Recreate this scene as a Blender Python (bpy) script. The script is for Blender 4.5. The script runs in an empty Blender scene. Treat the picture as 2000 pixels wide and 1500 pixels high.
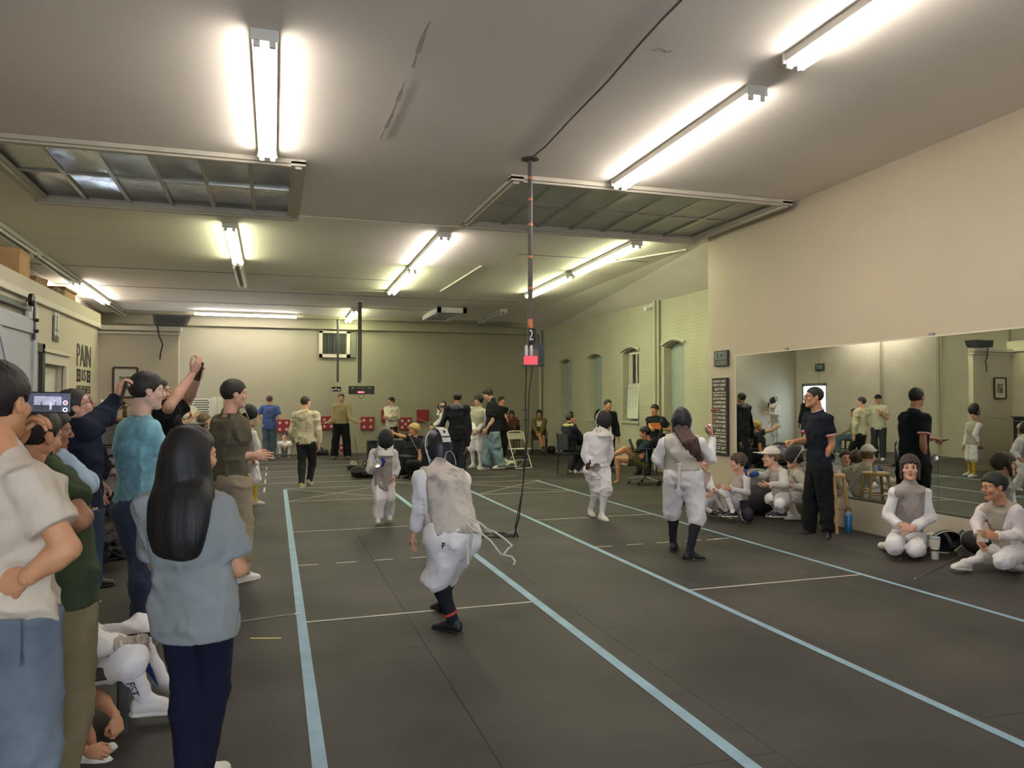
import bpy, bmesh, math, random
import numpy as np
import openvdb as vdb
from mathutils import Vector, Matrix, Euler

random.seed(7)
SC = bpy.context.scene
COL = SC.collection

# ------------------------------------------------------------------ camera
FPX, CAM_H = 1490.0, 1.58
YAW, PITCH = math.atan(465 / FPX), math.atan(33 / FPX)
RGT = np.array([math.cos(YAW), -math.sin(YAW), 0.0])
FWH = np.array([math.sin(YAW), math.cos(YAW), 0.0])
UPZ = np.array([0.0, 0.0, 1.0])
FWD = FWH * math.cos(PITCH) + UPZ * math.sin(PITCH)
UPC = UPZ * math.cos(PITCH) - FWH * math.sin(PITCH)
EYE = np.array([0.0, 0.0, CAM_H])
cam_d = bpy.data.cameras.new('camera')
cam_d.sensor_width = 36.0
cam_d.lens = FPX / 2000 * 36
cam_d.clip_start, cam_d.clip_end = 0.05, 200
cam = bpy.data.objects.new('camera', cam_d)
COL.objects.link(cam)
cam.matrix_world = Matrix(((RGT[0], UPC[0], -FWD[0], EYE[0]), (RGT[1], UPC[1], -FWD[1], EYE[1]),
                           (RGT[2], UPC[2], -FWD[2], EYE[2]), (0, 0, 0, 1)))
SC.camera = cam

# ------------------------------------------------------------------ world (daylight outside the shop front behind the camera) and exposure
world = bpy.data.worlds.new('world')
SC.world = world
world.use_nodes = True
wb = world.node_tree.nodes['Background']
wb.inputs['Color'].default_value = (0.80, 0.89, 1.0, 1)
wb.inputs['Strength'].default_value = 6.0
SC.view_settings.view_transform = 'Standard'
SC.view_settings.look = 'None'
SC.view_settings.exposure = 1.85
SC.view_settings.gamma = 1.0
SC.view_settings.use_curve_mapping = False
SC.cycles.use_denoising = True
SC.cycles.max_bounces = 7
SC.cycles.diffuse_bounces = 4
SC.cycles.sample_clamp_indirect = 4.0
LAMP_WARM, LAMP_GREEN = (1.0, 0.93, 0.85), (0.94, 1.0, 0.62)
LAMP_POWER = 13.0


# ------------------------------------------------------------------ geometry of the photograph: pixel -> point on a real surface
def ray(x, y):
    return FWD + RGT * (x - 1000) / FPX - UPC * (y - 750) / FPX


def hit(x, y, p, n):
    d = ray(x, y)
    n = np.array(n, float)
    return EYE + d * (np.dot(np.array(p, float) - EYE, n) / np.dot(d, n))


def floor_pt(x, y): return hit(x, y, (0, 0, 0), (0, 0, 1))
def on_x(x, y, X): return hit(x, y, (X, 0, 0), (1, 0, 0))
def on_y(x, y, Y): return hit(x, y, (0, Y, 0), (0, 1, 0))
def at_z(x, y, z): return EYE + ray(x, y) * z
def cv(a, b, c): return RGT * a + UPZ * b + FWH * c
def ceil_z(Y): return 4.28 - 0.02 * (Y - 11.1)
def ceil_pt(x, y): return hit(x, y, (0, 11.1, 4.28), (0, .02, 1))
def V(p): return np.array(p, float)
def nz(v):
    v = np.asarray(v, float)
    return v / max(1e-9, np.linalg.norm(v))


def lin(c):
    if isinstance(c, str):
        c = [int(c[i:i + 2], 16) / 255 for i in (0, 2, 4)]
    return [((x + 0.055) / 1.055) ** 2.4 if x > 0.04045 else x / 12.92 for x in c]


# ------------------------------------------------------------------ materials
MATS = {}


def mat(name, col, rough=0.7, metal=0.0, var=0.08, vs=6.0, bump=0.0, bs=80.0, col2=None, thr=None, spec=0.5,
        emit=0.0, trans=0.0, stretch=None, sheen=0.0, sss=0.0, det=4):
    if name in MATS:
        return MATS[name]
    m = bpy.data.materials.new(name)
    MATS[name] = m
    m.use_nodes = True
    nt = m.node_tree
    b = nt.nodes['Principled BSDF']
    c = lin(col)
    b.inputs['Roughness'].default_value = rough
    b.inputs['Metallic'].default_value = metal
    b.inputs['Specular IOR Level'].default_value = spec
    if trans:
        b.inputs['Transmission Weight'].default_value = trans
    if sheen:
        b.inputs['Sheen Weight'].default_value = sheen
    if sss:
        b.inputs['Subsurface Weight'].default_value = sss
        b.inputs['Subsurface Radius'].default_value = (.012, .005, .003)
    if emit:
        b.inputs['Emission Color'].default_value = (*c, 1)
        b.inputs['Emission Strength'].default_value = emit
    if var or bump or col2:
        tc = nt.nodes.new('ShaderNodeTexCoord')
        src = tc.outputs['Object']
        if stretch:
            mp = nt.nodes.new('ShaderNodeMapping')
            mp.inputs['Scale'].default_value = stretch
            nt.links.new(src, mp.inputs['Vector'])
            src = mp.outputs['Vector']
    if var or col2:
        n = nt.nodes.new('ShaderNodeTexNoise')
        n.inputs['Scale'].default_value = vs
        n.inputs['Detail'].default_value = det
        nt.links.new(src, n.inputs['Vector'])
        r = nt.nodes.new('ShaderNodeValToRGB')
        if thr:
            r.color_ramp.elements[0].position, r.color_ramp.elements[1].position = thr
        else:
            r.color_ramp.elements[0].position, r.color_ramp.elements[1].position = .3, .7
        c2 = lin(col2) if col2 else [min(1, x * (1 + var)) for x in c]
        r.color_ramp.elements[0].color = (*(c if col2 else [x * (1 - var) for x in c]), 1)
        r.color_ramp.elements[1].color = (*c2, 1)
        nt.links.new(n.outputs['Fac'], r.inputs['Fac'])
        nt.links.new(r.outputs['Color'], b.inputs['Base Color'])
    else:
        b.inputs['Base Color'].default_value = (*c, 1)
    if bump:
        n2 = nt.nodes.new('ShaderNodeTexNoise')
        n2.inputs['Scale'].default_value = bs
        n2.inputs['Detail'].default_value = 3
        nt.links.new(src, n2.inputs['Vector'])
        bp = nt.nodes.new('ShaderNodeBump')
        bp.inputs['Strength'].default_value = bump
        bp.inputs['Distance'].default_value = .01
        nt.links.new(n2.outputs['Fac'], bp.inputs['Height'])
        nt.links.new(bp.outputs['Normal'], b.inputs['Normal'])
    return m


def cloth(col, kind=''):
    key = f'cloth_{col}_{kind}'
    if kind == 'denim':
        return mat(key, col, .9, var=.28, vs=5, bump=.15, bs=300, det=8)
    if kind == 'lame':
        return mat(key, col, .62, metal=.12, var=.1, vs=7, bump=.18, bs=160, col2=None, det=6)
    if kind == 'lame_worn':
        return mat(key, col, .65, metal=.1, vs=11, bump=.25, bs=110, col2='77706c', thr=(.5, .78), det=9)
    if kind == 'heather':
        return mat(key, col, .92, var=.16, vs=26, bump=.1, bs=250, det=8)
    return mat(key, col, .92, var=.06, vs=12, bump=.12, bs=220, spec=.3)


SKINS = {'light': 'd0a088', 'tan': 'b88563', 'brown': '94694e', 'pale': 'd8b09c', 'warm': 'c08a64'}


def skin(k): return mat('skin_' + k, SKINS[k], .5, var=.06, vs=22, sss=.08, spec=.4)
def hairm(c): return mat('hair_' + c, c, .58, var=.5, vs=16, bump=.25, bs=60, stretch=(4, 4, .5), spec=.5)


# ------------------------------------------------------------------ objects
def link(o, parent=None, label=None, cat=None, group=None, kind=None):
    COL.objects.link(o)
    if parent is not None:
        o.parent = parent
    tag(o, label, cat, group, kind)
    return o


def tag(o, label=None, cat=None, group=None, kind=None):
    for k, v in (('label', label), ('category', cat), ('group', group), ('kind', kind)):
        if v:
            o[k] = v
    return o


def empty(name, loc, rz=0.0, label=None, cat=None, group=None, kind=None):
    o = bpy.data.objects.new(name, None)
    o.empty_display_size = .1
    o.location = tuple(loc)
    o.rotation_euler = (0, 0, rz)
    return link(o, None, label, cat, group, kind)


class MB:
    """collects simple solids into one bmesh; build() links them as one mesh object"""

    def __init__(self):
        self.bm = bmesh.new()

    def _mi(self, fs, mi):
        for f in fs:
            f.material_index = mi

    def box(self, c, s, rot=None, mi=0, bev=0.0):
        r = bmesh.ops.create_cube(self.bm, size=1.0)
        vs = r['verts']
        M = Matrix.Translation(Vector(c)) @ ((Euler(rot).to_matrix().to_4x4()) if rot else Matrix()) @ Matrix.Diagonal((*s, 1))
        bmesh.ops.transform(self.bm, matrix=M, verts=vs)
        fs = {f for v in vs for f in v.link_faces}
        self._mi(fs, mi)
        if bev:
            es = list({e for v in vs for e in v.link_edges})
            bmesh.ops.bevel(self.bm, geom=es, offset=bev, segments=2, affect='EDGES', profile=.5)
        return self

    def quadbox(self, pts, th, n, mi=0):
        """a slab: polygon pts extruded by th along n"""
        n = Vector(n) * th
        a = [self.bm.verts.new(Vector(p)) for p in pts]
        b = [self.bm.verts.new(Vector(p) + n) for p in pts]
        k = len(a)
        fs = [self.bm.faces.new(a[::-1]), self.bm.faces.new(b)]
        for i in range(k):
            fs.append(self.bm.faces.new((a[i], a[(i + 1) % k], b[(i + 1) % k], b[i])))
        self._mi(fs, mi)
        return self

    def tube(self, pts, r, n=8, mi=0, cap=True, close=False):
        pts = [Vector(p) for p in pts]
        k = len(pts)
        rs = r if isinstance(r, (list, tuple)) else [r] * k
        rings = []
        ref = None
        for i, p in enumerate(pts):
            if close:
                t = pts[(i + 1) % k] - pts[i - 1]
            else:
                t = pts[min(i + 1, k - 1)] - pts[max(i - 1, 0)]
            t.normalize()
            if ref is None:
                ref = Vector((0, 0, 1)) if abs(t.z) < .9 else Vector((1, 0, 0))
            u = t.cross(ref)
            if u.length < 1e-5:
                u = t.orthogonal()
            u.normalize()
            v = u.cross(t)
            ref = v
            rings.append([self.bm.verts.new(p + (u * math.cos(a) + v * math.sin(a)) * rs[i])
                          for a in (2 * math.pi * j / n for j in range(n))])
        fs = []
        rng = range(k) if close else range(k - 1)
        for i in rng:
            A, B = rings[i], rings[(i + 1) % k]
            for j in range(n):
                fs.append(self.bm.faces.new((A[j], B[j], B[(j + 1) % n], A[(j + 1) % n])))
        if cap and not close:
            fs.append(self.bm.faces.new(rings[0]))
            fs.append(self.bm.faces.new(rings[-1][::-1]))
        for f in fs:
            f.smooth = n > 6
        self._mi(fs, mi)
        return self

    def lathe(self, prof, c=(0, 0, 0), n=20, M=None, mi=0):
        """profile [(r, z)] turned about z"""
        rings = []
        T = M if M is not None else Matrix.Translation(Vector(c))
        for r, z in prof:
            if r < 1e-5:
                rings.append([self.bm.verts.new(T @ Vector((0, 0, z)))])
            else:
                rings.append([self.bm.verts.new(T @ Vector((r * math.cos(2 * math.pi * j / n), r * math.sin(2 * math.pi * j / n), z))) for j in range(n)])
        fs = []
        for A, B in zip(rings, rings[1:]):
            for j in range(n):
                a0, a1 = A[j % len(A)], A[(j + 1) % len(A)]
                b0, b1 = B[j % len(B)], B[(j + 1) % len(B)]
                q = []
                for v in (a0, a1, b1, b0):
                    if v not in q:
                        q.append(v)
                if len(q) > 2:
                    fs.append(self.bm.faces.new(q))
        for f in fs:
            f.smooth = True
        self._mi(fs, mi)
        return self

    def build(self, name, m, parent=None, label=None, cat=None, group=None, kind=None, sharp=None):
        me = bpy.data.meshes.new(name)
        bmesh.ops.recalc_face_normals(self.bm, faces=self.bm.faces[:])
        self.bm.to_mesh(me)
        self.bm.free()
        for x in (m if isinstance(m, (list, tuple)) else [m]):
            me.materials.append(x)
        if any(p.use_smooth for p in me.polygons):
            me.set_sharp_from_angle(angle=math.radians(40))
        return link(bpy.data.objects.new(name, me), parent, label, cat, group, kind)


def basis(o, x, y, z):
    x, y, z = V(x), V(y), V(z)
    return Matrix(((x[0], y[0], z[0], o[0]), (x[1], y[1], z[1], o[1]), (x[2], y[2], z[2], o[2]), (0, 0, 0, 1)))


def text_mesh(txt, size, M, m, name, parent=None, ext=.002, sx=1.0, bold=0.0, align='CENTER', w=None, mb=None, **kw):
    c = bpy.data.curves.new(name, 'FONT')
    c.body = txt
    c.size = size
    c.extrude = ext
    c.offset = bold
    c.align_x = align
    c.align_y = 'CENTER'
    c.resolution_u = 2
    o = bpy.data.objects.new(name, c)
    COL.objects.link(o)
    dg = bpy.context.evaluated_depsgraph_get()
    dg.update()
    me = bpy.data.meshes.new_from_object(o.evaluated_get(dg))
    bpy.data.objects.remove(o)
    bpy.data.curves.remove(c)
    if w is not None and len(me.vertices):
        xs = [v.co.x for v in me.vertices]
        sx = w / max(1e-6, max(xs) - min(xs))
        mid = (max(xs) + min(xs)) / 2
        me.transform(Matrix.Translation((-mid, 0, 0)))
    me.transform(M @ Matrix.Diagonal((sx, 1, 1, 1)))
    me.materials.clear()
    me.materials.append(m)
    me.name = name
    return link(bpy.data.objects.new(name, me), parent, **kw)


def join_text(rows, name, m, parent=None, **kw):
    """rows of lettering [(text, matrix, size, width)] as one mesh of flat print"""
    objs = [text_mesh(t, s, M, m, 'tmp', w=w, bold=.004 * s) for t, M, s, w in rows]
    bm = bmesh.new()
    for o in objs:
        bm.from_mesh(o.data)
        me = o.data
        bpy.data.objects.remove(o)
        bpy.data.meshes.remove(me)
    me = bpy.data.meshes.new(name)
    bm.to_mesh(me)
    bm.free()
    me.materials.append(m)
    return link(bpy.data.objects.new(name, me), parent, **kw)


# ------------------------------------------------------------------ signed-distance modelling (bodies, clothes, hair)
class Sdf:
    def __init__(self, lo, hi, h):
        self.h = h
        self.lo = np.floor(np.asarray(lo, float) / h) * h
        self.n = np.maximum(4, np.ceil((np.asarray(hi, float) - self.lo) / h).astype(int) + 1)
        self.D = np.full(self.n, 0.25, np.float32)
        self.planes = []
        self.ax = [(self.lo[i] + h * np.arange(self.n[i])).astype(np.float32) for i in range(3)]

    def sl(self, lo, hi, pad):
        s = []
        for i in range(3):
            a = int(max(0, math.floor((lo[i] - pad - self.lo[i]) / self.h)))
            b = int(min(self.n[i], math.ceil((hi[i] + pad - self.lo[i]) / self.h) + 1))
            if b <= a:
                return None
            s.append(slice(a, b))
        return tuple(s)

    def grid(self, s, o=(0, 0, 0)):
        return (self.ax[0][s[0]][:, None, None] - np.float32(o[0]), self.ax[1][s[1]][None, :, None] - np.float32(o[1]),
                self.ax[2][s[2]][None, None, :] - np.float32(o[2]))

    def put(self, s, d, k, op):
        A = self.D[s]
        if op == 'sub':
            h = np.clip(k - np.abs(A + d), 0, None)
            self.D[s] = np.maximum(A, -d) + (h * h / (4 * k) if k > 0 else 0)
        elif k > 0:
            h = np.clip(k - np.abs(A - d), 0, None)
            self.D[s] = np.minimum(A, d) - h * h / (4 * k)
        else:
            self.D[s] = np.minimum(A, d)

    def clipd(self, s, d, clip):
        for p, n in clip or ():
            n = nz(n)
            self.planes.append((V(p), n))
            x, y, z = self.grid(s, p)
            d = np.maximum(d, x * np.float32(n[0]) + y * np.float32(n[1]) + z * np.float32(n[2]))
        return d

    def cap(self, a, b, r1, r2=None, k=.02, clip=None, op='add'):
        a, b = V(a), V(b)
        r2 = r1 if r2 is None else r2
        R = max(r1, r2)
        s = self.sl(np.minimum(a, b) - R, np.maximum(a, b) + R, k + 3 * self.h)
        if s is None:
            return self
        x, y, z = self.grid(s, a)
        ba = (b - a).astype(np.float32)
        L = max(1e-9, float(ba @ ba))
        t = np.clip((x * ba[0] + y * ba[1] + z * ba[2]) / L, 0, 1)
        d = np.sqrt((x - t * ba[0]) ** 2 + (y - t * ba[1]) ** 2 + (z - t * ba[2]) ** 2) - (r1 + (r2 - r1) * t)
        self.put(s, self.clipd(s, d, clip), k, op)
        return self

    def ell(self, c, r, ax=None, k=.02, op='add', clip=None):
        c, r = V(c), V(r)
        R = r if ax is None else np.full(3, r.max())
        s = self.sl(c - R, c + R, k + 3 * self.h)
        if s is None:
            return self
        x, y, z = self.grid(s, c)
        if ax is not None:
            A = np.asarray(ax, np.float32)
            x, y, z = (x * A[0][0] + y * A[0][1] + z * A[0][2], x * A[1][0] + y * A[1][1] + z * A[1][2], x * A[2][0] + y * A[2][1] + z * A[2][2])
        r = r.astype(np.float32)
        k0 = np.sqrt((x / r[0]) ** 2 + (y / r[1]) ** 2 + (z / r[2]) ** 2)
        k1 = np.sqrt((x / r[0] ** 2) ** 2 + (y / r[1] ** 2) ** 2 + (z / r[2] ** 2) ** 2)
        d = k0 * (k0 - 1) / np.maximum(k1, 1e-6)
        self.put(s, self.clipd(s, d, clip), k, op)
        return self

    def loft(self, pts, lats, W, Dp, k=.02, cap=.5, clip=None, op='add', pw=2.0):
        pts = [V(p) for p in pts]
        R = max(max(W), max(Dp))
        P = np.array(pts)
        s = self.sl(P.min(0) - R, P.max(0) + R, k + 3 * self.h)
        if s is None:
            return self
        best = None
        for i in range(len(pts) - 1):
            a, b = pts[i], pts[i + 1]
            x, y, z = self.grid(s, a)
            ba = b - a
            L = max(1e-9, float(ba @ ba))
            t = (x * np.float32(ba[0]) + y * np.float32(ba[1]) + z * np.float32(ba[2])) / np.float32(L)
            tc = np.clip(t, 0, 1)
            tn = nz(ba)
            la = nz(V(lats[i]) - tn * np.dot(lats[i], tn)) if not isinstance(lats, np.ndarray) else nz(lats - tn * np.dot(lats, tn))
            va = np.cross(tn, la)
            u = x * np.float32(la[0]) + y * np.float32(la[1]) + z * np.float32(la[2])
            v = x * np.float32(va[0]) + y * np.float32(va[1]) + z * np.float32(va[2])
            axd = (t - tc) * np.float32(math.sqrt(L))
            w = W[i] + (W[i + 1] - W[i]) * tc
            d = Dp[i] + (Dp[i + 1] - Dp[i]) * tc
            m = np.minimum(w, d)
            if pw == 2.0:
                q = np.sqrt((u / w) ** 2 + (v / d) ** 2 + (axd / (m * cap)) ** 2)
            else:
                q = (np.abs(u / w) ** pw + np.abs(v / d) ** pw + np.abs(axd / (m * cap)) ** pw) ** (1 / pw)
            dist = (q - 1) * m
            best = dist if best is None else np.minimum(best, dist)
        self.put(s, self.clipd(s, best, clip), k, op)
        return self

    def cut(self, p, n):
        n = nz(n)
        s = (slice(None),) * 3
        x, y, z = self.grid(s, p)
        self.D = np.maximum(self.D, x * np.float32(n[0]) + y * np.float32(n[1]) + z * np.float32(n[2]))
        return self

    def noise(self, amp, scale, seed=0, stretch=(1, 1, 1), fade=True):
        """cloth folds: ridged lattice noise added to the distance near the surface, fading out at hems and cuffs"""
        rng = np.random.RandomState(seed)
        idx = np.nonzero(np.abs(self.D) < .035)
        if not len(idx[0]):
            return self
        p = np.stack([self.ax[i][idx[i]] for i in range(3)], 1)
        G = rng.uniform(-1, 1, (16, 16, 16)).astype(np.float32)

        def val(q):
            f = np.floor(q)
            t = (q - f).astype(np.float32)
            t = t * t * (3 - 2 * t)
            f = f.astype(int) & 15
            g = (f + 1) & 15
            x0, y0, z0, x1, y1, z1 = f[:, 0], f[:, 1], f[:, 2], g[:, 0], g[:, 1], g[:, 2]
            tx, ty, tz = t[:, 0], t[:, 1], t[:, 2]
            a = (G[x0, y0, z0] * (1 - tx) + G[x1, y0, z0] * tx) * (1 - ty) + (G[x0, y1, z0] * (1 - tx) + G[x1, y1, z0] * tx) * ty
            b = (G[x0, y0, z1] * (1 - tx) + G[x1, y0, z1] * tx) * (1 - ty) + (G[x0, y1, z1] * (1 - tx) + G[x1, y1, z1] * tx) * ty
            return a * (1 - tz) + b * tz
        s1 = scale * np.array(stretch)
        w = val(p / (s1 * 2.2) + 7.3)
        q = p / s1 + w[:, None] * np.array([.9, .7, .5])
        n = 1.0 - 2.2 * np.abs(val(q)) + .9 * val(p / (s1 * 1.9) + 3.1)
        n += .35 * (1 - 2.2 * np.abs(val(q * 2.1 + 5.7)))
        k = np.ones(len(p), np.float32)
        for c, m in (self.planes if fade else ()):
            r = p - c
            d = np.abs(r @ m)
            near = (r * r).sum(1) < .07
            k = np.where(near, k * np.clip(d / .03, 0, 1), k)
        self.D[idx] -= (amp * np.maximum(n - .35, -.55) * k * 1.5).astype(np.float32)
        return self

    def creases(self, c, axis, rad, amp, wl, seed=0):
        """folds that ring a bent joint"""
        s = self.sl(V(c) - rad * 2, V(c) + rad * 2, 0)
        if s is None:
            return self
        x, y, z = self.grid(s, c)
        ax = nz(axis).astype(np.float32)
        t = x * ax[0] + y * ax[1] + z * ax[2]
        o = np.cross(ax, [.3, .9, .2]).astype(np.float32)
        u = x * o[0] + y * o[1] + z * o[2]
        r2 = x * x + y * y + z * z
        self.D[s] += (amp * np.exp(-r2 / (rad * rad)) * np.sin(6.283 * t / wl + u * 30 + seed)).astype(np.float32)
        return self

    def arrays(self, adapt=0.0):
        D = np.ascontiguousarray(np.clip(self.D, -3 * self.h, 3 * self.h))
        D[0], D[-1], D[:, 0], D[:, -1], D[:, :, 0], D[:, :, -1] = (3 * self.h,) * 6
        g = vdb.FloatGrid(3 * self.h)
        g.copyFromArray(D)
        if adapt > 0:
            p, t, q = g.convertToPolygons(isovalue=0.0, adaptivity=adapt)
        else:
            p, q = g.convertToQuads(isovalue=0.0)
            t = np.zeros((0, 3), np.int32)
        p = np.asarray(p, np.float64) * self.h + self.lo
        return p, np.asarray(t), np.asarray(q)


def mesh_of(parts, name, mats, smooth=True):
    """parts: [(points, tris, quads, per-face material index or None)]"""
    P, F, MI = [], [], []
    o = 0
    for p, t, q, mi in parts:
        P.append(p)
        fs = [tuple(f) for f in (np.asarray(t) + o).tolist()] + [tuple(f) for f in (np.asarray(q) + o).tolist()]
        F += fs
        MI += ([0] * len(fs)) if mi is None else list(mi)
        o += len(p)
    me = bpy.data.meshes.new(name)
    me.from_pydata(np.concatenate(P).tolist() if P else [], [], F)
    me.polygons.foreach_set('material_index', MI)
    if smooth:
        me.polygons.foreach_set('use_smooth', [True] * len(F))
    for m in mats:
        me.materials.append(m)
    me.update()
    return me


def sdf_obj(S, name, m, parent, smooth_it=1, adapt=0.0, label=None, **kw):
    p, t, q = S.arrays(adapt)
    me = mesh_of([(p, t, q, None)], name, m if isinstance(m, list) else [m])
    return link(bpy.data.objects.new(name, me), parent, label, **kw)

# ------------------------------------------------------------------ people: templates
TPL = {}


def tri_mats(p, faces, fn):
    c = p[faces].mean(1)
    return fn(c)


def head_tpl(h):
    key = ('head', h)
    if key in TPL:
        return TPL[key]
    S = Sdf((-.11, -.13, -.22), (.11, .15, .14), h)
    S.ell((0, -.014, .032), (.073, .096, .084), k=0)
    S.ell((0, .028, -.042), (.056, .058, .072), k=.03)
    S.cap((-.052, .0, -.052), (-.016, .064, -.098), .021, .019, k=.025)
    S.cap((.052, .0, -.052), (.016, .064, -.098), .021, .019, k=.025)
    S.ell((0, .068, -.1), (.024, .02, .017), k=.015)
    for s in (-1, 1):
        S.ell((s * .042, .058, -.026), (.024, .024, .022), k=.02)
        S.cap((s * .012, .083, .026), (s * .045, .066, .024), .010, .011, k=.016)
        S.ell((s * .031, .094, .006), (.017, .014, .011), k=.008, op='sub')
        S.ell((s * .031, .073, .004), (.0145, .0135, .0125), k=.004)
        S.ell((s * .078, -.008, -.006), (.009, .020, .032), ax=[[1, 0, 0], [0, .95, .3], [0, -.3, .95]], k=.006)
        S.ell((s * .087, -.004, -.002), (.006, .010, .018), k=.004, op='sub')
    S.cap((0, .084, .016), (0, .107, -.022), .0075, .0115, k=.012)
    for s in (-1, 1):
        S.ell((s * .0115, .096, -.029), (.009, .010, .008), k=.006)
    S.cap((-.018, .079, -.060), (.018, .079, -.060), .0065, .0065, k=.008)
    S.ell((0, .087, -.057), (.014, .008, .006), k=.006)
    S.ell((0, .085, -.069), (.015, .009, .007), k=.006)
    S.cap((-.021, .093, -.0632), (.021, .093, -.0632), .0022, k=.004, op='sub')
    S.cap((0, -.022, -.06), (0, -.04, -.2), .054, .058, k=.03)
    S.cut((0, 0, -.17), (0, 0, -1))
    p, t, q = S.arrays(0.008)
    c = np.concatenate([p[t].mean(1), p[q].mean(1)])
    lip = (np.abs(c[:, 0]) < .022 * np.sqrt(np.clip(1 - ((c[:, 2] + .0635) / .0125) ** 2, 0, 1))) & (c[:, 1] > .078) & (np.abs(c[:, 2] + .0635) < .0125)
    TPL[key] = (p, t, q, lip.astype(int))
    return TPL[key]


CURL = {'relaxed': ((14, 24, 16), (20, 28, 18), (26, 32, 20), (30, 36, 22), 20), 'fist': ((78, 92, 55), (80, 95, 58), (82, 95, 58), (84, 96, 58), 46),
        'grip': ((48, 62, 36), (54, 66, 38), (60, 68, 40), (66, 70, 42), 34), 'flat': ((4, 6, 4), (4, 6, 4), (5, 7, 5), (7, 9, 6), 6),
        'point': ((6, 8, 5), (70, 90, 50), (76, 92, 54), (80, 92, 54), 40), 'phone': ((34, 46, 24), (40, 50, 26), (44, 52, 28), (48, 54, 28), 14)}


def hand_tpl(pose, h):
    """right hand: wrist at the origin, fingers along +y, palm down (-z), thumb on -x"""
    key = ('hand', pose, h)
    if key in TPL:
        return TPL[key]
    S = Sdf((-.1, -.045, -.13), (.07, .21, .06), h)
    S.loft([(0, -.03, 0), (0, .01, 0), (-.002, .05, 0), (0, .083, 0)], np.array([1., 0, 0]), [.026, .028, .041, .040], [.021, .020, .0165, .013], k=0, cap=.6)
    S.ell((-.026, .032, -.008), (.016, .030, .015), k=.012)
    S.ell((.028, .03, -.006), (.012, .03, .012), k=.01)
    base = ((-.029, .084), (-.010, .090), (.010, .087), (.028, .078))
    ln = ((.043, .025, .020), (.047, .029, .021), (.044, .027, .021), (.034, .020, .018))
    cr = CURL[pose]
    for i in range(4):
        x, y = base[i]
        p = np.array([x, y, 0.])
        ang = 0.
        fan = (x / .028) * .10 * (1 if cr[0][0] < 40 else .2)
        r = (.0092, .0096, .0092, .008)[i]
        for j in range(3):
            ang += math.radians(cr[i][j])
            d = np.array([fan * math.cos(ang), math.cos(ang), -math.sin(ang)])
            e = p + nz(d) * ln[i][j]
            S.cap(p, e, r * (1 - .07 * j), r * (1 - .07 * (j + 1)), k=.003 if j else .008)
            p = e
    c = math.radians(cr[4])
    p = np.array([-.027, .022, -.006])
    for j, (L, r) in enumerate(((.042, .0125), (.032, .0105), (.024, .0092))):
        a = math.radians(38 - 16 * j) - c * .55 * j
        d = np.array([-math.sin(a), math.cos(a), -.25 - math.sin(c) * (.5 + .35 * j)])
        e = p + nz(d) * L
        S.cap(p, e, r, r * .9, k=.006)
        p = e
    TPL[key] = S.arrays(0.03)
    return TPL[key]


def shoe_tpl(h, kind='sneaker'):
    """ankle joint over the origin, toes along +y, sole on z = 0; upper and sole"""
    key = ('shoe', h, kind)
    if key in TPL:
        return TPL[key]
    S = Sdf((-.07, -.1, -.01), (.07, .22, .16), h)
    S.loft([(0, -.045, .05), (0, .03, .05), (-.003, .10, .038), (-.004, .165, .027)], np.array([1., 0, 0]), [.033, .037, .046, .036], [.044, .045, .036, .024], k=0, cap=.9)
    S.cap((0, .0, .06), (0, -.008, .105), .041, .040, k=.02, clip=[((0, 0, .105), (0, -.2, 1))])
    S.cap((-.004, .03, .085), (-.004, .09, .062), .02, .022, k=.012)
    if kind == 'sneaker':
        for i in range(4):
            y = .045 + i * .018
            S.cap((-.024, y, .098 - i * .011), (.018, y + .004, .098 - i * .011), .0035, k=.002)
    S.cut((0, 0, .016), (0, 0, -1))
    a = S.arrays(0.02)
    S = Sdf((-.07, -.1, -.01), (.07, .22, .06), h)
    S.loft([(0, -.048, .012), (0, .03, .012), (-.004, .10, .012), (-.005, .168, .012)], np.array([1., 0, 0]), [.036, .035, .049, .036], [.026, .026, .026, .022], k=0, cap=1.3)
    S.cut((0, 0, 0), (0, 0, -1))
    S.cut((0, 0, .024), (0, -.05, 1))
    b = S.arrays(0.02)
    TPL[key] = (a, b)
    return TPL[key]


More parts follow.
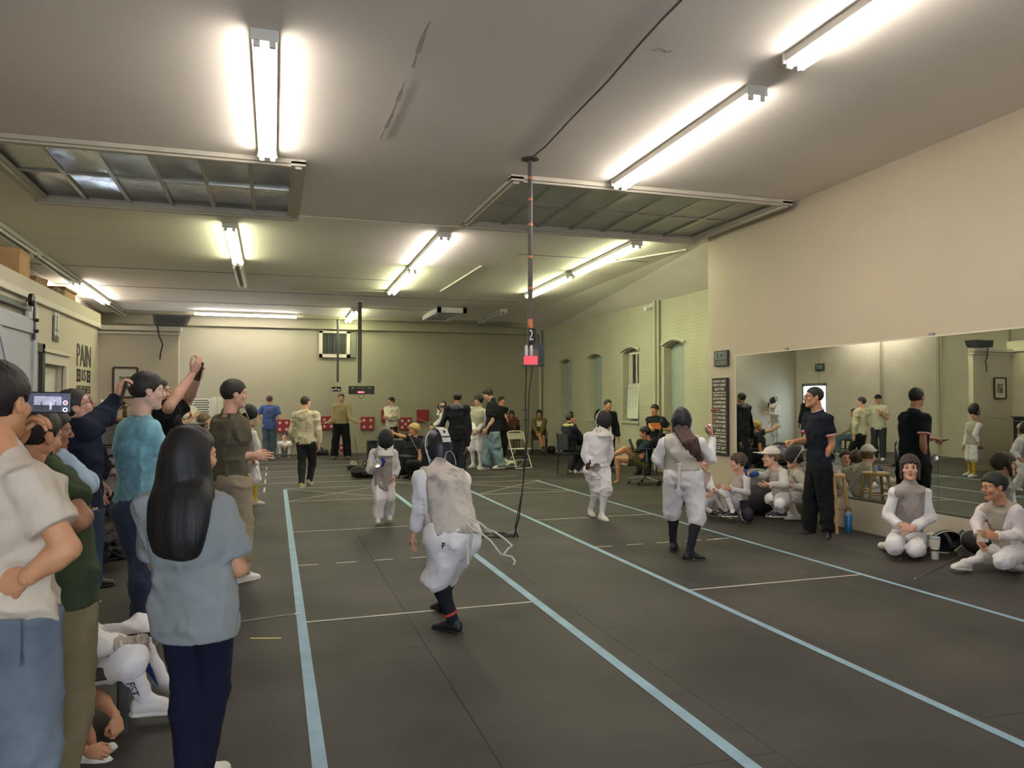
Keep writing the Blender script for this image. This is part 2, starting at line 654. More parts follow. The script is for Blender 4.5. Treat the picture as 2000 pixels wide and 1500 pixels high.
def hair_tpl(style, h):
    key = ('hair', style, h)
    if key in TPL:
        return TPL[key]
    S = Sdf((-.15, -.17, -.22), (.15, .17, .2), h)
    t = {'short': .016, 'buzz': .006, 'bowl': .019, 'crop': .012, 'bob': .022, 'curly': .034, 'bun': .014, 'quiff': .016, 'fade': .008}[style]
    S.ell((0, -.016, .034), (.074 + t, .096 + t, .085 + t * 1.1), k=0)
    x, y, z = S.grid((slice(None),) * 3)
    line = {'bob': ((-.14, -.1, -.03, .0, .03, .05, .075, .12), (-.15, -.15, -.15, -.14, -.13, .03, .05, .055)),
            'bowl': ((-.14, -.1, -.03, .0, .03, .06, .09, .12), (-.08, -.08, -.06, -.04, -.02, .03, .038, .04)),
            'curly': ((-.14, -.1, -.03, .0, .03, .06, .09, .14), (-.1, -.1, -.08, -.05, -.01, .04, .05, .06))}.get(
        style, ((-.14, -.1, -.05, -.012, .012, .035, .06, .09, .12), (-.082, -.082, -.066, -.030, -.028, .022, .052, .066, .08)))
    zf = np.interp(y, line[0], line[1]).astype(np.float32) + 0 * x
    if style in ('short', 'bowl', 'quiff', 'bob'):
        zf = zf + .008 * np.sin(x * 130 + y * 60)
    cutd = (zf - z) * .75
    ear = .6 * (.03 - np.sqrt((y + .006) ** 2 + (z + .012) ** 2)) + 0 * x
    if style in ('short', 'buzz', 'crop', 'quiff', 'fade'):
        cutd = np.maximum(cutd, np.where(np.abs(x) > .06, ear, -1))
    S.D = np.maximum(S.D, cutd)
    if style in ('quiff', 'bowl'):
        for i in range(9):
            a = -1 + i / 4
            S.cap((a * .05, .05, .105), (a * .06 + .01, .088 + (.02 if style == 'quiff' else -.004), .085 - .02 * abs(a) + (.03 if style == 'quiff' else -.012)), .012, .006, k=.02)
    if style == 'bob':
        for s in (-1, 1):
            S.cap((s * .074, .03, .03), (s * .078, .045, -.10), .020, .016, k=.02)
    if style == 'bun':
        S.ell((0, -.125, -.01), (.042, .036, .042), k=.012)
    if style == 'curly':
        rng = np.random.RandomState(3)
        for i in range(46):
            v = nz(rng.normal(size=3))
            if v[1] > .55 and v[2] < .45 or v[2] < -.4:
                continue
            S.ell(np.array([0, -.016, .034]) + v * [.098, .118, .108], (.024, .024, .024), k=.008)
    # strands: fine grooves that run from the crown down
    th = np.arctan2(x, y + .03)
    amp = .0016 if style not in ('buzz', 'fade') else .0008
    S.D = S.D + (amp * np.sin(th * 34 + 6 * np.sin(z * 38) + 3 * np.sin(y * 50)) + amp * .6 * np.sin(th * 71 + z * 60)).astype(np.float32)
    TPL[key] = S.arrays(0.018)
    return TPL[key]


def eye_mesh():
    if 'eye' not in TPL:
        b = MB()
        b.lathe([(0, -.0125), (.006, -.011), (.0105, -.0068), (.0125, 0), (.0112, .0056), (.0095, .0082)], n=14, mi=0)
        b.lathe([(.0095, .0082), (.0062, .0109), (.0048, .0116)], n=14, mi=1)
        b.lathe([(.0048, .0116), (.0026, .0122), (0, .0124)], n=14, mi=2)
        o = b.build('eye', [mat('eye_white', 'd9d4cc', .25, var=0), mat('iris', '3a2415', .2, var=0), mat('pupil', '0a0808', .15, var=0)])
        TPL['eye'] = o.data
        bpy.data.objects.remove(o)
    return TPL['eye']


# ------------------------------------------------------------------ people: skeleton
def ik(a, c, l1, l2, pole):
    d = c - a
    L = np.linalg.norm(d)
    if L > (l1 + l2) * .999:
        f = L / (l1 + l2) * 1.002
        l1, l2 = l1 * f, l2 * f
    x = (l1 * l1 - l2 * l2 + L * L) / (2 * L)
    y = math.sqrt(max(0, l1 * l1 - x * x))
    u = d / L
    p = V(pole) - u * np.dot(pole, u)
    return a + u * x + nz(p) * y


class Person:
    """A figure posed from joints. Joints may be given as (pixel x, pixel y, metres behind the root); the rest follow from height and heading."""

    def __init__(s, label, at=None, feet=None, z=None, H=1.75, face=0, build=1.0, hs=1.0, J=None, lean=0, side=0, tw=0, hip=0, stance=.11,
                 tone='light', hc='1d1613', hair='short', look=(0, 0, 0), vox=None, hands=('relaxed', 'relaxed'), hd=None, pn=None, ground=None,
                 poleE=None, poleK=None, toe=(8, 8), name='person', group=None, eyes=True, seat=None):
        if feet is not None:
            root = floor_pt(*feet)
            z = float((root - EYE) @ FWD)
        else:
            x = at
            g = at_z(x, 750, z)
            root = np.array([g[0], g[1], 0.])
        s.z, s.root, s.H, s.sc = z, root, H, H / 1.75
        s.b, s.tone, s.hc, s.hair = build, tone, hc, hair
        vd = nz(np.array([root[0], root[1], 0]))
        a = math.radians(face)
        vr = np.array([vd[1], -vd[0], 0])
        s.fwd = vd * math.cos(a) + vr * math.sin(a)
        s.rgt = np.array([s.fwd[1], -s.fwd[0], 0])
        s.e = empty(name, root, 0, label, 'person', group)
        bpy.context.view_layer.update()
        s.inv = s.e.matrix_world.inverted()
        s.fine = z < 7.5
        s.vox = vox or (.0082 if z < 4.6 else .0095 if z < 7 else .011 if z < 11 else .0145)
        J = dict(J or {})
        s.J = j = {}
        s.shift = np.zeros(3)

        def get(k, dflt):
            if k in J:
                v = J[k]
                if len(v) == 2 or not isinstance(v[0], float):
                    dz = v[2] if len(v) > 2 else 0.
                    j[k] = at_z(v[0], v[1], z + dz)
                else:
                    j[k] = root + s.rgt * v[0] + s.fwd * v[1] + UPZ * v[2]
            else:
                j[k] = dflt
            return j[k]
        up = UPZ
        t0 = nz(up * math.cos(math.radians(lean)) + s.fwd * math.sin(math.radians(lean)))
        t0 = nz(t0 + s.rgt * math.sin(math.radians(side)))
        pel = get('pel', root + up * (.535 * H if seat is None else seat + .09 * s.sc) - s.fwd * .02 * H * (lean > 5) - s.fwd * math.sin(math.radians(lean)) * .08 * H)
        chest = get('chest', pel + t0 * .285 * H)
        t = nz(chest - pel)
        if 'head' in J and ('chest' in J or 'shL' in J or 'shR' in J):
            # keep the neck its natural length: slide the shoulder girdle towards the head
            hz = J['head']
            hp = at_z(hz[0], hz[1], z + (hz[2] if len(hz) > 2 else 0.)) if not isinstance(hz[0], float) else root + s.rgt * hz[0] + s.fwd * hz[1] + UPZ * hz[2]
            mx = .086 * H + .078 * (H / 1.75) ** .55 * hs
            v = hp - chest
            if np.linalg.norm(v) > mx:
                s.shift = v * (1 - mx / np.linalg.norm(v))
                chest = chest + s.shift
                j['chest'] = chest
        s.t = t = nz(chest - pel)

        def rot(v, deg):
            c, q = math.cos(math.radians(deg)), math.sin(math.radians(deg))
            return np.array([v[0] * c + v[1] * q, -v[0] * q + v[1] * c, v[2]])
        lat = rot(s.rgt, tw)
        s.lat = lat = nz(lat - t * np.dot(lat, t))
        s.hlat = hl = rot(s.rgt, hip)
        s.cf = np.cross(t, lat)
        sw = .106 * H * (build * .5 + .5)
        for sgn, S in ((-1, 'L'), (1, 'R')):
            get('sh' + S, chest + lat * sgn * sw - t * .01 * H)
            if 'sh' + S in J:
                j['sh' + S] = j['sh' + S] + s.shift * .8
        nk = nz(t + up * .6)
        j['neck'] = chest + nk * .028 * H
        get('head', j['neck'] + nz(nk + s.cf * .22) * (.075 * H * .55 + .085 * s.sc * hs + .012))
        pe = poleE or {}
        for sgn, S in ((-1, 'L'), (1, 'R')):
            sh = j['sh' + S]
            wr = get('wr' + S, sh + lat * sgn * .045 * H - up * .315 * H + s.cf * .05 * H)
            pole = pe.get(S)
            pole = cv(*pole) if pole is not None else (-up * .6 - s.cf * .7 + lat * sgn * .5)
            get('el' + S, ik(sh, wr, .178 * H, .150 * H, pole))
        pk = poleK or {}
        for i, (sgn, S) in enumerate(((-1, 'L'), (1, 'R'))):
            hp = get('hip' + S, pel + hl * sgn * .052 * H - t * .012 * H)
            an = get('an' + S, root + hl * sgn * stance * .5 * H + up * .048 * H - s.fwd * .02 * H)
            pole = pk.get(S)
            pole = cv(*pole) if pole is not None else (s.fwd + hl * sgn * .15)
            f = np.linalg.norm(an - hp) / (.485 * H)
            f = f * 1.006 if .8 < f < 1 and 'kn' + S not in J else 1.0
            get('kn' + S, ik(hp, an, .247 * H * f, .238 * H * f, pole))
        s.ft = {}
        for i, (sgn, S) in enumerate(((-1, 'L'), (1, 'R'))):
            if 'to' + S in J:
                tp = get('to' + S, None)
                s.ft[S] = nz(tp - j['an' + S])
            else:
                d = rot(s.fwd, sgn * toe[i])
                s.ft[S] = nz(d)
        # head frame
        yaw, pit, rol = look
        hf = rot(s.fwd, yaw)
        hr = rot(s.rgt, yaw)
        hu = UPZ.copy()
        c, q = math.cos(math.radians(pit)), math.sin(math.radians(pit))
        hf, hu = hf * c + hu * q, hu * c - hf * q
        c, q = math.cos(math.radians(rol)), math.sin(math.radians(rol))
        hr, hu = hr * c - hu * q, hu * c + hr * q
        s.hsc = (H / 1.75) ** .55 * hs * .99
        s.HM = basis(j['head'], hr * s.hsc, hf * s.hsc, hu * s.hsc)
        s.hands, s.hd, s.pn = hands, hd or {}, pn or {}
        s.eyes = eyes
        s.body()

    def hx(s, p):
        M = np.array(s.HM)
        return np.asarray(p) @ M[:3, :3].T + M[:3, 3]

    def loc(s, p):
        return np.asarray(p) - s.root

    def bounds(s, keys, pad):
        P = np.array([s.loc(s.J[k]) for k in keys])
        return P.min(0) - pad, P.max(0) + pad

    def q(s, k): return s.loc(s.J[k])

    def obj(s, S, name, m, label=None, adapt=0.022):
        return sdf_obj(S, name, m, s.e, adapt=adapt, label=label)

    def add(s, me, name, parent=None, label=None, world=True):
        if world:
            me.transform(Matrix.Translation(-Vector(s.root)))
        return link(bpy.data.objects.new(name, me), parent or s.e, label)

    # ------------- the body
    def body(s):
        j, sc, b = s.J, s.sc, s.b
        q = s.q
        lo, hi = s.bounds(list(j), .16)
        h = s.vox
        S = Sdf(lo, hi, h)
        s.trunk(S, 0, low=-.05)
        for T in 'LR':
            S.cap(q('chest') - s.t * .012 * sc, q('sh' + T), .056 * sc * b, .05 * sc * b, k=.03)
            S.cap(q('neck') + s.t * .012 * sc, q('sh' + T) * .7 + q('chest') * .3, .036 * sc * b, .036 * sc * b, k=.03)
            S.cap(q('sh' + T), q('el' + T), .049 * sc * b, .038 * sc * b, k=.015)
            f = q('wr' + T) - q('el' + T)
            S.cap(q('el' + T), q('el' + T) + f * .35, .038 * sc * b, .040 * sc * b, k=.012)
            S.cap(q('el' + T) + f * .3, q('wr' + T), .040 * sc * b, .0265 * sc, k=.015)
            S.cap(q('hip' + T), q('kn' + T), .082 * sc * b, .054 * sc * b, k=.03)
            s.calf(S, T, 0)
            an = q('an' + T)
            fu = nz(q('kn' + T) - an)
            fu = nz(fu - s.ft[T] * np.dot(fu, s.ft[T]))
            S.cap(an - fu * .035 * sc, an + s.ft[T] * .11 * sc - fu * .045 * sc, .027 * sc, .020 * sc, k=.02)
        S.cap(q('chest'), q('head') - (s.hx([0, .03, .05]) - s.J['head']), .062 * sc * b, .053 * s.hsc, k=.03)
        p, t, qd = S.arrays(0.035 if s.fine else .06)
        parts = [(p, t, qd, None)]
        hh = .005 if s.z < 6.5 else .006 if s.z < 9 else .007 if s.z < 13 else .010
        hp, ht_, hq, lip = head_tpl(hh)
        parts.append((s.hx(hp) - s.root, ht_, hq, lip))
        for i, T in enumerate('LR'):
            hp, ht_, hq = hand_tpl(s.hands[i], .0045 if s.z < 5 else .0055 if s.z < 9 else .0075 if s.z < 13 else .0095)
            M = s.hand_frame(T)
            P = hp * [-1 if T == 'L' else 1, 1, 1]
            A = np.array(M)
            P = P @ A[:3, :3].T + A[:3, 3] - s.root
            parts.append((P, ht_[:, ::-1] if T == 'L' else ht_, hq[:, ::-1] if T == 'L' else hq, None))
        lips = mat('lips_' + s.tone, {'light': 'b06a5c', 'pale': 'bc7468'}.get(s.tone, '8e5548'), .4, var=0)
        me = mesh_of(parts, 'body', [skin(s.tone), lips])
        link(bpy.data.objects.new('body', me), s.e)
        s.hairdo()
        if s.eyes and s.z < 14:
            for sg in (-1, 1):
                o = bpy.data.objects.new('eye', eye_mesh())
                link(o, s.e)
                c = s.hx([sg * .031, .0765, .004]) - s.root
                A = np.array(s.HM)[:3, :3]
                o.matrix_local = Matrix.Translation(Vector(c)) @ Matrix(A.tolist()).to_4x4() @ Matrix.Rotation(-math.pi / 2, 4, 'X') @ Matrix.Scale(.98, 4)
            B = MB()
            for sg in (-1, 1):
                B.tube([s.hx([sg * x, y, zz]) - s.root for x, y, zz in ((.016, .090, .024), (.03, .087, .0285), (.047, .074, .024))], [.0028, .0036, .002], 6)
            B.build('eyebrow', hairm(s.hc), s.e)

    def trunk(s, S, e, low=-.05, wf=1.0, k=.03, clip=None, belly=0.0, cap=.5):
        q, sc, b, t = s.q, s.sc, s.b, s.t
        pel, ch = q('pel'), q('chest')
        L = np.linalg.norm(ch - pel)
        dn = nz(-t * .6 - UPZ * .4) if t[2] > .3 else -t
        pts = [pel + dn * abs(low) * sc, pel, pel + t * L * .38, pel + t * L * .72, ch - t * .015 * sc]
        lats = [s.hlat, s.hlat, nz(s.hlat + s.lat), s.lat, s.lat]
        e2 = e
        S.loft(pts, lats, [(.148 * b + e * wf) * sc, (.158 * b + e) * sc, (.136 * b + e) * sc, (.158 * b + e2) * sc, (.135 * b + e2) * sc],
               [(.098 * b + e * wf) * sc, (.106 * b + e + belly * .5) * sc, (.094 * b + e + belly) * sc, (.112 * b + e2) * sc, (.074 * b + e2) * sc], k=k, clip=clip, cap=cap)

    def calf(s, S, T, e, end=1.0, clip=None, f0=0.0):
        q, sc, b = s.q, s.sc, s.b
        kn, an = q('kn' + T), q('an' + T)
        d = an - kn
        bk = -s.bend(T)
        m = kn + d * .3 + bk * .012 * sc
        a = kn + d * f0
        S.cap(a, m, (.052 * b + e) * sc, (.053 * b + e) * sc, k=.02, clip=clip)
        S.cap(m, kn + d * .72, (.053 * b + e) * sc, (.038 * b + e) * sc, k=.02, clip=clip)
        S.cap(kn + d * .7, kn + d * end, (.038 * b + e) * sc, (.034 * b + e) * sc, k=.02, clip=clip)

    def bend(s, T):
        q = s.q
        a, b, c = q('hip' + T), q('kn' + T), q('an' + T)
        v = b - (a + c) / 2
        if np.linalg.norm(v) < .02:
            return s.fwd
        return nz(v)

    def hand_frame(s, T):
        wr, el = s.J['wr' + T], s.J['el' + T]
        y = nz(wr - el)
        if T in s.hd:
            y = nz(cv(*s.hd[T]))
        if T in s.pn:
            n = cv(*s.pn[T])
        else:
            n = s.lat * (1 if T == 'L' else -1) - s.cf * .15
        n = nz(n - y * np.dot(n, y))
        zz = -n
        x = np.cross(y, zz)
        k = s.sc * .97
        return basis(wr + y * .012 * k, x * k, y * k, zz * k)

    def hairdo(s):
        if s.hair in (None, 'none'):
            return
        p, t, q = hair_tpl(s.hair, .006 if s.z < 5.5 else .0078 if s.z < 8 else .009 if s.z < 13 else .013)
        me = mesh_of([(s.hx(p), t, q, None)], 'hair', [hairm(s.hc)])
        s.add(me, 'hair')

    # ------------- clothes
    def folds(s, S, amp, scale=.11, fade=True):
        S.noise(amp * s.sc, scale, int(abs(s.root[0] * 97 + s.root[1] * 31)) % 997, (1, 1, 1.3), fade)

    def top(s, m, sleeve='short', e=.026, hem=.10, name='shirt', frac=.62, collar=0, amp=.007, sl_e=None, belly=0.0, vox=None, cuff=None, flare=1.0, label=None, drop=0.0, neck=.066):
        j, sc, b, q, t = s.J, s.sc, s.b, s.q, s.t
        if sleeve != 'none':
            s.hem = hem
        keys = ['pel', 'chest', 'shL', 'shR', 'neck', 'hipL', 'hipR'] + (['elL', 'elR'] if sleeve != 'none' else []) + (['wrL', 'wrR'] if sleeve == 'long' else [])
        lo, hi = s.bounds(keys, .23)
        S = Sdf(lo, hi, vox or s.vox)
        dn = nz(-t * .6 - UPZ * .4) if t[2] > .3 else -t
        hp = q('pel') + dn * hem * sc
        s.trunk(S, e, low=-(hem + .04), wf=flare, clip=[(hp, dn)], belly=belly, cap=.4)
        se = e if sl_e is None else sl_e
        for T in 'LR':
            sg = -1 if T == 'L' else 1
            sh, el, wr = q('sh' + T), q('el' + T), q('wr' + T)
            cl = [(sh + s.lat * sg * (-.01) * sc, s.lat * sg)] if sleeve == 'none' else None
            S.cap(q('chest') - t * .016 * sc, sh - t * drop, (.058 * b + e * .6) * sc, (.053 * b + e * .7) * sc, k=.025, clip=cl)
            S.cap(q('neck') + t * .012 * sc, sh * .7 + q('chest') * .3, (.036 * b + e * .5) * sc, (.038 * b + e * .6) * sc, k=.03, clip=cl)
            if sleeve == 'none':
                continue
            u = nz(el - sh)
            if sleeve == 'short':
                en = sh + (el - sh) * frac
                S.cap(sh, el, (.05 * b + se * .8) * sc, (.046 * b + se * 1.1) * sc, k=.022, clip=[(en, u)])
            else:
                f = nz(wr - el)
                en = wr - f * .004
                S.cap(sh, el, (.05 * b + se * .85) * sc, (.042 * b + se * .9) * sc, k=.022)
                S.cap(el, el + (wr - el) * 1.1, (.042 * b + se * .9) * sc, (.030 + se * .75) * sc, k=.016, clip=[(en, f)])
                S.creases(el, nz(u + f), .085 * sc, .005 * sc, .035, sg)
        S.cap(q('chest'), q('neck'), neck * sc, (neck - .008) * sc, k=.016, clip=[(q('neck') + nz(t) * collar * sc - s.cf * 0, nz(t * .9 + s.cf * .35))])
        if amp:
            s.folds(S, amp, fade=sleeve != 'none')
        if sleeve == 'none':
            S.cut(hp, dn)
            for sg, T in ((-1, 'L'), (1, 'R')):
                S.cut(q('sh' + T) + s.lat * sg * .0, s.lat * sg)
        s.last = s.obj(S, name, m, label)
        if collar > .012:
            pass
        return s.last

    def bottom(s, m, end='ankle', e=.022, eb=.03, name='trousers', waist=.085, amp=.006, vox=None, at=None, label=None, tuck=False):
        j, sc, b, q, t = s.J, s.sc, s.b, s.q, s.t
        lo, hi = s.bounds(['pel', 'hipL', 'hipR', 'knL', 'knR', 'anL', 'anR'], .2)
        S = Sdf(lo, hi, vox or s.vox)
        standing = q('knL')[2] < q('pel')[2] - .22 * s.H * .8 and q('knR')[2] < q('pel')[2] - .22 * s.H * .8
        if not tuck and standing and hasattr(s, 'hem'):
            waist = min(waist, .055 - s.hem)
        top = q('pel') + t * waist * sc
        L = [(top, t)]
        LT = L if standing else None
        pel = q('pel')
        dn = nz(-t * .5 - UPZ * .5) if t[2] > .3 else -t
        S.loft([pel + dn * .07 * sc, pel, pel + t * (waist + .05) * sc], [s.hlat] * 3, [(.145 * b + e) * sc, (.162 * b + e) * sc, (.146 * b + e) * sc],
               [(.096 * b + e) * sc, (.112 * b + e) * sc, (.100 * b + e) * sc], k=.03, clip=L)
        for T in 'LR':
            hp, kn, an = q('hip' + T), q('kn' + T), q('an' + T)
            u, f = nz(kn - hp), nz(an - kn)
            th0, kr = (.086 * b + max(e, .010)) * sc, (.057 * b + max(.010, e * .5 + eb * .5)) * sc
            if end == 'shorts':
                fr = at or .75
                S.cap(hp, hp + (kn - hp) * (fr + .15), th0, (.075 * b + eb) * sc, k=.028, clip=[(hp + (kn - hp) * fr, u)] + (LT or []))
                continue
            S.cap(hp, kn, th0, kr, k=.028, clip=LT)
            if end == 'knee':
                fr = at or .22
                g = kn + (an - kn) * fr
                S.cap(kn, kn + (an - kn) * (fr + .1), kr, (.056 * b + eb * .35) * sc, k=.022, clip=[(g, f)])
            else:
                fr = at or 1.0
                s.calf(S, T, max(.012, min(eb, .016)), end=fr, clip=[(kn + (an - kn) * (fr + .02), f)])
                S.cap(kn, kn + (an - kn) * (fr + .12), kr, (.04 * b + eb) * sc, k=.022, clip=[(kn + (an - kn) * (fr + .02), f)])
            S.creases(kn, nz(u + f), .11 * sc, min(.005, e * .22) * sc, .05, 1 if T == 'L' else 3)
            if end == 'ankle' and amp:
                S.creases(an - f * .05 * sc, f, .07 * sc, min(.006, eb * .2) * sc, .036, 2)
        if amp:
            s.folds(S, amp, .12)
        return s.obj(S, name, m, label)

    def socks(s, m, f0=.12, e=.004, label=None, which='LR'):
        for T in which:
            kn, an = s.q('kn' + T), s.q('an' + T)
            lo, hi = s.bounds(['kn' + T, 'an' + T], .12)
            S = Sdf(lo, hi, min(s.vox, .011))
            s.calf(S, T, e, end=1.05, f0=f0, clip=[(kn + (an - kn) * f0, kn - an)])
            S.cap(an, an + s.ft[T] * .04 * s.sc, .038 * s.sc, .034 * s.sc, k=.02)
            s.obj(S, 'sock', m, label)

    def shoes(s, m, sole, kind='sneaker', pitch=(0, 0), which='LR', label=None, k=1.0, flat=True, lace=None):
        h = .006 if s.z < 8 else .010
        (p, t, q), (p2, t2, q2) = shoe_tpl(h, kind)
        for i, T in enumerate('LR'):
            if T not in which:
                continue
            an = s.J['an' + T]
            y = s.ft[T].copy()
            if flat:
                y[2] = 0
                y = nz(y)
                a = math.radians(pitch[i])
                up = UPZ * math.cos(a) + y * math.sin(a)
                y = y * math.cos(a) - UPZ * math.sin(a)
            else:
                up = nz(s.J['kn' + T] - an)
                up = nz(up - y * np.dot(up, y))
            x = np.cross(y, up)
            k2 = s.sc * k
            M = np.array(basis(an - up * .083 * k2, x * k2, y * k2, up * k2))

            def X(P):
                P = P * [-1 if T == 'L' else 1, 1, 1]
                return P @ M[:3, :3].T + M[:3, 3]
            fl = (lambda a: a[:, ::-1]) if T == 'L' else (lambda a: a)
            o = s.add(mesh_of([(X(p), fl(t), fl(q), None)], 'shoe', [m]), 'shoe', label=label)
            me = mesh_of([(X(p2), fl(t2), fl(q2), None)], 'sole', [sole])
            me.transform(Matrix.Translation(-Vector(s.root)))
            link(bpy.data.objects.new('sole', me), o)
            if s.z < 11 and kind == 'sneaker':
                B = MB()
                for i_ in range(4):
                    yy = .042 + i_ * .02
                    zz = .099 - i_ * .0125
                    B.tube([X(np.array([v])) [0] - s.root for v in ([-.026, yy, zz - .014], [-.004, yy + .004, zz + .004], [.022, yy, zz - .012])], .0035, 5)
                B.build('lace', lace or mat('lace_grey', '8f8b88', .8, var=0), o, kind='stuff')

    def vest(s, m, e=.045, hem=.0, label=None, amp=.009, name='metallic_vest'):
        return s.top(m, 'none', e=e, hem=hem, name=name, collar=.02, amp=amp, label=label, neck=.078, flare=1.15)

    def collar(s, m, r=.072, hgt=.03, name='collar'):
        q, t = s.q, s.t
        B = MB()
        o = q('neck') + t * .0
        n = nz(t * .9 + s.cf * .35)
        x = s.lat
        y = np.cross(n, x)
        prof = [(r * .98, -.025), (r * 1.02, 0), (r, hgt), (r * .94, hgt + .004), (r * .9, hgt - .004), (r * .9, -.025)]
        B.lathe([(a * s.sc, c * s.sc) for a, c in prof], n=24, M=basis(o, x, y, n))
        return B.build(name, m, s.e)

    def glasses(s, m=None):
        B = MB()
        for sg in (-1, 1):
            B.tube([s.hx([sg * (.032 + .022 * math.cos(a)), .098 - .006 * abs(math.cos(a)), .004 + .017 * math.sin(a)]) - s.root for a in np.linspace(0, 6.283, 17)[:-1]], .0018, 6, close=True)
            B.tube([s.hx(v) - s.root for v in ([sg * .054, .093, .008], [sg * .074, .06, .01], [sg * .082, -.012, .008])], .0017, 6)
        B.tube([s.hx(v) - s.root for v in ([-.010, .099, .008], [0, .102, .010], [.010, .099, .008])], .0017, 6)
        B.build('glasses', m or mat('glasses', '1a1716', .3, var=0), s.e)

    def beard(s, c=None):
        S = Sdf((-.09, -.04, -.14), (.09, .12, .02), .005)
        for g in (-1, 1):
            S.cap((g * .048, .022, -.066), (g * .014, .067, -.1), .0205, .0215, k=.012)
        S.ell((0, .072, -.1), (.026, .022, .021), k=.012)
        S.cap((-.014, .0885, -.052), (.014, .0885, -.052), .005, k=.004)
        S.ell((0, .09, -.064), (.02, .03, .008), k=.004, op='sub')
        S.cut((0, .02, -.05), (0, -.6, 1))
        p, t, q = S.arrays(.01)
        s.add(mesh_of([(s.hx(p), t, q, None)], 'beard', [hairm(c or s.hc)]), 'beard')

    def mask(s, bib='e6e2da', up=0.0, M=None, patch=None, e=None, parts=None, trim='d8d4cc', shell='16161a', strap=True, back=None):
        make_mask(M if M is not None else s.HM @ Matrix.Rotation(math.radians(up), 4, 'X'), s.e, s.root, bib, patch, trim, strap, shell)
        if back:
            S = Sdf((-.15, -.17, -.16), (.15, .06, .19), .008)
            S.ell((0, -.012, .012), (.103, .125, .138), k=0)
            S.loft([(0, -.03, -.05), (0, -.045, -.12)], np.array([1., 0, 0]), [.085, .075], [.08, .07], k=.03)
            S.cut((0, .012, 0), (0, 1, 0)).cut((0, 0, -.125), (0, .3, -1))
            p, t, q = S.arrays(.01)
            s.add(mesh_of([(s.hx(p), t, q, None)], 'mask_back', [mat('mask_back_' + back, back, .45, var=.15)]), 'mask_back')


def make_mask(HM, parent, root, bib, patch, trim, strap=True, shell='16161a'):
    A = np.array(HM)

    def X(p):
        return np.asarray(p) @ A[:3, :3].T + A[:3, 3] - root
    hm = 1.0 if np.linalg.norm(np.array(HM)[:2, 3]) < 9 else 1.5
    key = ('mask', hm)
    if key not in TPL:
        S = Sdf((-.15, -.08, -.2), (.15, .19, .17), .006 * hm)
        S.ell((0, .016, .0), (.112, .142, .15), k=0)
        S.cut((0, -.012, 0), (0, -1, .12))
        S.ell((0, .010, .0), (.104, .134, .142), k=.004, op='sub')
        S.cut((0, .0, -.118), (0, -.25, -1))
        a = S.arrays(.006)
        S = Sdf((-.17, -.1, -.28), (.17, .2, .0), .007 * hm)
        S.loft([(0, .026, -.058), (0, .034, -.12), (0, .05, -.17), (0, .056, -.235)], np.array([1., 0, 0]), [.117, .112, .108, .122], [.136, .122, .104, .108], k=0, cap=.2)
        S.loft([(0, .022, -.04), (0, .030, -.12), (0, .045, -.17), (0, .05, -.26)], np.array([1., 0, 0]), [.110, .104, .100, .114], [.13, .115, .097, .1], k=.003, cap=.4, op='sub')
        S.cut((0, -.01, -.1), (0, -1, .25))
        S.cut((0, .05, -.232), (0, -.1, -1))
        x, y, z = S.grid((slice(None),) * 3)
        S.D = np.maximum(S.D, (z - (-.104 + .32 * np.abs(x) - .35 * (y - .05))) * .8)
        b = S.arrays(.006)
        TPL[key] = (a, b)
    a, b = TPL[key]
    mm = mat('mask_mesh_' + shell, shell, .5, var=.15, vs=400, bump=.5, bs=420, det=1)
    me = mesh_of([(X(a[0]), a[1], a[2], None)], 'mask_mesh', [mm])
    o = link(bpy.data.objects.new('mask_mesh', me), parent)
    if bib:
        me = mesh_of([(X(b[0]), b[1], b[2], None)], 'mask_bib', [cloth(bib)])
        link(bpy.data.objects.new('mask_bib', me), parent)
    B = MB()
    ring = [X([.109 * math.sin(t), -.012 + .018 * math.cos(t) * 1.0, .147 * math.cos(t)]) for t in np.linspace(-2.3, 2.3, 25)]
    B.tube(ring, .0055, 6)
    B.build('mask_rim', mat('mask_trim' + trim, trim, .35, var=0), parent)
    if strap:
        B = MB()
        for z0, dz in ((.0, .016),):
            pts = [[.108 * math.cos(t), -.012 - .112 * math.sin(t), z0 + .02 * math.sin(t)] for t in np.linspace(0, math.pi, 15)]
            for p0, p1 in zip(pts, pts[1:]):
                p0, p1 = V(p0), V(p1)
                n = nz(np.cross(p1 - p0, [0, 0, 1]))
                B.quadbox([X(p0 - [0, 0, dz]), X(p1 - [0, 0, dz]), X(p1 + [0, 0, dz]), X(p0 + [0, 0, dz])], .004, A[:3, :3] @ n)
        B.build('mask_strap', mat('mask_strap', '17171b', .6, var=0), parent)
        B = MB()
        pts = [[0, .0, .148], [0, -.05, .15], [0, -.1, .12], [0, -.132, .06], [0, -.138, .0]]
        for p0, p1 in zip(pts, pts[1:]):
            p0, p1 = V(p0), V(p1)
            n = nz(np.cross(p1 - p0, [1, 0, 0]))
            w = .026
            B.quadbox([X(p0 - [w, 0, 0]), X(p0 + [w, 0, 0]), X(p1 + [w, 0, 0]), X(p1 - [w, 0, 0])], .005, A[:3, :3] @ n)
        B.build('mask_spring', mat('mask_strap', '17171b', .6, var=0), parent)
    return o

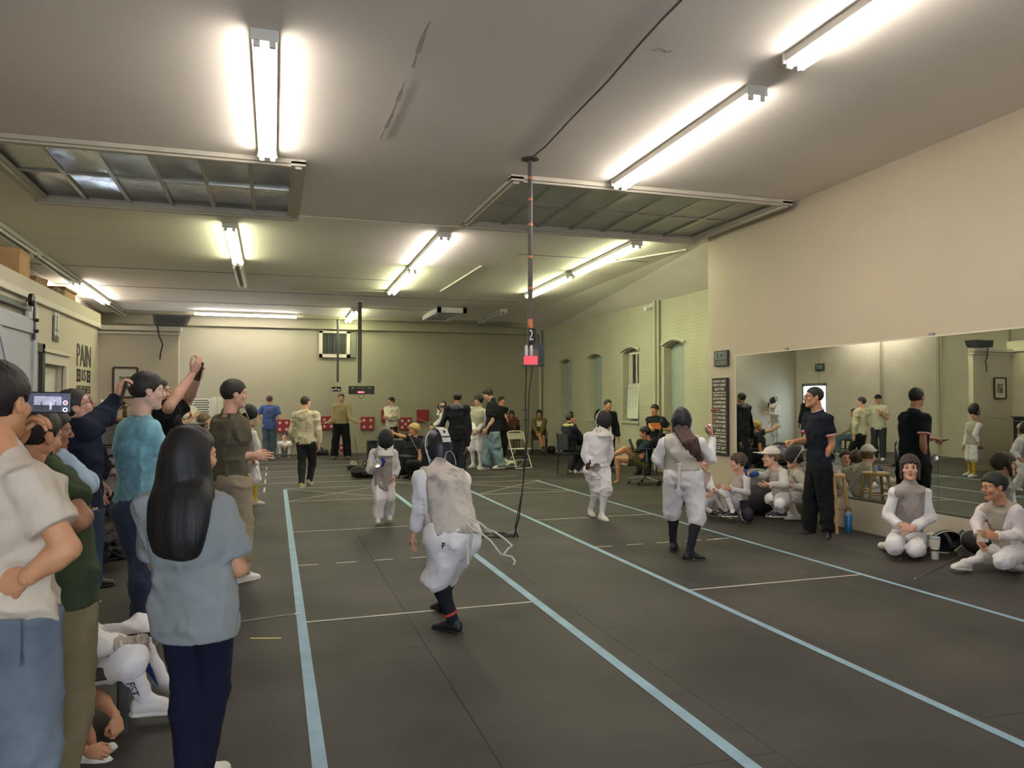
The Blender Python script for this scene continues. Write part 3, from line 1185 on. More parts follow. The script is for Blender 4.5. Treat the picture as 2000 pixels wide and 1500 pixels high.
# ------------------------------------------------------------------ the room
XL, XP, XM, XB, YF, YC, YB = -4.55, -2.64, 6.85, 8.3, 23.5, 13.4, -3.2     # walls: rear left, office, mirror, brick; far, partition, shop front
HOFF = 2.96
W_ = mat('wall_paint', 'bfb49f', .75, var=.04, vs=1.2, bump=.06, bs=40)
W_far = mat('wall_far_paint', '9e9882', .75, var=.04, vs=1.0, bump=.06, bs=40)
TRIM = mat('trim_paint', 'cdc3b2', .6, var=.03, vs=3)
CEIL = mat('ceiling_paint', 'e9dfd3', .8, var=.05, vs=.6, bump=.05, bs=14)
BLK = mat('black_plastic', '18181b', .45, var=.1)
DKM = mat('dark_metal', '35353a', .4, metal=.7, var=.1)
STEEL = mat('steel', 'b8b8ba', .28, metal=.95, var=.05)
WHITE = mat('white_plastic', 'dcd8d0', .45, var=.03)
GREY = mat('grey_paint', '7e7f80', .55, var=.05)
WOOD = mat('stool_wood', 'b9935c', .5, var=.22, vs=9, stretch=(6, 6, 1))


def brick_mat(name, col, ax, sc=1.0):
    m = mat(name, col, .7, var=.05, vs=2.0)
    nt = m.node_tree
    b = nt.nodes['Principled BSDF']
    tc = nt.nodes['Texture Coordinate']
    sp = nt.nodes.new('ShaderNodeSeparateXYZ')
    cb = nt.nodes.new('ShaderNodeCombineXYZ')
    nt.links.new(tc.outputs['Object'], sp.inputs[0])
    nt.links.new(sp.outputs[ax], cb.inputs[0])
    nt.links.new(sp.outputs[2], cb.inputs[1])
    bt = nt.nodes.new('ShaderNodeTexBrick')
    bt.inputs['Scale'].default_value = 1.0
    bt.inputs['Brick Width'].default_value = .22
    bt.inputs['Row Height'].default_value = .075
    bt.inputs['Mortar Size'].default_value = .007
    bt.inputs['Mortar Smooth'].default_value = .4
    nt.links.new(cb.outputs[0], bt.inputs['Vector'])
    bp = nt.nodes.new('ShaderNodeBump')
    bp.inputs['Strength'].default_value = .55
    bp.inputs['Distance'].default_value = .012
    bp.invert = True
    nt.links.new(bt.outputs['Fac'], bp.inputs['Height'])
    nt.links.new(bp.outputs['Normal'], b.inputs['Normal'])
    return m


BRICK_Y = brick_mat('painted_brick_y', 'a8a58a', 1)

# floor: black rubber mats butted together, tape lines on top
FLOOR = mat('rubber', '3b3733', .62, var=.55, vs=.9, bump=.25, bs=260, spec=.35, det=8)
SUB = mat('subfloor', '33302b', .9, var=0)
fl = MB().box(((XL + XB) / 2, (YB + YF) / 2, -.06), (XB - XL + .4, YF - YB + .4, .1)).build('floor', SUB, kind='structure')
mw, ml = 1.22, 3.03
x0s = .95 - 5 * mw
me = None
k = 0
for i in range(12):
    xa = max(XL, x0s + i * mw)
    xb = min(XB, x0s + (i + 1) * mw)
    if xb - xa < .1:
        continue
    for jn in range(10):
        off = (i % 2) * 1.1 - 1.0
        ya, yb = max(YB, YB + jn * ml + off), min(YF, YB + (jn + 1) * ml + off)
        if yb - ya < .1:
            continue
        MB().box(((xa + xb) / 2, (ya + yb) / 2, -.005), (xb - xa - .003, yb - ya - .003, .01)).build('floor_mat', FLOOR, fl)
TB = mat('blue_tape', '8aa9bb', .6, var=.14, vs=5, det=8)
TW = mat('white_tape', 'b9b6a8', .6, var=.12, vs=6)


def tape(p, q, w, m=TW):
    p, q = V(p), V(q)
    u = nz(q - p)
    n = np.array([-u[1], u[0]]) * w / 2
    z = .0012
    MB().quadbox([(*(p - n), z), (*(q - n), z), (*(q + n), z), (*(p + n), z)], .0018, (0, 0, 1)).build('tape_line', m, fl)


for x, y1, w in ((.2, 14.2, .065), (1.98, 14.3, .07), (3.3, 14.4, .058)):
    tape((x, -1.5), (x, y1), w, TB)
tape((5.2, 1.0), (5.08, 8.0), .05, TB)
tape((5.08, 8.0), (4.98, 14.4), .05, TB)
for xa, xb, dz in ((.2, 1.98, 0), (3.3, 5.12, 0)):
    for y in (5.69, 9.6):
        tape((xa + .03, y - .02), (xb - .03, y + .02), .026)
    for y in (12.47, 14.35):
        tape((xa, y), (xb - .05, y + .04), .024)
    tape((xa, 12.5), (xb - .06, 14.35), .02)
    tape((xa, 14.3), (xb - .06, 12.5), .02)
    n = 5
    L = (xb - xa) / (n - .1)
    for i in range(n):
        tape((xa + .03 + i * L, 7.63 + i * .01), (xa + .03 + i * L + L * .52, 7.63 + i * .012), .026)
for y, xa, xb in ((15.3, -1.6, 4.9), (16.5, -1.6, 2.2), (17.9, -1.6, 6.4), (19.3, -1.4, 2.6), (20.6, -1.4, 7.4)):
    tape((xa, y), (xb, y + .05), .03)
for y in (13.9, 15.4, 16.9, 18.4):
    tape((-.15, y), (-.15, y + .75), .03)
tape((1.7, 17.9), (2.1, 16.4), .03)
tape((1.98, 15.4), (2.6, 14.4), .03)
for px, py, qx, qy in ((3080 / 6.3, 1247, 549, 1247), (1380, 1055, 1405, 1053)):
    a, b = floor_pt(px, py), floor_pt(qx, qy)
    tape(a[:2], b[:2], .02, TW if px > 600 else mat('yellow_tape', 'c9c47a', .6, var=0))


def wallbox(name, x0, x1, y0, y1, z0, z1, m, **kw):
    return MB().box(((x0 + x1) / 2, (y0 + y1) / 2, (z0 + z1) / 2), (x1 - x0, y1 - y0, z1 - z0)).build(name, m, kind='structure', **kw)


# walls
wallbox('wall_right', XM, XM + .18, YB, 11.05, -.01, 4.75, mat('wall_smooth', 'b5a890', .7, var=.03, vs=1.0, bump=.03, bs=30))
wallbox('wall_back', XL, XB + .3, YF, YF + .2, -.01, 4.3, W_far)
wallbox('wall_rear_right', XM + .18, XB + .3, 11.0, 11.1, -.01, 4.5, BRICK_Y)
# brick wall with four arched, boarded window niches
wins = []
for a, b, top, sill in ((1095.6, 1117, 698, 818), (1150, 1176, 688, 820), (1217, 1248, 676, 823), (1297, 1337, 661, 829)):
    p, q, r_ = on_x(a, 783, XB), on_x(b, 783, XB), on_x((a + b) / 2, top, XB)
    s_ = on_x((a + b) / 2, sill, XB)
    wins.append((q[1], p[1], r_[2], max(.75, s_[2])))
wins.sort()
bm = MB()
B_ = bm.bm
HB = 4.2
prev = 11.05


def face(pts, mi=0):
    f = B_.faces.new([B_.verts.new(Vector(p)) for p in pts])
    f.material_index = mi


for y0, y1, zt, zs in wins:
    face([(XB, prev, -.01), (XB, prev, HB), (XB, y0, HB), (XB, y0, -.01)])
    face([(XB, y0, -.01), (XB, y0, zs), (XB, y1, zs), (XB, y1, -.01)])
    sp = zt - .16
    arc = [(XB, y0 + (y1 - y0) * t, sp + .16 * math.sin(math.pi * (.12 + .76 * t)) - .16 * math.sin(math.pi * .12) * 1.0) for t in np.linspace(0, 1, 9)]
    face(arc + [(XB, y1, HB), (XB, y0, HB)])
    rim = [(XB, y0, zs)] + arc + [(XB, y1, zs)]
    dp = .22
    for a, b in zip(rim, rim[1:] + rim[:1]):
        face([a, b, (a[0] + dp, b[1], b[2]), (a[0] + dp, a[1], a[2])])
    prev = y1
face([(XB, prev, -.01), (XB, prev, HB), (XB, YF, HB), (XB, YF, -.01)])
bw = bm.build('wall_brick', BRICK_Y, kind='structure')
PANEL = mat('window_board', '8f9788', .7, var=.06, vs=3)
for i, (y0, y1, zt, zs) in enumerate(wins):
    o = MB().box((XB + .2, (y0 + y1) / 2, (zs + zt) / 2), (.03, y1 - y0, zt - zs)).build(f'window_{i + 1}', PANEL, kind='structure')
    B = MB()
    for k in range(9):
        t0, t1 = k / 9, (k + 1) / 9
        f = lambda t: (XB - .03, y0 - .06 + (y1 - y0 + .12) * t, zt - .17 + .16 * math.sin(math.pi * (.12 + .76 * t)))
        B.tube([f(t0), f(t1)], .035, 6)
    B.build('arch_moulding', mat('brick_trim', 'b0ac92', .7, var=.04), o)
    B = MB().box((XB + .02, (y0 + y1) / 2, zs - .02), (.14, y1 - y0 + .1, .05))
    B.build('window_sill', mat('brick_trim', 'b0ac92', .7, var=.04), o)
    if i == 1:
        yc, zm = (y0 + y1) / 2, zs + (zt - zs) * .5
        MB().box((XB + .17, yc, (zm + zt) / 2 - .08), (.03, (y1 - y0) * .72, (zt - zm) * .8)).build('pane', mat('dark_glass', '2c3430', .12, var=.1), o)
        B = MB()
        for dy in (-.36, -.05, .25, .36):
            B.box((XB + .14, yc + dy * (y1 - y0), (zm + zt) / 2 - .08), (.03, .035, (zt - zm) * .84))
        B.box((XB + .14, yc, zm - .02), (.04, (y1 - y0) * .8, .05)).box((XB + .14, yc, zt - .17), (.04, (y1 - y0) * .8, .05))
        B.build('window_frame', TRIM, o)
        # paper chart hung in the lower half
        pe = empty('paper_chart', (XB + .06, yc, zs + .05), 0, 'long white paper chart taped over the lower half of the glazed brick-wall window', 'chart')
        MB().box((0, 0, (zm - zs) * .47), (.012, (y1 - y0) * .68, (zm - zs) * .9), rot=(0, .04, 0)).build('sheet', mat('paper', 'c3c6b0', .8, var=.04), pe)
        B = MB()
        for r in range(15):
            for c in range(3):
                B.box((-.010, -.17 + c * .17, .12 + r * .055), (.006, .12 if (r + c) % 3 else .07, .012))
        B.build('print', mat('faint_ink', '7a7e70', .8, var=0), pe)
wallbox('trim_5', XB - .03, XB + .02, 11.2, YF, -.01, .12, W_far)
# pilasters and pipes on the brick wall
for i, px in enumerate((1283, 1290)):
    y = on_x(px, 783, XB)[1]
    MB().tube([(XB - .05, y, .05), (XB - .05, y, 3.95)], .035 if i else .05, 10).build('pipe', mat('pipe_paint', 'aaa78e', .6, var=.04), bw)
y = on_x(1060, 783, XB)[1]
MB().tube([(XB - .08, YF - .25, .8), (XB - .08, YF - .25, 4.0)], .05, 10).build('pipe', mat('pipe_paint', 'aaa78e', .6, var=.04), bw)

# rear-left brick wall with a glazed exit door to the daylight
dy0, dy1, dzt = 21.9, 23.2, 2.2
m = MB()
m.box((XL - .1, (YB + dy0) / 2, 2.2), (.2, dy0 - YB, 4.6)).box((XL - .1, (dy1 + YF) / 2, 2.2), (.2, YF - dy1, 4.6)).box((XL - .1, (dy0 + dy1) / 2, (dzt + 4.5) / 2), (.2, dy1 - dy0, 4.5 - dzt))
m.build('wall_left', brick_mat('painted_brick_left', 'c4bcaa', 1), kind='structure')
d = MB().box((XL - .05, dy0 + .04, dzt / 2), (.08, .08, dzt)).box((XL - .05, dy1 - .04, dzt / 2), (.08, .08, dzt)).box((XL - .05, (dy0 + dy1) / 2, dzt - .05), (.08, dy1 - dy0, .1)).box((XL - .05, (dy0 + dy1) / 2, .12), (.08, dy1 - dy0, .24))
do = d.build('door_4', mat('aluminium', '8c8f94', .35, metal=.8, var=.04), kind='structure')
gl = mat('door_glass', 'e8f0ff', .02, var=0, trans=1.0)
MB().box((XL - .06, (dy0 + dy1) / 2, dzt / 2 + .08), (.012, dy1 - dy0 - .16, dzt - .34)).build('pane', gl, do)
MB().tube([(XL + .03, dy0 + .16, 1.05), (XL + .03, dy1 - .16, 1.05)], .018, 8).build('push_bar', STEEL, do)
e = empty('exit_sign', (XL + .02, 22.2, 2.75), 0, 'small dark exit sign over the glazed rear door, seen in the mirror', 'sign')
MB().box((.02, 0, 0), (.05, .42, .26), bev=.008).build('housing', mat('sign_dark', '2a332f', .5, var=0), e)
text_mesh('EXIT', .2, basis((.047, 0, 0), (0, 1, 0), (0, 0, 1), (1, 0, 0)), mat('exit_letters', 'c5d2c8', .5, var=0), 'lettering', e, w=.32)
for i, y in enumerate((17.2, 19.4, 15.0)):
    MB().tube([(XL + .05, y, .05), (XL + .05, y, 4.05)], .028, 8).build('pipe', mat('pipe_paint2', 'b4b0a2', .6, var=.04), bpy.data.objects['wall_left'])

# office wall, its doors, parapet trim and the short front partition
m = MB()
yq = lambda px: float(on_x(px, 783, XP)[1])
D3a, D3b = yq(82), yq(122)
D3h = float(on_x(100, 712, XP)[2])
m.box((XP - .06, (YB + D3a) / 2, HOFF / 2), (.12, D3a - YB, HOFF)).box((XP - .06, (D3b + YC + .12) / 2, HOFF / 2), (.12, YC + .12 - D3b, HOFF)).box((XP - .06, (D3a + D3b) / 2, (D3h + HOFF) / 2), (.12, D3b - D3a, HOFF - D3h))
m.build('wall_office', W_, kind='structure')
wallbox('wall_partition', XP, -1.48, YC, YC + .12, -.01, 2.70, W_)
tz = 2.74
m = MB().box((XP + .02, (YB + YC) / 2, tz), (.06, YC - YB, .05)).box((XP + .012, (YB + YC) / 2, tz + .04), (.04, YC - YB, .025))
m.build('trim_1', TRIM, kind='structure')
MB().box(((XP - 1.46) / 2 + .01, YC - .01, 2.735), (-1.44 - XP, .17, .07)).box(((XP - 1.46) / 2 + .01, YC - .005, 2.66), (-1.44 - XP, .14, .03)).build('trim_2', TRIM, kind='structure')
MB().box((XP - .8, (YB + YC) / 2, 2.70), (1.5, YC - YB, .06)).build('ceiling_2', W_, kind='structure')
MB().box((-2.06, YC - .012, .05), (1.16, .02, .1)).build('baseboard_partition', TRIM, kind='structure')
# recessed white door with casing
d = MB().box((XP - .10, (D3a + D3b) / 2, D3h / 2), (.04, D3b - D3a - .02, D3h - .01)).build('door_3', mat('door_paint', 'cfc8b8', .5, var=.03), kind='structure')
MB().box((XP + .015, D3b + .06, D3h / 2), (.05, .12, D3h)).box((XP + .015, (D3a + D3b) / 2, D3h + .07), (.05, D3b - D3a + .24, .14)).box((XP + .03, (D3a + D3b) / 2, D3h + .15), (.09, D3b - D3a + .3, .04)).build('door_frame', TRIM, d)
for z0, z1 in ((.2, .95), (1.1, D3h - .2)):
    MB().box((XP - .075, (D3a + D3b) / 2, (z0 + z1) / 2), (.02, (D3b - D3a) * .6, z1 - z0), bev=.008).build('door_panel', mat('door_paint', 'cfc8b8', .5, var=.03), d)
MB().lathe([(0, 0), (.03, .0), (.032, .02), (.02, .05), (0, .055)], M=basis((XP - .075, D3b - .1, 1.0), (0, 1, 0), (0, 0, 1), (1, 0, 0))).build('knob', STEEL, d)
# dark framed window next to it
a, b = yq(46), yq(77)
zt, zb = float(on_x(60, 668, XP)[2]), 1.2
d = MB()
for yy in (a + .05, b - .05):
    d.box((XP + .02, yy, (zt + zb) / 2), (.07, .1, zt - zb))
d.box((XP + .02, (a + b) / 2, zt - .05), (.07, b - a, .1)).box((XP + .02, (a + b) / 2, zb + .05), (.07, b - a, .1))
d = d.build('window_5', mat('dark_green_frame', '333a36', .5, var=.05), kind='structure')
MB().box((XP + .005, (a + b) / 2, (zt + zb) / 2), (.012, b - a - .18, zt - zb - .18)).build('pane', mat('frosted', 'b4b09f', .35, var=.05), d)
# barn door on its rail
a, b = 7.9, yq(44)
zt = float(on_x(30, 618, XP)[2])
BD = mat('barn_door_paint', 'a3a7ac', .55, var=.05, vs=3)
d = MB().box((XP + .1, (a + b) / 2, zt / 2 + .02), (.03, b - a, zt - .04)).build('door_1', BD, kind='structure')
for yy in (a + .06, b - .07):
    MB().box((XP + .125, yy, zt / 2), (.03, .13, zt - .04), bev=.004).build('door_stile', BD, d)
for z0 in (.12, zt * .5, zt - .1):
    MB().box((XP + .125, (a + b) / 2, z0), (.028, b - a - .25, .14), bev=.004).build('door_rail', BD, d)
MB().box((XP + .12, (a + b) / 2, zt * .75), (.02, .1, (b - a) * 1.25), rot=(.62, 0, 0)).build('door_brace', BD, d)
r = MB().box((XP + .06, (a + b) / 2 - .3, zt + .12), (.02, 2.4, .06)).build('door_track', BLK, d)
for yy in (a + .25, b - .13):
    B = MB().box((XP + .14, yy, zt - .02), (.015, .06, .42))
    B.lathe([(0, -.02), (.07, -.02), (.07, .02), (0, .02)], M=basis((XP + .11, yy, zt + .2), (0, 1, 0), (0, 0, 1), (1, 0, 0)), n=18)
    for z0 in (-.14, -.02):
        B.lathe([(0, 0), (.02, 0), (.02, .03), (0, .03)], M=basis((XP + .15, yy, zt + z0), (0, 1, 0), (0, 0, 1), (1, 0, 0)), n=8)
    B.build('roller_hanger', BLK, d)
# lettering on the office wall
y0, y1 = yq(148.5), yq(175.5)
TX = mat('wall_letters', '4a423c', .7, var=.04)
rows = []
zz = lambda y: float(on_x(162, y, XP)[2])
bx = lambda z: basis((XP + .006, (y0 + y1) / 2, z), (0, 1, 0), (0, 0, 1), (1, 0, 0))
w = y1 - y0
for t, ya, yb_, ww in (('PAIN', 676, 719, w), ('IS', 723, 745, w * .3), ('WEAKNESS', 754, 770, w), ('LEAVING', 774, 795, w), ('THE', 803, 821, w * .5), ('BODY', 826, 850, w)):
    hgt = zz(ya) - zz(yb_)
    rows.append((t, bx((zz(ya) + zz(yb_)) / 2), hgt / .70, ww))
lt = join_text(rows, 'wall_lettering', TX, label='dark block lettering PAIN IS WEAKNESS LEAVING on the white office wall', cat='lettering')
B = MB()
for ya, yb_, sx in ((722, 746, -1), (722, 746, 1), (803, 821, -1), (803, 821, 1)):
    zc, hh = (zz(ya) + zz(yb_)) / 2, zz(ya) - zz(yb_)
    yy = (y0 + y1) / 2 + sx * w * .36
    ww = w * .24
    B.box((XP + .004, yy, zc + hh * .4), (.006, ww, hh * .2)).box((XP + .004, yy, zc - hh * .4), (.006, ww, hh * .2))
    B.box((XP + .004, yy - ww * .35, zc), (.006, ww * .3, hh)).box((XP + .004, yy + ww * .35, zc), (.006, ww * .3, hh))
    B.box((XP + .004, yy, zc), (.006, ww * .2, hh * .22))
B.build('square_mark', TX, lt, kind='stuff')

# shop front behind the camera: daylight comes in here
m = MB()
wx0, wx1, wz0, wz1 = -1.0, 1.8, .7, 2.7
m.box(((XL + wx0) / 2, YB - .1, 2.3), (wx0 - XL, .2, 4.8)).box(((wx1 + XM) / 2, YB - .1, 2.3), (XM - wx1 + .4, .2, 4.8)).box(((wx0 + wx1) / 2, YB - .1, wz0 / 2), (wx1 - wx0, .2, wz0)).box(((wx0 + wx1) / 2, YB - .1, (wz1 + 4.8) / 2), (wx1 - wx0, .2, 4.8 - wz1))
m.build('wall_front', W_, kind='structure')
m = MB()
for i in range(5):
    m.box((wx0 + (wx1 - wx0) * i / 4, YB - .08, (wz0 + wz1) / 2), (.08, .1, wz1 - wz0))
m.box(((wx0 + wx1) / 2, YB - .08, wz1 - .4), (wx1 - wx0, .1, .07)).box(((wx0 + wx1) / 2, YB - .08, wz0 + .04), (wx1 - wx0, .12, .08))
wf = m.build('window_6', mat('aluminium', '8c8f94', .35, metal=.8, var=.04), kind='structure')

# ceiling: falls gently to the far end; two recessed skylight bays; lower strip over the brick bay
SK = ((-2.95, .25, 9.0, 11.46), (2.80, 6.66, 8.82, 11.2))
xs = sorted({XL - .2, XM + .1, *(v for q in SK for v in q[:2])})
ys = sorted({YB - .2, 11.05, YF + .2, *(v for q in SK for v in q[2:])})
B = MB()
for xa, xb in zip(xs, xs[1:]):
    for ya, yb_ in zip(ys, ys[1:]):
        xm, ym = (xa + xb) / 2, (ya + yb_) / 2
        if any(q[0] < xm < q[1] and q[2] < ym < q[3] for q in SK):
            continue
        f = B.bm.faces.new([B.bm.verts.new((x, y, ceil_z(y))) for x, y in ((xa, ya), (xa, yb_), (xb, yb_), (xb, ya))])
f = B.bm.faces.new([B.bm.verts.new(p) for p in ((XM + .1, 11.05, ceil_z(11.05)), (XM + .1, YF + .2, ceil_z(YF + .2)), (XB + .2, YF + .2, 3.82), (XB + .2, 11.05, 3.74))])
bmesh.ops.remove_doubles(B.bm, verts=B.bm.verts[:], dist=1e-4)
cl = B.build('ceiling', CEIL, kind='structure')
MB().box((2, 10, 4.95), (14, 28, .1)).build('roof', CEIL, kind='structure')
PANE = mat('skylight_plastic', '9fa4a6', .16, metal=.45, var=.1, vs=2.5, bump=.6, bs=2.2, spec=.8)
FRM = mat('skylight_metal', 'b0aca4', .3, metal=.5, var=.05)
for i, (xa, xb, ya, yb_) in enumerate(SK):
    zc = ceil_z((ya + yb_) / 2)
    s = MB()
    for (p, q) in (((xa, ya), (xb, ya)), ((xa, yb_), (xb, yb_)), ((xa, ya), (xa, yb_)), ((xb, ya), (xb, yb_))):
        cx, cy = (p[0] + q[0]) / 2, (p[1] + q[1]) / 2
        sx, sy = abs(q[0] - p[0]), abs(q[1] - p[1])
        z0 = ceil_z(cy)
        s.box((cx, cy, z0 + .08), (sx + .03, sy + .03, .26))
        s.box((cx, cy, z0 - .03), (sx + .16, sy + .16, .05)) if True else None
        s.box((cx, cy, z0 - .055), (sx + .07, sy + .07, .05))
    sk = s.build(f'window_{7 + i}', mat('skylight_trim', 'c0b8a8', .6, var=.04), kind='structure')
    n = 6 if i == 0 else 7
    dx = (xb - xa) / n
    for c in range(n):
        for r_ in range(2):
            y_a, y_b = ya + (yb_ - ya) * r_ / 2, ya + (yb_ - ya) * (r_ + 1) / 2
            B = MB()
            N = 6
            g = [[B.bm.verts.new((xa + dx * (c + u / N), y_a + (y_b - y_a) * v / N, zc + .015 + .03 * math.sin(math.pi * u / N) * math.sin(math.pi * v / N) * (1 if (c + r_) % 2 else .7)))
                  for v in range(N + 1)] for u in range(N + 1)]
            for u in range(N):
                for v in range(N):
                    f = B.bm.faces.new((g[u][v], g[u][v + 1], g[u + 1][v + 1], g[u + 1][v]))
                    f.smooth = True
            B.build('pane', PANE if i == 0 else mat('skylight_plastic2', 'bdc0b2', .4, var=.1, vs=2.5, bump=.2, bs=2.6), sk)
    for c in range(1, n):
        MB().box((xa + dx * c, (ya + yb_) / 2, zc + .015), (.045, yb_ - ya, .04), rot=(-.02, 0, 0)).build('mullion', FRM, sk)
    MB().box(((xa + xb) / 2, (ya + yb_) / 2, zc + .012), (xb - xa, .035, .04)).build('mullion', FRM, sk)
# ceiling seams, conduit, cracks
B = MB().box(((.3 + 2.7) / 2, 11.45, ceil_z(11.45) - .004), (2.4, .03, .012)).build('trim_3', CEIL, kind='structure')
MB().box((2.4, YF - .75, ceil_z(YF - .75) - .04), (12.6, .05, .08)).box((2.0, YF - .1, ceil_z(YF) - .16), (12.5, .18, .3)).build('trim_4', W_far, kind='structure')
SEAM = mat('seam', '7d776e', .8, var=.05)
for ya, xa, xb in ((16.4, XL, 2.5), (18.7, XL, 6.0), (20.8, XL, 5.0), (13.1, 4.2, 6.8)):
    MB().box(((xa + xb) / 2, ya, ceil_z(ya) - .004), (xb - xa, .02, .008)).build('ceiling_seam', SEAM, cl)
c0, c1 = ceil_pt(570, 561), ceil_pt(765, 567)
MB().tube([c0 - [0, 0, .03], c1 - [0, 0, .03]], .022, 8).build('conduit', W_far, cl)
for pts in (((1100, 543), (1180, 513), (1340, 486)), ((860, 568), (900, 543), (940, 518)), ((1178, 610), (1225, 592), (1260, 598))):
    MB().tube([ceil_pt(*p) - [0, 0, .015] for p in pts], .014, 6).build('conduit', CEIL, cl)
for pts in (((742, 270), (752, 248), (765, 222), (775, 195), (783, 175), (790, 158)), ((806, 130), (815, 100), (828, 62), (840, 40)), ((1275, 97), (1290, 92), (1303, 100), (1312, 96))):
    P = [ceil_pt(*p) - [0, 0, .006] for p in pts]
    B = MB()
    for i_, (p, q) in enumerate(zip(P, P[1:])):
        u = nz(q - p)
        n_ = np.cross(u, [0, 0, 1]) * (.014 + .016 * (i_ % 2))
        B.quadbox([p - n_, q - n_ * .7, q + n_ * .4, p + n_ * .6], .004, (0, 0, -1))
    B.build('peeled_paint', mat('peeled', 'b9b0a2', .8, var=.2, vs=20), cl)
cable = [(1330, -3), (1295, 32), (1250, 82), (1185, 158), (1115, 230), (1065, 284), (1038, 306)]
MB().tube([ceil_pt(*p) - [0, 0, .012] for p in cable], .009, 6).build('ceiling_cable', BLK, label='thin black cable clipped along the ceiling to the hanging pole', cat='cable')

# ------------------------------------------------------------------ fluorescent lights
TUBE = {}
for nm, c in (('warm', LAMP_WARM), ('green', LAMP_GREEN)):
    m = mat('tube_' + nm, 'ffffff', .3, var=0)
    b = m.node_tree.nodes['Principled BSDF']
    b.inputs['Emission Color'].default_value = (*c, 1)
    b.inputs['Emission Strength'].default_value = LAMP_POWER
    TUBE[nm] = m
OFFT = mat('dead_tube', 'c9c6bd', .3, var=.03)
HOUS = mat('lamp_housing', 'b8b4aa', .5, var=.03)


def lamp(p, q, kind, label, w=.19):
    p, q = V(p), V(q)
    c = (p + q) / 2
    L = np.linalg.norm(q - p)
    rz = math.atan2(q[1] - p[1], q[0] - p[0])
    e = empty('fluorescent_light', c, 0, label, 'light', 'twin-tube strip lights on the ceiling')
    e.rotation_euler = (0, -math.asin((q[2] - p[2]) / L), rz)
    MB().box((0, 0, -.035), (L, w, .07), bev=.008).build('housing', HOUS, e)
    for s in (-1, 1):
        MB().tube([(-L / 2 + .03, s * w * .3, -.10), (L / 2 - .03, s * w * .3, -.10)], .026, 12).build('tube', TUBE[kind] if kind else OFFT, e)
        B = MB()
        for t in (-1, 1):
            B.box((s * (L / 2 - .015), t * w * .3, -.09), (.03, .05, .08), bev=.006)
        B.box((s * L / 2, 0, -.04), (.02, w + .02, .09), bev=.004)
        B.build('socket', WHITE, e)
    return e


def lamp_px(a, b, kind, label, X=None, **kw):
    p, q = ceil_pt(*a), ceil_pt(*b)
    if X is not None:
        p[0] = q[0] = X
    return lamp(p - [0, 0, .003], q - [0, 0, .003], kind, label, **kw)


lamp((-.085, 6.0, ceil_z(6.0)), (-.085, 8.72, ceil_z(8.72)), 'warm', 'lit strip light in front of the reflective skylight bay')
lamp((4.09, 8.62, ceil_z(8.62)), (4.09, 5.78, ceil_z(5.78)), 'warm', 'long lit strip light beside the drop pole, before the right skylight bay')
lamp((4.03, 5.2, ceil_z(5.2)), (4.03, 2.45, ceil_z(2.45)), 'warm', 'lit strip light at the top edge of the frame, partly cut off')
lamp((-.65, 12.15, ceil_z(12.15)), (-.65, 14.9, ceil_z(14.9)), 'green', 'lit strip light just behind the reflective skylight bay')
lamp((2.58, 11.85, ceil_z(11.85)), (2.58, 14.6, ceil_z(14.6)), 'warm', 'nearer lit strip light of the pair over the middle floor')
lamp((2.58, 14.85, ceil_z(14.85)), (2.58, 17.6, ceil_z(17.6)), 'green', 'farther lit strip light of the pair over the middle floor')
lamp((5.8, 11.55, ceil_z(11.55)), (5.8, 14.2, ceil_z(14.2)), 'green', 'nearer lit strip light of the pair close to the brick wall')
lamp((5.8, 14.55, ceil_z(14.55)), (5.8, 17.25, ceil_z(17.25)), 'green', 'farther lit strip light of the pair close to the brick wall')
lamp((-2.1, 22.4, ceil_z(22.4)), (.62, 22.45, ceil_z(22.4)), 'warm', 'lit strip light running crosswise along the far wall')
lamp((2.1, 20.9, ceil_z(20.9)), (2.1, 23.2, ceil_z(23.2)), 'green', 'small lit strip light above the hanging scoreboard poles')
lamp((-3.98, 18.0, ceil_z(18.0)), (-3.98, 20.9, ceil_z(20.9)), 'warm', 'lit strip light over the white office partition')
lamp((-3.98, 15.1, ceil_z(15.1)), (-3.98, 17.8, ceil_z(17.8)), None, 'unlit strip light beside the lit one over the office')
lamp((-3.98, 12.2, ceil_z(12.2)), (-3.98, 14.9, ceil_z(14.9)), None, 'unlit strip light at the left edge above the office boxes')
lamp((-3.98, 21.0, ceil_z(21.0)), (-3.98, 23.2, ceil_z(23.2)), None, 'unlit strip light beyond the lit one over the office')
lamp((-.67, 15.2, ceil_z(15.2)), (-.67, 17.6, ceil_z(17.6)), None, 'unlit strip light behind the greenish left one')
lamp((6.0, 20.0, ceil_z(20.0)), (6.0, 22.4, ceil_z(22.4)), None, 'unlit strip light near the far end of the brick wall')

# ------------------------------------------------------------------ things hung from the ceiling
def rbox(e, name, c, s, m, bev=.006, rot=None, **kw):
    return MB().box(c, s, rot=rot, bev=bev).build(name, m, e, **kw)


PX, PY = 2.77, 8.18
zt = ceil_z(PY)
e = empty('drop_pole', (PX, PY, 1.9), 0, 'dark pole with orange tape rings dropping from the ceiling, carrying a scoring machine', 'pole')
zy = lambda y: float(hit(1035, y, (PX, PY, 0), FWH)[2])
MB().tube([(0, 0, zy(668) - 1.9), (0, 0, zt - 1.9)], .028, 12).build('tube', mat('pole_paint', '4b4742', .5, var=.1), e)
MB().lathe([(0, 0), (.1, 0), (.1, -.012), (.03, -.03), (0, -.03)], c=(0, 0, zt - 1.9)).build('ceiling_flange', mat('pole_paint', '4b4742', .5, var=.1), e)
for y in (348, 390, 439, 502, 563, 632):
    hh = .013 if y < 600 else .05
    MB().lathe([(.0285, -hh), (.031, -hh), (.031, hh), (.0285, hh)], c=(0, 0, zy(y) - 1.9), n=12).build('tape_ring', mat('orange_tape', 'c4714e', .6, var=.06), e)
bz = zy(696) - 1.9
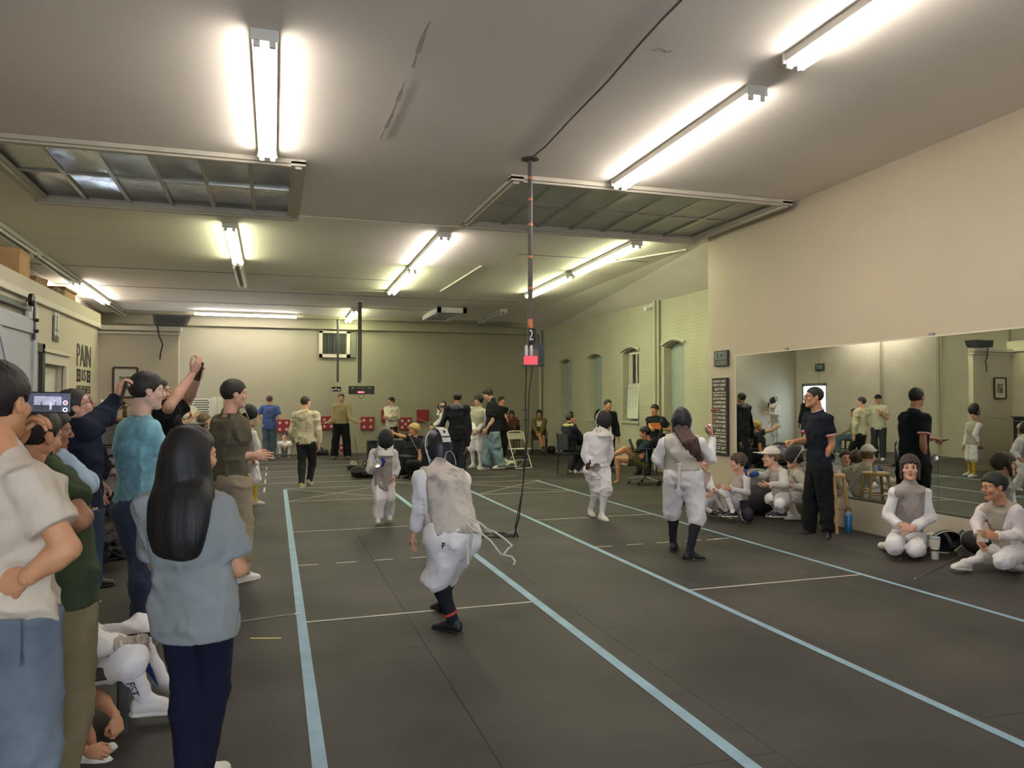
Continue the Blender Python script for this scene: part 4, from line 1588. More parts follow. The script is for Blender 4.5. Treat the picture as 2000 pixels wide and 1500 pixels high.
rbox(e, 'hanger_plate', (0, 0, zy(665) - 1.9), (.06, .03, .36), BLK)
MB().box((0.01, -.025, zy(656) - 1.9), (.09, .012, .16)).build('number_card', BLK, e)
text_mesh('2', .17, basis((-.005, -.033, zy(656) - 1.9), RGT, UPZ, -FWH), mat('white_ink', 'e4e2da', .6, var=0), 'number_card_print', e, w=.055)
A = math.atan2(RGT[1], RGT[0])
o = MB().box((0.10, 0, bz + .02), (.12, .12, .26), rot=(0, 0, A), bev=.008).build('machine_case', mat('machine_case', '33322f', .5, var=.1), e)
o = MB().box((-.02, -.06, bz - .02), (.19, .10, .20), rot=(0, 0, A), bev=.008).build('machine_face', mat('machine_face', '55504c', .45, var=.08), e)
led = mat('red_display', 'e0303a', .4, var=.1, emit=.45)
MB().box((-.035, -.115, bz - .05), (.15, .012, .09), rot=(0, 0, A)).build('red_display', led, e)
for k in (-.075, -.015):
    MB().lathe([(.0, 0), (.018, 0), (.018, .1), (.006, .12), (0, .12)], c=(k - .01, -.11, bz - .0)).build('clear_lamp', mat('clear_lamp', 'c9c4c0', .15, var=.1), e)
P = lambda x, y, d=0.: hit(x, y, (PX, PY + d, 0), FWH) - V((PX, PY, 1.9))
B = MB().tube([P(1041, 640), P(1052, 655), P(1052, 672), P(1046, 682)], .008, 6)
B.build('loop_cable', BLK, e)
B = MB()
reel = floor_pt(1003, 1052) - V((PX, PY, 1.9))
for k, pts in enumerate((((1028, 710), (1026, 780), (1027, 860), (1021, 950), (1014, 1010)), ((1040, 712), (1033, 770), (1031, 850), (1020, 960), (1006, 1030)))):
    B.tube([P(*p) for p in pts] + [reel + [(.05 * k), 0, .01]], .007, 6)
B.build('floor_cable', BLK, e)
coil = empty('cable_coil', floor_pt(985, 1048), 0, 'loose coil of black scoring cable on the floor under the drop pole', 'cable')
B = MB()
for k in range(3):
    B.tube([(.14 * math.cos(t + k) * (1 + .3 * k) - .1 * k, .09 * math.sin(t + k) * (1 + .35 * k), .012 + .008 * k + .006 * math.sin(3 * t)) for t in np.linspace(0, 6.283, 21)[:-1]], .006, 6, close=True)
B.build('loops', BLK, coil)
MB().box((.12, .03, .025), (.12, .04, .04), bev=.01).build('plug', GREY, coil)
# back poles with scoreboard and small machine
for px, ytop, dp, by, lab in ((703, 588, 19.75, 762, 'b'), (660, 620, 22.9, 760, 's')):
    t = ceil_pt(px, ytop)
    e = empty('drop_pole', (t[0], t[1], 2.0), 0, 'thick far pole holding a wide black scoreboard' if lab == 'b' else 'thinner far pole holding a small black scoring box', 'pole', 'poles hanging before the far wall')
    zz_ = lambda x, y: hit(x, y, t, FWH) - V((t[0], t[1], 2.0))
    zb_ = zz_(px, by - 14)[2]
    MB().tube([(0, 0, zb_), (0, 0, t[2] - 2.0)], .05 if lab == 'b' else .035, 10).build('tube', mat('pole_dark', '3f3f3a', .5, var=.1), e)
    MB().lathe([(0, 0), (.1, 0), (.1, -.03), (0, -.03)], c=(0, 0, t[2] - 2.0)).build('ceiling_flange', STEEL, e)
    c = zz_(px + (3 if lab == 'b' else -3), by)
    if lab == 'b':
        MB().box(c, (.64, .10, .21), rot=(0, 0, A), bev=.01).build('scoreboard_case', mat('scoreboard_case', '2e2f2c', .5, var=.08), e)
        f = c - FWH * .056
        text_mesh('8800', .06, basis(f + RGT * .0 - UPZ * .055, RGT, UPZ, -FWH), mat('red_digits', 'e05060', .4, var=0, emit=2.0), 'red_digits', e, w=.16)
        B = MB()
        for k in (-.21, .21):
            B.box(f + RGT * k + UPZ * .05, (.05, .01, .03), rot=(0, 0, A))
        B.build('signal_lamp', mat('grey_lamp', '8a8c84', .4, var=0), e, kind='stuff')
        MB().box(f + UPZ * .055, (.16, .008, .018), rot=(0, 0, A)).build('name_strip', mat('brown_strip', '6e5a4c', .5, var=0), e)
        B = MB().tube([c + RGT * (.07 * math.cos(a)) + UPZ * (-.12 + .09 * math.sin(a)) for a in np.linspace(math.pi, 2 * math.pi, 9)], .006, 6)
        B.build('hanging_wire', BLK, e)
        MB().box(zz_(703, 745), (.07, .07, .09), rot=(0, 0, A), bev=.01).build('clamp', STEEL, e)
    else:
        MB().box(c, (.26, .12, .14), rot=(0, 0, A), bev=.015).build('machine_case', BLK, e)
        for k in (-.09, 0, .09):
            MB().box(c - FWH * .062 + RGT * k + UPZ * (.02 * (k == 0) - .02), (.05, .015, .04), rot=(0, 0, A)).build('signal_lamp', WHITE, e)
# ceiling heater / vent
v = ceil_pt(862, 607)
e = empty('air_vent', (4.55, 20.9, ceil_z(20.9)), 0, 'white slatted ceiling air vent box above the far fencers', 'vent')
x0, x1, ya, yb_ = -.35, .35, -.9, 1.3
B = MB()
for a_, b_ in (((x0, ya), (x1, ya)), ((x0, yb_), (x1, yb_)), ((x0, ya), (x0, yb_)), ((x1, ya), (x1, yb_))):
    B.box(((a_[0] + b_[0]) / 2, (a_[1] + b_[1]) / 2, -.07), (abs(a_[0] - b_[0]) + .1, abs(a_[1] - b_[1]) + .1, .14))
B.build('frame', WHITE, e)
MB().box((0, .2, -.03), (.7, 2.2, .04)).build('backing', GREY, e)
for k in range(9):
    MB().box((0, ya + .2 + k * .24, -.09), (.66, .10, .012), rot=(.7, 0, 0)).build('slat', WHITE, e)
# security camera at the brick wall corner
c = ceil_pt(1268, 598)
e = empty('security_camera', on_x(1268, 600, XB - .16), 0, 'small white security camera under the ceiling by the brick wall', 'camera')
MB().lathe([(0, -.12), (.05, -.12), (.055, .1), (.0, .12)], M=Matrix.Rotation(1.2, 4, 'Y')).build('body', WHITE, e)
MB().box((.10, 0, .02), (.14, .04, .04)).build('bracket', WHITE, e)
# dark box fan / louvred window on the far wall
p, q = on_y(623, 645, YF), on_y(683, 699, YF)
c = (p + q) / 2
e = empty('wall_vent', (c[0], YF - .04, c[2]), 0, 'square dark louvred opening in a white frame high on the far wall', 'vent')
w, h = q[0] - p[0], p[2] - q[2]
B = MB()
for sx, sz, ww, hh in ((-1, 0, .1, h), (1, 0, .1, h), (0, -1, w, .1), (0, 1, w, .07)):
    B.box((sx * (w / 2 - .05), 0, sz * (h / 2 - .05)), (ww, .12, hh))
B.build('frame', TRIM, e)
MB().box((-.03, .02, 0), (w - .18, .05, h - .16)).build('dark_panel', mat('vent_dark', '2f322e', .6, var=.1), e)
for k in range(3):
    MB().box((-.18 + k * .16, -.02, 0), (.02, .05, h - .2)).build('bar', mat('vent_bar', '4b4f4a', .5, var=0), e)
rbox(e, 'side_box', (w / 2 + .1, .0, -.02), (.16, .1, h - .06), mat('vent_side', '77786a', .7, var=0))

# ------------------------------------------------------------------ left wall details
e = empty('wall_speaker', (-1.58, YC - .08, 2.86), 0, 'dark grey speaker box on the end of the partition trim, cable dangling', 'speaker')
MB().quadbox([(-.24, -.14, -.07), (.20, -.14, -.07), (.28, -.14, .09), (-.26, -.14, .09)], .28, (0, 1, 0)).build('case', mat('speaker_case', '47474a', .5, var=.06), e)
MB().quadbox([(-.20, -.15, -.05), (.17, -.15, -.05), (.23, -.15, .07), (-.22, -.15, .07)], .012, (0, 1, 0)).build('grille', mat('speaker_grille', '36363a', .7, var=.2, vs=200), e)
MB().tube([(-.2, -.05, -.08), (-.17, -.06, -.25), (-.12, -.05, -.38), (-.15, -.05, -.52), (-.16, -.04, -.62)], .012, 6).build('cable', BLK, e)
s = on_x(107, 642, XP)
e = empty('restroom_sign', (XP + .012, s[1], s[2]), 0, 'tall narrow grey restroom sign on the office wall', 'sign')
hh = float(on_x(107, 618, XP)[2] - on_x(107, 668, XP)[2])
MB().box((0, 0, 0), (.015, .24, hh), bev=.006).build('plate', mat('sign_plate', '5f5a55', .5, var=.05), e)
for k in (-.055, .055):
    B = MB().box((.011, k, .06), (.006, .05, .18)).box((.011, k, -.05), (.006, .035, .08))
    B.lathe([(0, 0), (.026, 0), (.026, .006), (0, .006)], M=basis((.008, k, .18), (0, 1, 0), (0, 0, 1), (1, 0, 0)), n=12)
    B.build('figure_pictogram', mat('sign_white', 'd6d0c4', .6, var=0), e, kind='stuff')
text_mesh('RESTROOM', .06, basis((.010, 0, -hh / 2 + .1), (0, 1, 0), (0, 0, 1), (1, 0, 0)), mat('sign_white', 'd6d0c4', .6, var=0), 'lettering', e, w=.19)
s = on_x(54, 615, XP)
e = empty('wall_clock', (XP + .02, s[1], s[2]), 0, 'round white wall device beside the barn door rail', 'clock')
MB().lathe([(0, 0), (.17, 0), (.17, .03), (.15, .05), (.13, .04), (0, .04)], M=basis((0, 0, 0), (0, 1, 0), (0, 0, 1), (1, 0, 0)), n=28).build('rim', WHITE, e)
MB().lathe([(0, .041), (.06, .042), (.06, .055), (0, .06)], M=basis((0, 0, 0), (0, 1, 0), (0, 0, 1), (1, 0, 0)), n=20).build('centre_cap', mat('cap_grey', 'b9b5ac', .5, var=0), e)
# boxes stored on the office roof
CARD = mat('cardboard', 'b58c5e', .85, var=.12, vs=5)


def carton(x, y, z, w, d, h, rz, label, m=CARD):
    e = empty('cardboard_box', (x, y, z), rz, label, 'box', 'boxes stored over the office')
    MB().box((0, 0, h / 2), (w, d, h), bev=.006).build('carton', m, e)
    MB().box((0, 0, h + .001), (w * .9, .05, .003)).build('tape', mat('parcel_tape', 'c9ad7f', .4, var=0), e)
    for s in (-1, 1):
        MB().box((w * .5 * s + .0, 0, h - .03), (.01, d, .05), rot=(0, .3 * s, 0)).build('flap', m, e)
    return e


p = on_x(12, 505, XP - .4)
carton(XP - .42, p[1], 2.735, .42, .62, .62, .1, 'tan cardboard box at the left edge on top of the office wall')
p = on_x(36, 525, XP - .4)
carton(XP - .35, p[1] + .25, 2.735, .3, .3, .42, -.2, 'small low cardboard box behind the tan box on the office roof', mat('cardboard_dark', '8a6a48', .85, var=.15))
p = on_x(112, 562, XP - .3)
e = empty('wicker_basket', (XP - .3, p[1], 2.735), 0, 'woven tan basket sitting on the office roof above the restroom sign', 'basket')
MB().box((0, 0, .2), (.34, .62, .4), bev=.04).build('weave', mat('wicker', 'a5835a', .8, var=.4, vs=60, bump=.8, bs=70), e)
MB().box((0, 0, .41), (.36, .64, .04), bev=.015).build('rim', mat('wicker_rim', '8d6b46', .8, var=.2), e)
for y_, l in ((p[1] - .70, 'dark bundle of cables lying on the office roof'),):
    e = empty('bundle', (XP - .25, y_, 2.735), 0, l, 'bundle')
    B = MB()
    for k in range(4):
        B.tube([(.1 * math.cos(t), .26 * math.sin(t + k * .4), .2 + .1 * math.sin(2 * t + k) + .02 * k) for t in np.linspace(0, 6.283, 15)[:-1]], .035, 6, close=True)
    B.build('coils', mat('brown_cord', '6d5946', .8, var=.2), e)
# framed picture on the partition
p, q = on_y(222, 718, YC), on_y(268, 776, YC)
c = (p + q) / 2
e = empty('framed_picture', (c[0], YC - .02, c[2]), 0, 'small framed picture with a white mat on the partition', 'picture')
w, h = q[0] - p[0], p[2] - q[2]
B = MB()
for sx, sz, ww, hh in ((-1, 0, .03, h), (1, 0, .03, h), (0, -1, w, .03), (0, 1, w, .03)):
    B.box((sx * w / 2, 0, sz * h / 2), (ww, .03, hh))
B.build('frame', mat('dark_wood', '3d2a20', .5, var=.1), e)
MB().box((0, .008, 0), (w, .008, h)).build('mat_board', mat('mat_board', 'cfc8ba', .7, var=0), e)
MB().box((.0, .002, -.01), (w * .5, .006, h * .45)).build('print', mat('picture_print', 'a79c78', .6, vs=14, col2='5d5240', thr=(.4, .6)), e)

# trophy table and storage rack in front of the partition
BRN = mat('rack_metal', '5d3f30', .5, metal=.3, var=.15)
rx, ry = -1.72, 9.35
e = empty('storage_rack', (rx, ry, 0), -.28, 'brown tube storage rack with a clear sheet behind the teal shirt man', 'rack')
for sx in (-.5, .5):
    for sy in (-.2, .2):
        MB().tube([(sx, sy, 0), (sx, sy, 1.36)], .014, 8).build('post', BRN, e)
for z in (.12, .5, .78, 1.08, 1.34):
    B = MB()
    for sy in (-.2, .2):
        B.tube([(-.5, sy, z), (.5, sy, z)], .010, 6)
    for k in range(6):
        B.tube([(-.5 + k * .2, -.2, z), (-.5 + k * .2, .2, z)], .006, 6)
    for sx in (-.5, .5):
        B.tube([(sx, -.2, z), (sx, .2, z)], .010, 6)
    B.build('shelf', BRN, e)
MB().box((0, .0, 1.375), (1.06, .46, .03), bev=.005).build('top_board', mat('rack_top', '8a5b3c', .5, var=.15), e)
B = MB()
N = 14
vs = [[B.bm.verts.new((-.52 + 1.04 * i / N, .22 + .025 * math.sin(i * 1.9 + k * .7), .55 + .78 * k / 8)) for k in range(9)] for i in range(N + 1)]
for i in range(N):
    for k in range(8):
        B.bm.faces.new((vs[i][k], vs[i + 1][k], vs[i + 1][k + 1], vs[i][k + 1])).smooth = True
B.build('plastic_sheet', mat('plastic_sheet', 'a39c90', .35, var=.15, vs=4, bump=.3, bs=9), e)
e = empty('trophy_table', (-1.75, 11.9, 0), -.2, 'dark cloth covered table carrying trophies before the partition', 'table')
MB().box((0, 0, .62), (1.5, .55, 1.22), bev=.02).build('cloth_cover', mat('black_cloth', '22232a', .9, var=.1, bump=.2, bs=12), e)
MB().box((0, 0, 1.245), (1.56, .6, .03), bev=.006).build('table_top', mat('table_dark', '2c2a2c', .5, var=.1), e)


def statue(x, y, z, k, m, label, kind=0, cat='trophy'):
    e = empty('trophy', (x, y, z), .3, label, cat, 'trophies and figures on the rack and table')
    MB().lathe([(0, 0), (.06 * k, 0), (.06 * k, .03 * k), (.045 * k, .045 * k), (.04 * k, .06 * k), (0, .06 * k)], n=18).build('base', BLK if kind != 2 else m, e)
    if kind == 0:        # bust
        S = Sdf((-.1 * k, -.1 * k, .04 * k), (.1 * k, .1 * k, .36 * k), .006)
        S.ell((0, 0, .27 * k), (.042 * k, .05 * k, .058 * k), k=0).cap((0, 0, .15 * k), (0, 0, .22 * k), .03 * k, .026 * k, k=.02)
        S.ell((0, 0, .115 * k), (.085 * k, .05 * k, .06 * k), k=.03).cap((0, .045 * k, .265 * k), (0, .055 * k, .25 * k), .012 * k, k=.01)
        sdf_obj(S, 'bust', m, e)
    elif kind == 1:      # cup
        MB().lathe([(.012 * k, .06 * k), (.014 * k, .12 * k), (.03 * k, .14 * k), (.055 * k, .2 * k), (.065 * k, .3 * k), (.06 * k, .3 * k), (.05 * k, .2 * k), (0, .15 * k)], n=20).build('cup', m, e)
        B = MB()
        for s in (-1, 1):
            B.tube([(s * .06 * k, 0, .28 * k), (s * .1 * k, 0, .27 * k), (s * .1 * k, 0, .21 * k), (s * .052 * k, 0, .18 * k)], .006, 6)
        B.build('handle', m, e, kind='stuff')
    else:                # figure
        S = Sdf((-.12 * k, -.1 * k, .03 * k), (.12 * k, .1 * k, .42 * k), .006)
        S.cap((-.03 * k, 0, .06 * k), (-.01 * k, 0, .2 * k), .018 * k, .022 * k).cap((.04 * k, 0, .06 * k), (.01 * k, 0, .2 * k), .018 * k, .022 * k)
        S.cap((0, 0, .2 * k), (0, 0, .3 * k), .03 * k, .035 * k).ell((0, 0, .365 * k), (.025 * k, .028 * k, .032 * k), k=.008)
        S.cap((.03 * k, 0, .31 * k), (.1 * k, .02 * k, .34 * k), .014 * k, .01 * k).cap((-.03 * k, 0, .31 * k), (-.08 * k, .01 * k, .24 * k), .014 * k, .01 * k)
        sdf_obj(S, 'figure', m, e)
    return e


def top_at(px, py, z0):
    return hit(px, py, (0, 0, z0), (0, 0, 1))


statue(-2.3, 11.85, 1.26, 1.05, mat('pewter', 'b9b3a4', .4, metal=.3, var=.1), 'pale bust figurine on the trophy table by the lettering', 0)
statue(-1.98, 11.75, 1.26, .8, mat('bronze', '6b5238', .4, metal=.7, var=.1), 'dark figure trophy beside the pale bust', 2)
statue(-1.62, 11.7, 1.26, 1.0, BLK, 'black cup trophy on the trophy table', 1)
statue(-1.36, 9.55, 1.39, .62, STEEL, 'small silver figure trophy on top of the storage rack', 2)
e = empty('plastic_skull', (rx + .22, ry - .18, 1.09), -.3, 'dull green plastic figure on the middle rack shelf', 'figurine')
S = Sdf((-.16, -.14, 0), (.16, .14, .28), .008)
S.ell((0, 0, .15), (.10, .085, .08), k=0).ell((-.1, 0, .1), (.05, .05, .04), k=.02).ell((.09, -.02, .1), (.05, .05, .035), k=.02).cap((0, -.06, .06), (.03, -.1, .01), .03, .02, k=.02)
S.ell((.035, -.085, .16), (.02, .03, .022), k=.006, op='sub').ell((-.035, -.085, .16), (.02, .03, .022), k=.006, op='sub').noise(.012, .03, 3)
sdf_obj(S, 'figure', mat('dull_green', '5a6458', .6, var=.2, vs=20), e)
for i, (x, y, l) in enumerate(((-.3, -.05, 'short glass jar'), (-.12, -.08, 'dark bottle'), (.05, -.06, 'second glass jar'))):
    p = V((rx, ry, 0)) + V((x, y, .79))
    e = empty('jar', p, 0, ['short clear jar at the lower rack shelf, next to the watch hand', 'dark brown jar in the row on the lower rack shelf', 'clear jar under the black bag on the rack'][i], 'jar', 'jars on the rack')
    MB().lathe([(0, 0), (.035, 0), (.038, .02), (.038, .1), (.028, .12), (.028, .13), (0, .13)], n=16).build('glass', mat('jar_glass' + str(i % 2), ['a39a8c', '3b2a22'][i % 2], .12, var=.05), e)
    MB().lathe([(0, .13), (.03, .13), (.03, .15), (0, .15)], n=16).build('lid', [STEEL, BLK][i % 2], e)


def bag(p, k, rz, label, col='1f1f22'):
    e = empty('duffel_bag', p, rz, label, 'bag', 'black gear bags')
    S = Sdf((-.55 * k, -.32 * k, 0), (.55 * k, .32 * k, .5 * k), .012)
    S.cap((-.35 * k, 0, .16 * k), (.35 * k, 0, .16 * k), .17 * k, k=0).noise(.02 * k, .1, 5)
    S.cut((0, 0, .005), (0, 0, -1))
    sdf_obj(S, 'body', mat('bag_' + col, col, .75, var=.2, vs=7, bump=.3, bs=40), e)
    B = MB()
    for s in (-1, 1):
        B.tube([(-.18 * k, s * .08 * k, .3 * k), (-.12 * k, s * .1 * k, .42 * k), (.12 * k, s * .1 * k, .42 * k), (.18 * k, s * .08 * k, .3 * k)], .012, 6)
    B.build('handle', BLK, e, kind='stuff')
    MB().box((0, 0, .325 * k), (.6 * k, .02, .012)).build('zip', STEEL, e)
    return e


bag(V((rx + .05, ry - .02, .80)), .42, .2, 'small black bag stuffed on the lower rack shelf')
bag(floor_pt(120, 1112), .8, .5, 'large black gear bag on the floor by the storage rack')
bag(floor_pt(205, 1090), .55, -.6, 'black gear bag half under the storage rack')
# a folded black chair heap: collapsed camp chair with crossing struts
e = empty('camp_chair', floor_pt(185, 1120), .4, 'collapsed black camp chair with crossed struts lying by the rack', 'chair')
for k, (a_, b_) in enumerate((((-.4, -.1, .02), (.3, .2, .45)), ((-.3, .25, .02), (.35, -.15, .4)), ((-.45, .1, .03), (.45, .1, .12)), ((-.1, -.25, .02), (.1, .3, .5)), ((.4, -.2, .02), (-.25, .1, .42)))):
    MB().tube([a_, b_], .012, 8).build('strut', DKM, e)
S = Sdf((-.5, -.3, .0), (.5, .35, .5), .015)
S.ell((0, .05, .25), (.36, .16, .035), ax=[[1, 0, .3], [0, 1, 0], [-.3, 0, 1]], k=0).noise(.02, .08, 9)
sdf_obj(S, 'seat_fabric', mat('camp_fabric', '2a2a2c', .85, var=.2), e)
e = empty('shoe', floor_pt(175, 1150), 0, 'dark shoe lying alone on the floor near the rack', 'shoe')
(a0, a1, a2), (b0, b1, b2) = shoe_tpl(.006)
link(bpy.data.objects.new('upper', mesh_of([(a0, a1, a2, None)], 'upper', [BLK])), e)
link(bpy.data.objects.new('sole', mesh_of([(b0, b1, b2, None)], 'sole', [DKM])), e)
e.rotation_euler = (0, 0, -1.2)
e = empty('pen', floor_pt(184, 1180), 0, 'white pen lying on the rubber floor near the left', 'pen')
e.rotation_euler = (0, 0, .9)
MB().tube([(-.06, 0, .008), (.06, 0, .008)], .006, 8).build('barrel', WHITE, e)
MB().tube([(.06, 0, .008), (.075, 0, .008)], [.006, .001], 8).build('tip', BLK, e)

# ------------------------------------------------------------------ mirror wall
y0, y1, zb, zt2 = -1.0, 10.24, .39, 2.275
me_ = empty('wall_mirror', (XM - .012, (y0 + y1) / 2, zb), 0, 'long frameless wall mirror above the white kerb, reflecting the hall', 'mirror')
MIR = mat('mirror_glass', 'd6dad3', .012, metal=1.0, var=0)
n = 6
for i in range(n):
    L = (y1 - y0) / n
    MB().box((0, y1 - (i + .5) * L - (y0 + y1) / 2, (zt2 - zb) / 2), (.012, L - .003, zt2 - zb)).build('mirror_panel', MIR, me_)
MB().box((.0, 0, -.012), (.03, y1 - y0 + .02, .024)).build('bottom_channel', mat('channel', '5f5c54', .4, metal=.6, var=0), me_)
MB().box((.0, 0, zt2 - zb + .008), (.024, y1 - y0 + .02, .016)).build('top_channel', TRIM, me_)
MB().box((.0, (y1 - y0) / 2 + .01, (zt2 - zb) / 2), (.024, .02, zt2 - zb)).build('side_channel', TRIM, me_)
for px, py in ((1538, 686), (1822, 655)):
    y = on_x(px, py, XM)[1]
    MB().box((-.0, y - (y0 + y1) / 2, zt2 - zb + .03), (.03, .06, .03)).build('clip', GREY, me_)
wallbox('trim_6', XM - .05, XM, YB, 10.3, .0, .365, mat('kerb_paint', 'c0b6a3', .6, var=.06, vs=3))
# signs on the mirror wall
p, q = on_x(1394.5, 737, XM), on_x(1425, 890, XM)
zt_, zb_ = float(on_x(1410, 738, XM)[2]), float(on_x(1410, 889, XM)[2])
e = empty('wall_sign', (XM - .02, (p[1] + q[1]) / 2, zb_), 0, 'tall black subway style sign listing place names beside the mirror', 'sign')
w, h = abs(p[1] - q[1]), zt_ - zb_
MB().box((0, 0, h / 2), (.035, w, h), bev=.004).build('board', mat('sign_black', '24221f', .6, var=.08), e)
names = ['FENWAY PARK', 'DUDLEY SQUARE', 'BOSTON', 'MASS. GENERAL HOSPITAL', 'SYMPHONY ST', 'BOSTON COMMON', 'CAMBRIDGE', 'FREEDOM TRAIL', 'MASS PIKE', 'NORTH END', 'BEACON HILL', 'HARVARD SQUARE',
         'SOUTHIE', 'FANEUIL HALL', 'COMMONWEALTH', 'COPLEY SQUARE', 'THE CHARLES', 'MASSACHUSETTS AVE', 'BACK BAY', 'BOSTON HARBOR']
hs_ = [1.0, 1, 1.3, .6, .9, 1, 1.1, 1.1, 1.1, .9, 1.2, 1, 1.3, 1.1, .6, 1.1, 1.3, .6, 1.4, .8]
tot = sum(hs_)
z = h - .03
rows = []
for nm, k in zip(names, hs_):
    rh = (h - .06) * k / tot
    rows.append((nm, basis((-.020, 0, z - rh / 2), (0, -1, 0), (0, 0, 1), (-1, 0, 0)), rh * .95, w * (.82 if len(nm) > 6 else .62)))
    z -= rh
join_text(rows, 'lettering', mat('sign_cream', 'cfc9b6', .7, var=.05), e)
p, q = on_x(1398, 686, XM), on_x(1425, 714, XM)
e = empty('wall_clock', (XM - .02, (p[1] + q[1]) / 2, float(on_x(1411, 700, XM)[2])), 0, 'small square dark digital clock above the black place name sign', 'clock')
w, h = abs(p[1] - q[1]), .25
MB().box((0, 0, 0), (.04, w, h), bev=.008).build('case', mat('clock_case', '33352f', .5, var=0), e)
MB().box((-.019, 0, .04), (.006, w * .84, h * .48)).build('display', mat('lcd', '5f665c', .3, var=.04), e)
MB().box((-.019, 0, -.075), (.006, w * .84, h * .26)).build('lower_display', mat('lcd_low', '4e554b', .3, var=.04), e)
text_mesh('3:41', .12, basis((-.024, 0, .04), (0, -1, 0), (0, 0, 1), (-1, 0, 0)), mat('lcd_ink', '353b35', .5, var=0), 'digits', e, w=w * .6)

# ------------------------------------------------------------------ things on the right floor


def stool(p, rz, k, label):
    e = empty('bar_stool', p, rz, label, 'stool')
    MB().lathe([(0, .655), (.15, .655), (.165, .665), (.165, .685), (.155, .695), (0, .695)], n=26).build('seat', WOOD, e)
    t, b = .10, .165
    for sx in (-1, 1):
        for sy in (-1, 1):
            MB().tube([(sx * b, sy * b, 0), (sx * t, sy * t, .66)], [.017, .020], 10).build('leg', WOOD, e)
    for z in (.2, .42):
        f = b + (t - b) * z / .66
        for a_, b_ in (((-f, -f), (f, -f)), ((f, -f), (f, f)), ((f, f), (-f, f)), ((-f, f), (-f, -f))):
            zo = z + (.05 if a_[0] == b_[0] else 0)
            MB().tube([(*a_, zo), (*b_, zo)], .010, 8).build('rung', WOOD, e)
    e.scale = (k, k, k)
    return e


stool(floor_pt(1632, 1036) + V((-.06, 0, 0)), .35, 1.0, 'blond wood bar stool behind the standing referee by the mirror')
p = floor_pt(1632, 1036)
e = empty('paper_cup', V((p[0] - .02, p[1] - .02, .695)), 0, 'small clear cup standing on the bar stool', 'cup')
MB().lathe([(0, 0), (.026, 0), (.034, .085), (.031, .085), (.024, .006), (0, .006)], n=16).build('cup', mat('cup_clear', 'a8a59a', .2, var=0), e)
# exercise ball
p = floor_pt(1478, 1003)
e = empty('exercise_ball', p, 0, 'big dark grey exercise ball on the floor behind the seated child', 'ball')
S = Sdf((-.4, -.4, 0), (.4, .4, .68), .02)
S.ell((0, 0, .315), (.355, .355, .315), k=0)
S.cut((0, 0, .004), (0, 0, -1))
sdf_obj(S, 'shell', mat('ball_rubber', '3c3d3a', .5, var=.08, vs=3), e, adapt=0)
B = MB()
for z in (.18, .26, .34, .42):
    r = .356 * math.sqrt(1 - ((z - .315) / .315) ** 2)
    B.tube([(r * math.cos(a), r * math.sin(a), z) for a in np.linspace(0, 6.283, 33)[:-1]], .004, 5, close=True)
B.build('ridge', mat('ball_rubber', '3c3d3a', .5, var=.08, vs=3), e, kind='stuff')
# water bottle, tumbler
p = floor_pt(1657, 1040)
e = empty('water_bottle', p, 0, 'blue water bottle with a loop handle standing by the white kerb', 'bottle')
MB().lathe([(0, 0), (.040, 0), (.043, .008), (.043, .19), (.040, .2), (0, .2)], n=22).build('body', mat('bottle_blue', '2a6fa6', .35, metal=.3, var=.05), e)
MB().lathe([(.040, .2), (.043, .205), (.042, .235), (.034, .25), (0, .25)], n=22).build('lid', mat('lid_blue', '7fa3c4', .35, var=.04), e)
MB().tube([(-.036, 0, .235), (-.038, 0, .275), (-.02, 0, .29), (.02, 0, .29), (.038, 0, .275), (.036, 0, .235)], .007, 8).build('handle', mat('handle_dark', '3b3337', .4, var=0), e)
text_mesh('VI', .05, basis((-.01, -.044, .1), RGT, UPZ, -FWH), mat('faint_blue', '5d93bd', .4, var=0), 'print', e)
p = floor_pt(1826, 1092)
e = empty('tumbler', p, 0, 'white tumbler with clear lid and straw on the floor between the kneeling fencers', 'cup')
MB().lathe([(0, 0), (.033, 0), (.036, .01), (.038, .1), (.045, .125), (.050, .2), (0, .2)], n=24).build('body', mat('tumbler_white', 'd8cfc2', .4, var=.03), e)
MB().lathe([(.050, .2), (.052, .204), (.050, .222), (.03, .226), (0, .226)], n=24).build('lid', mat('lid_clear', 'b7bcc6', .15, var=.1), e)
MB().tube([(.0, 0, .2), (.006, 0, .285)], .005, 8).build('straw', mat('straw', '8c93a8', .3, var=0), e)
MB().lathe([(.0385, .083), (.0405, .085), (.0415, .1), (.0395, .1)], n=24).build('brand_strip', mat('strip_dark', '57463f', .5, var=0), e)
# white plastic bag / mask bib heap beside the tumbler
p = floor_pt(1852, 1072)


def foil(a, b, label, guard_at=.0, grip=True, group='foils'):
    """a fencing foil from pommel a to tip b"""
    a, b = V(a), V(b)
    e = empty('foil', a, 0, label, 'foil', group)
    d = b - a
    L = np.linalg.norm(d)
    u = nz(d)
    x = nz(np.cross(u, [0, 0, 1]))
    y = np.cross(u, x)
    M = basis((0, 0, 0), x, y, u)
    MB().tube([u * .0, u * .05, u * .10, u * .15], [.009, .014, .012, .011], 10).build('grip', BLK, e)
    MB().lathe([(0, .15), (.05, .158), (.058, .168), (.056, .172), (.02, .164), (0, .16)], M=M, n=22).build('guard', STEEL, e)
    sag = V((0, 0, -.012))
    MB().tube([u * .165, u * (.165 + (L - .165) * .5) + sag * 0, u * L], [.0048, .0038, .0028], 6).build('blade', mat('blade_steel', '9b978c', .35, metal=.8, var=.05), e)
    MB().tube([u * (L - .03), u * L], .0045, 6).build('tip', WHITE, e)
    return e


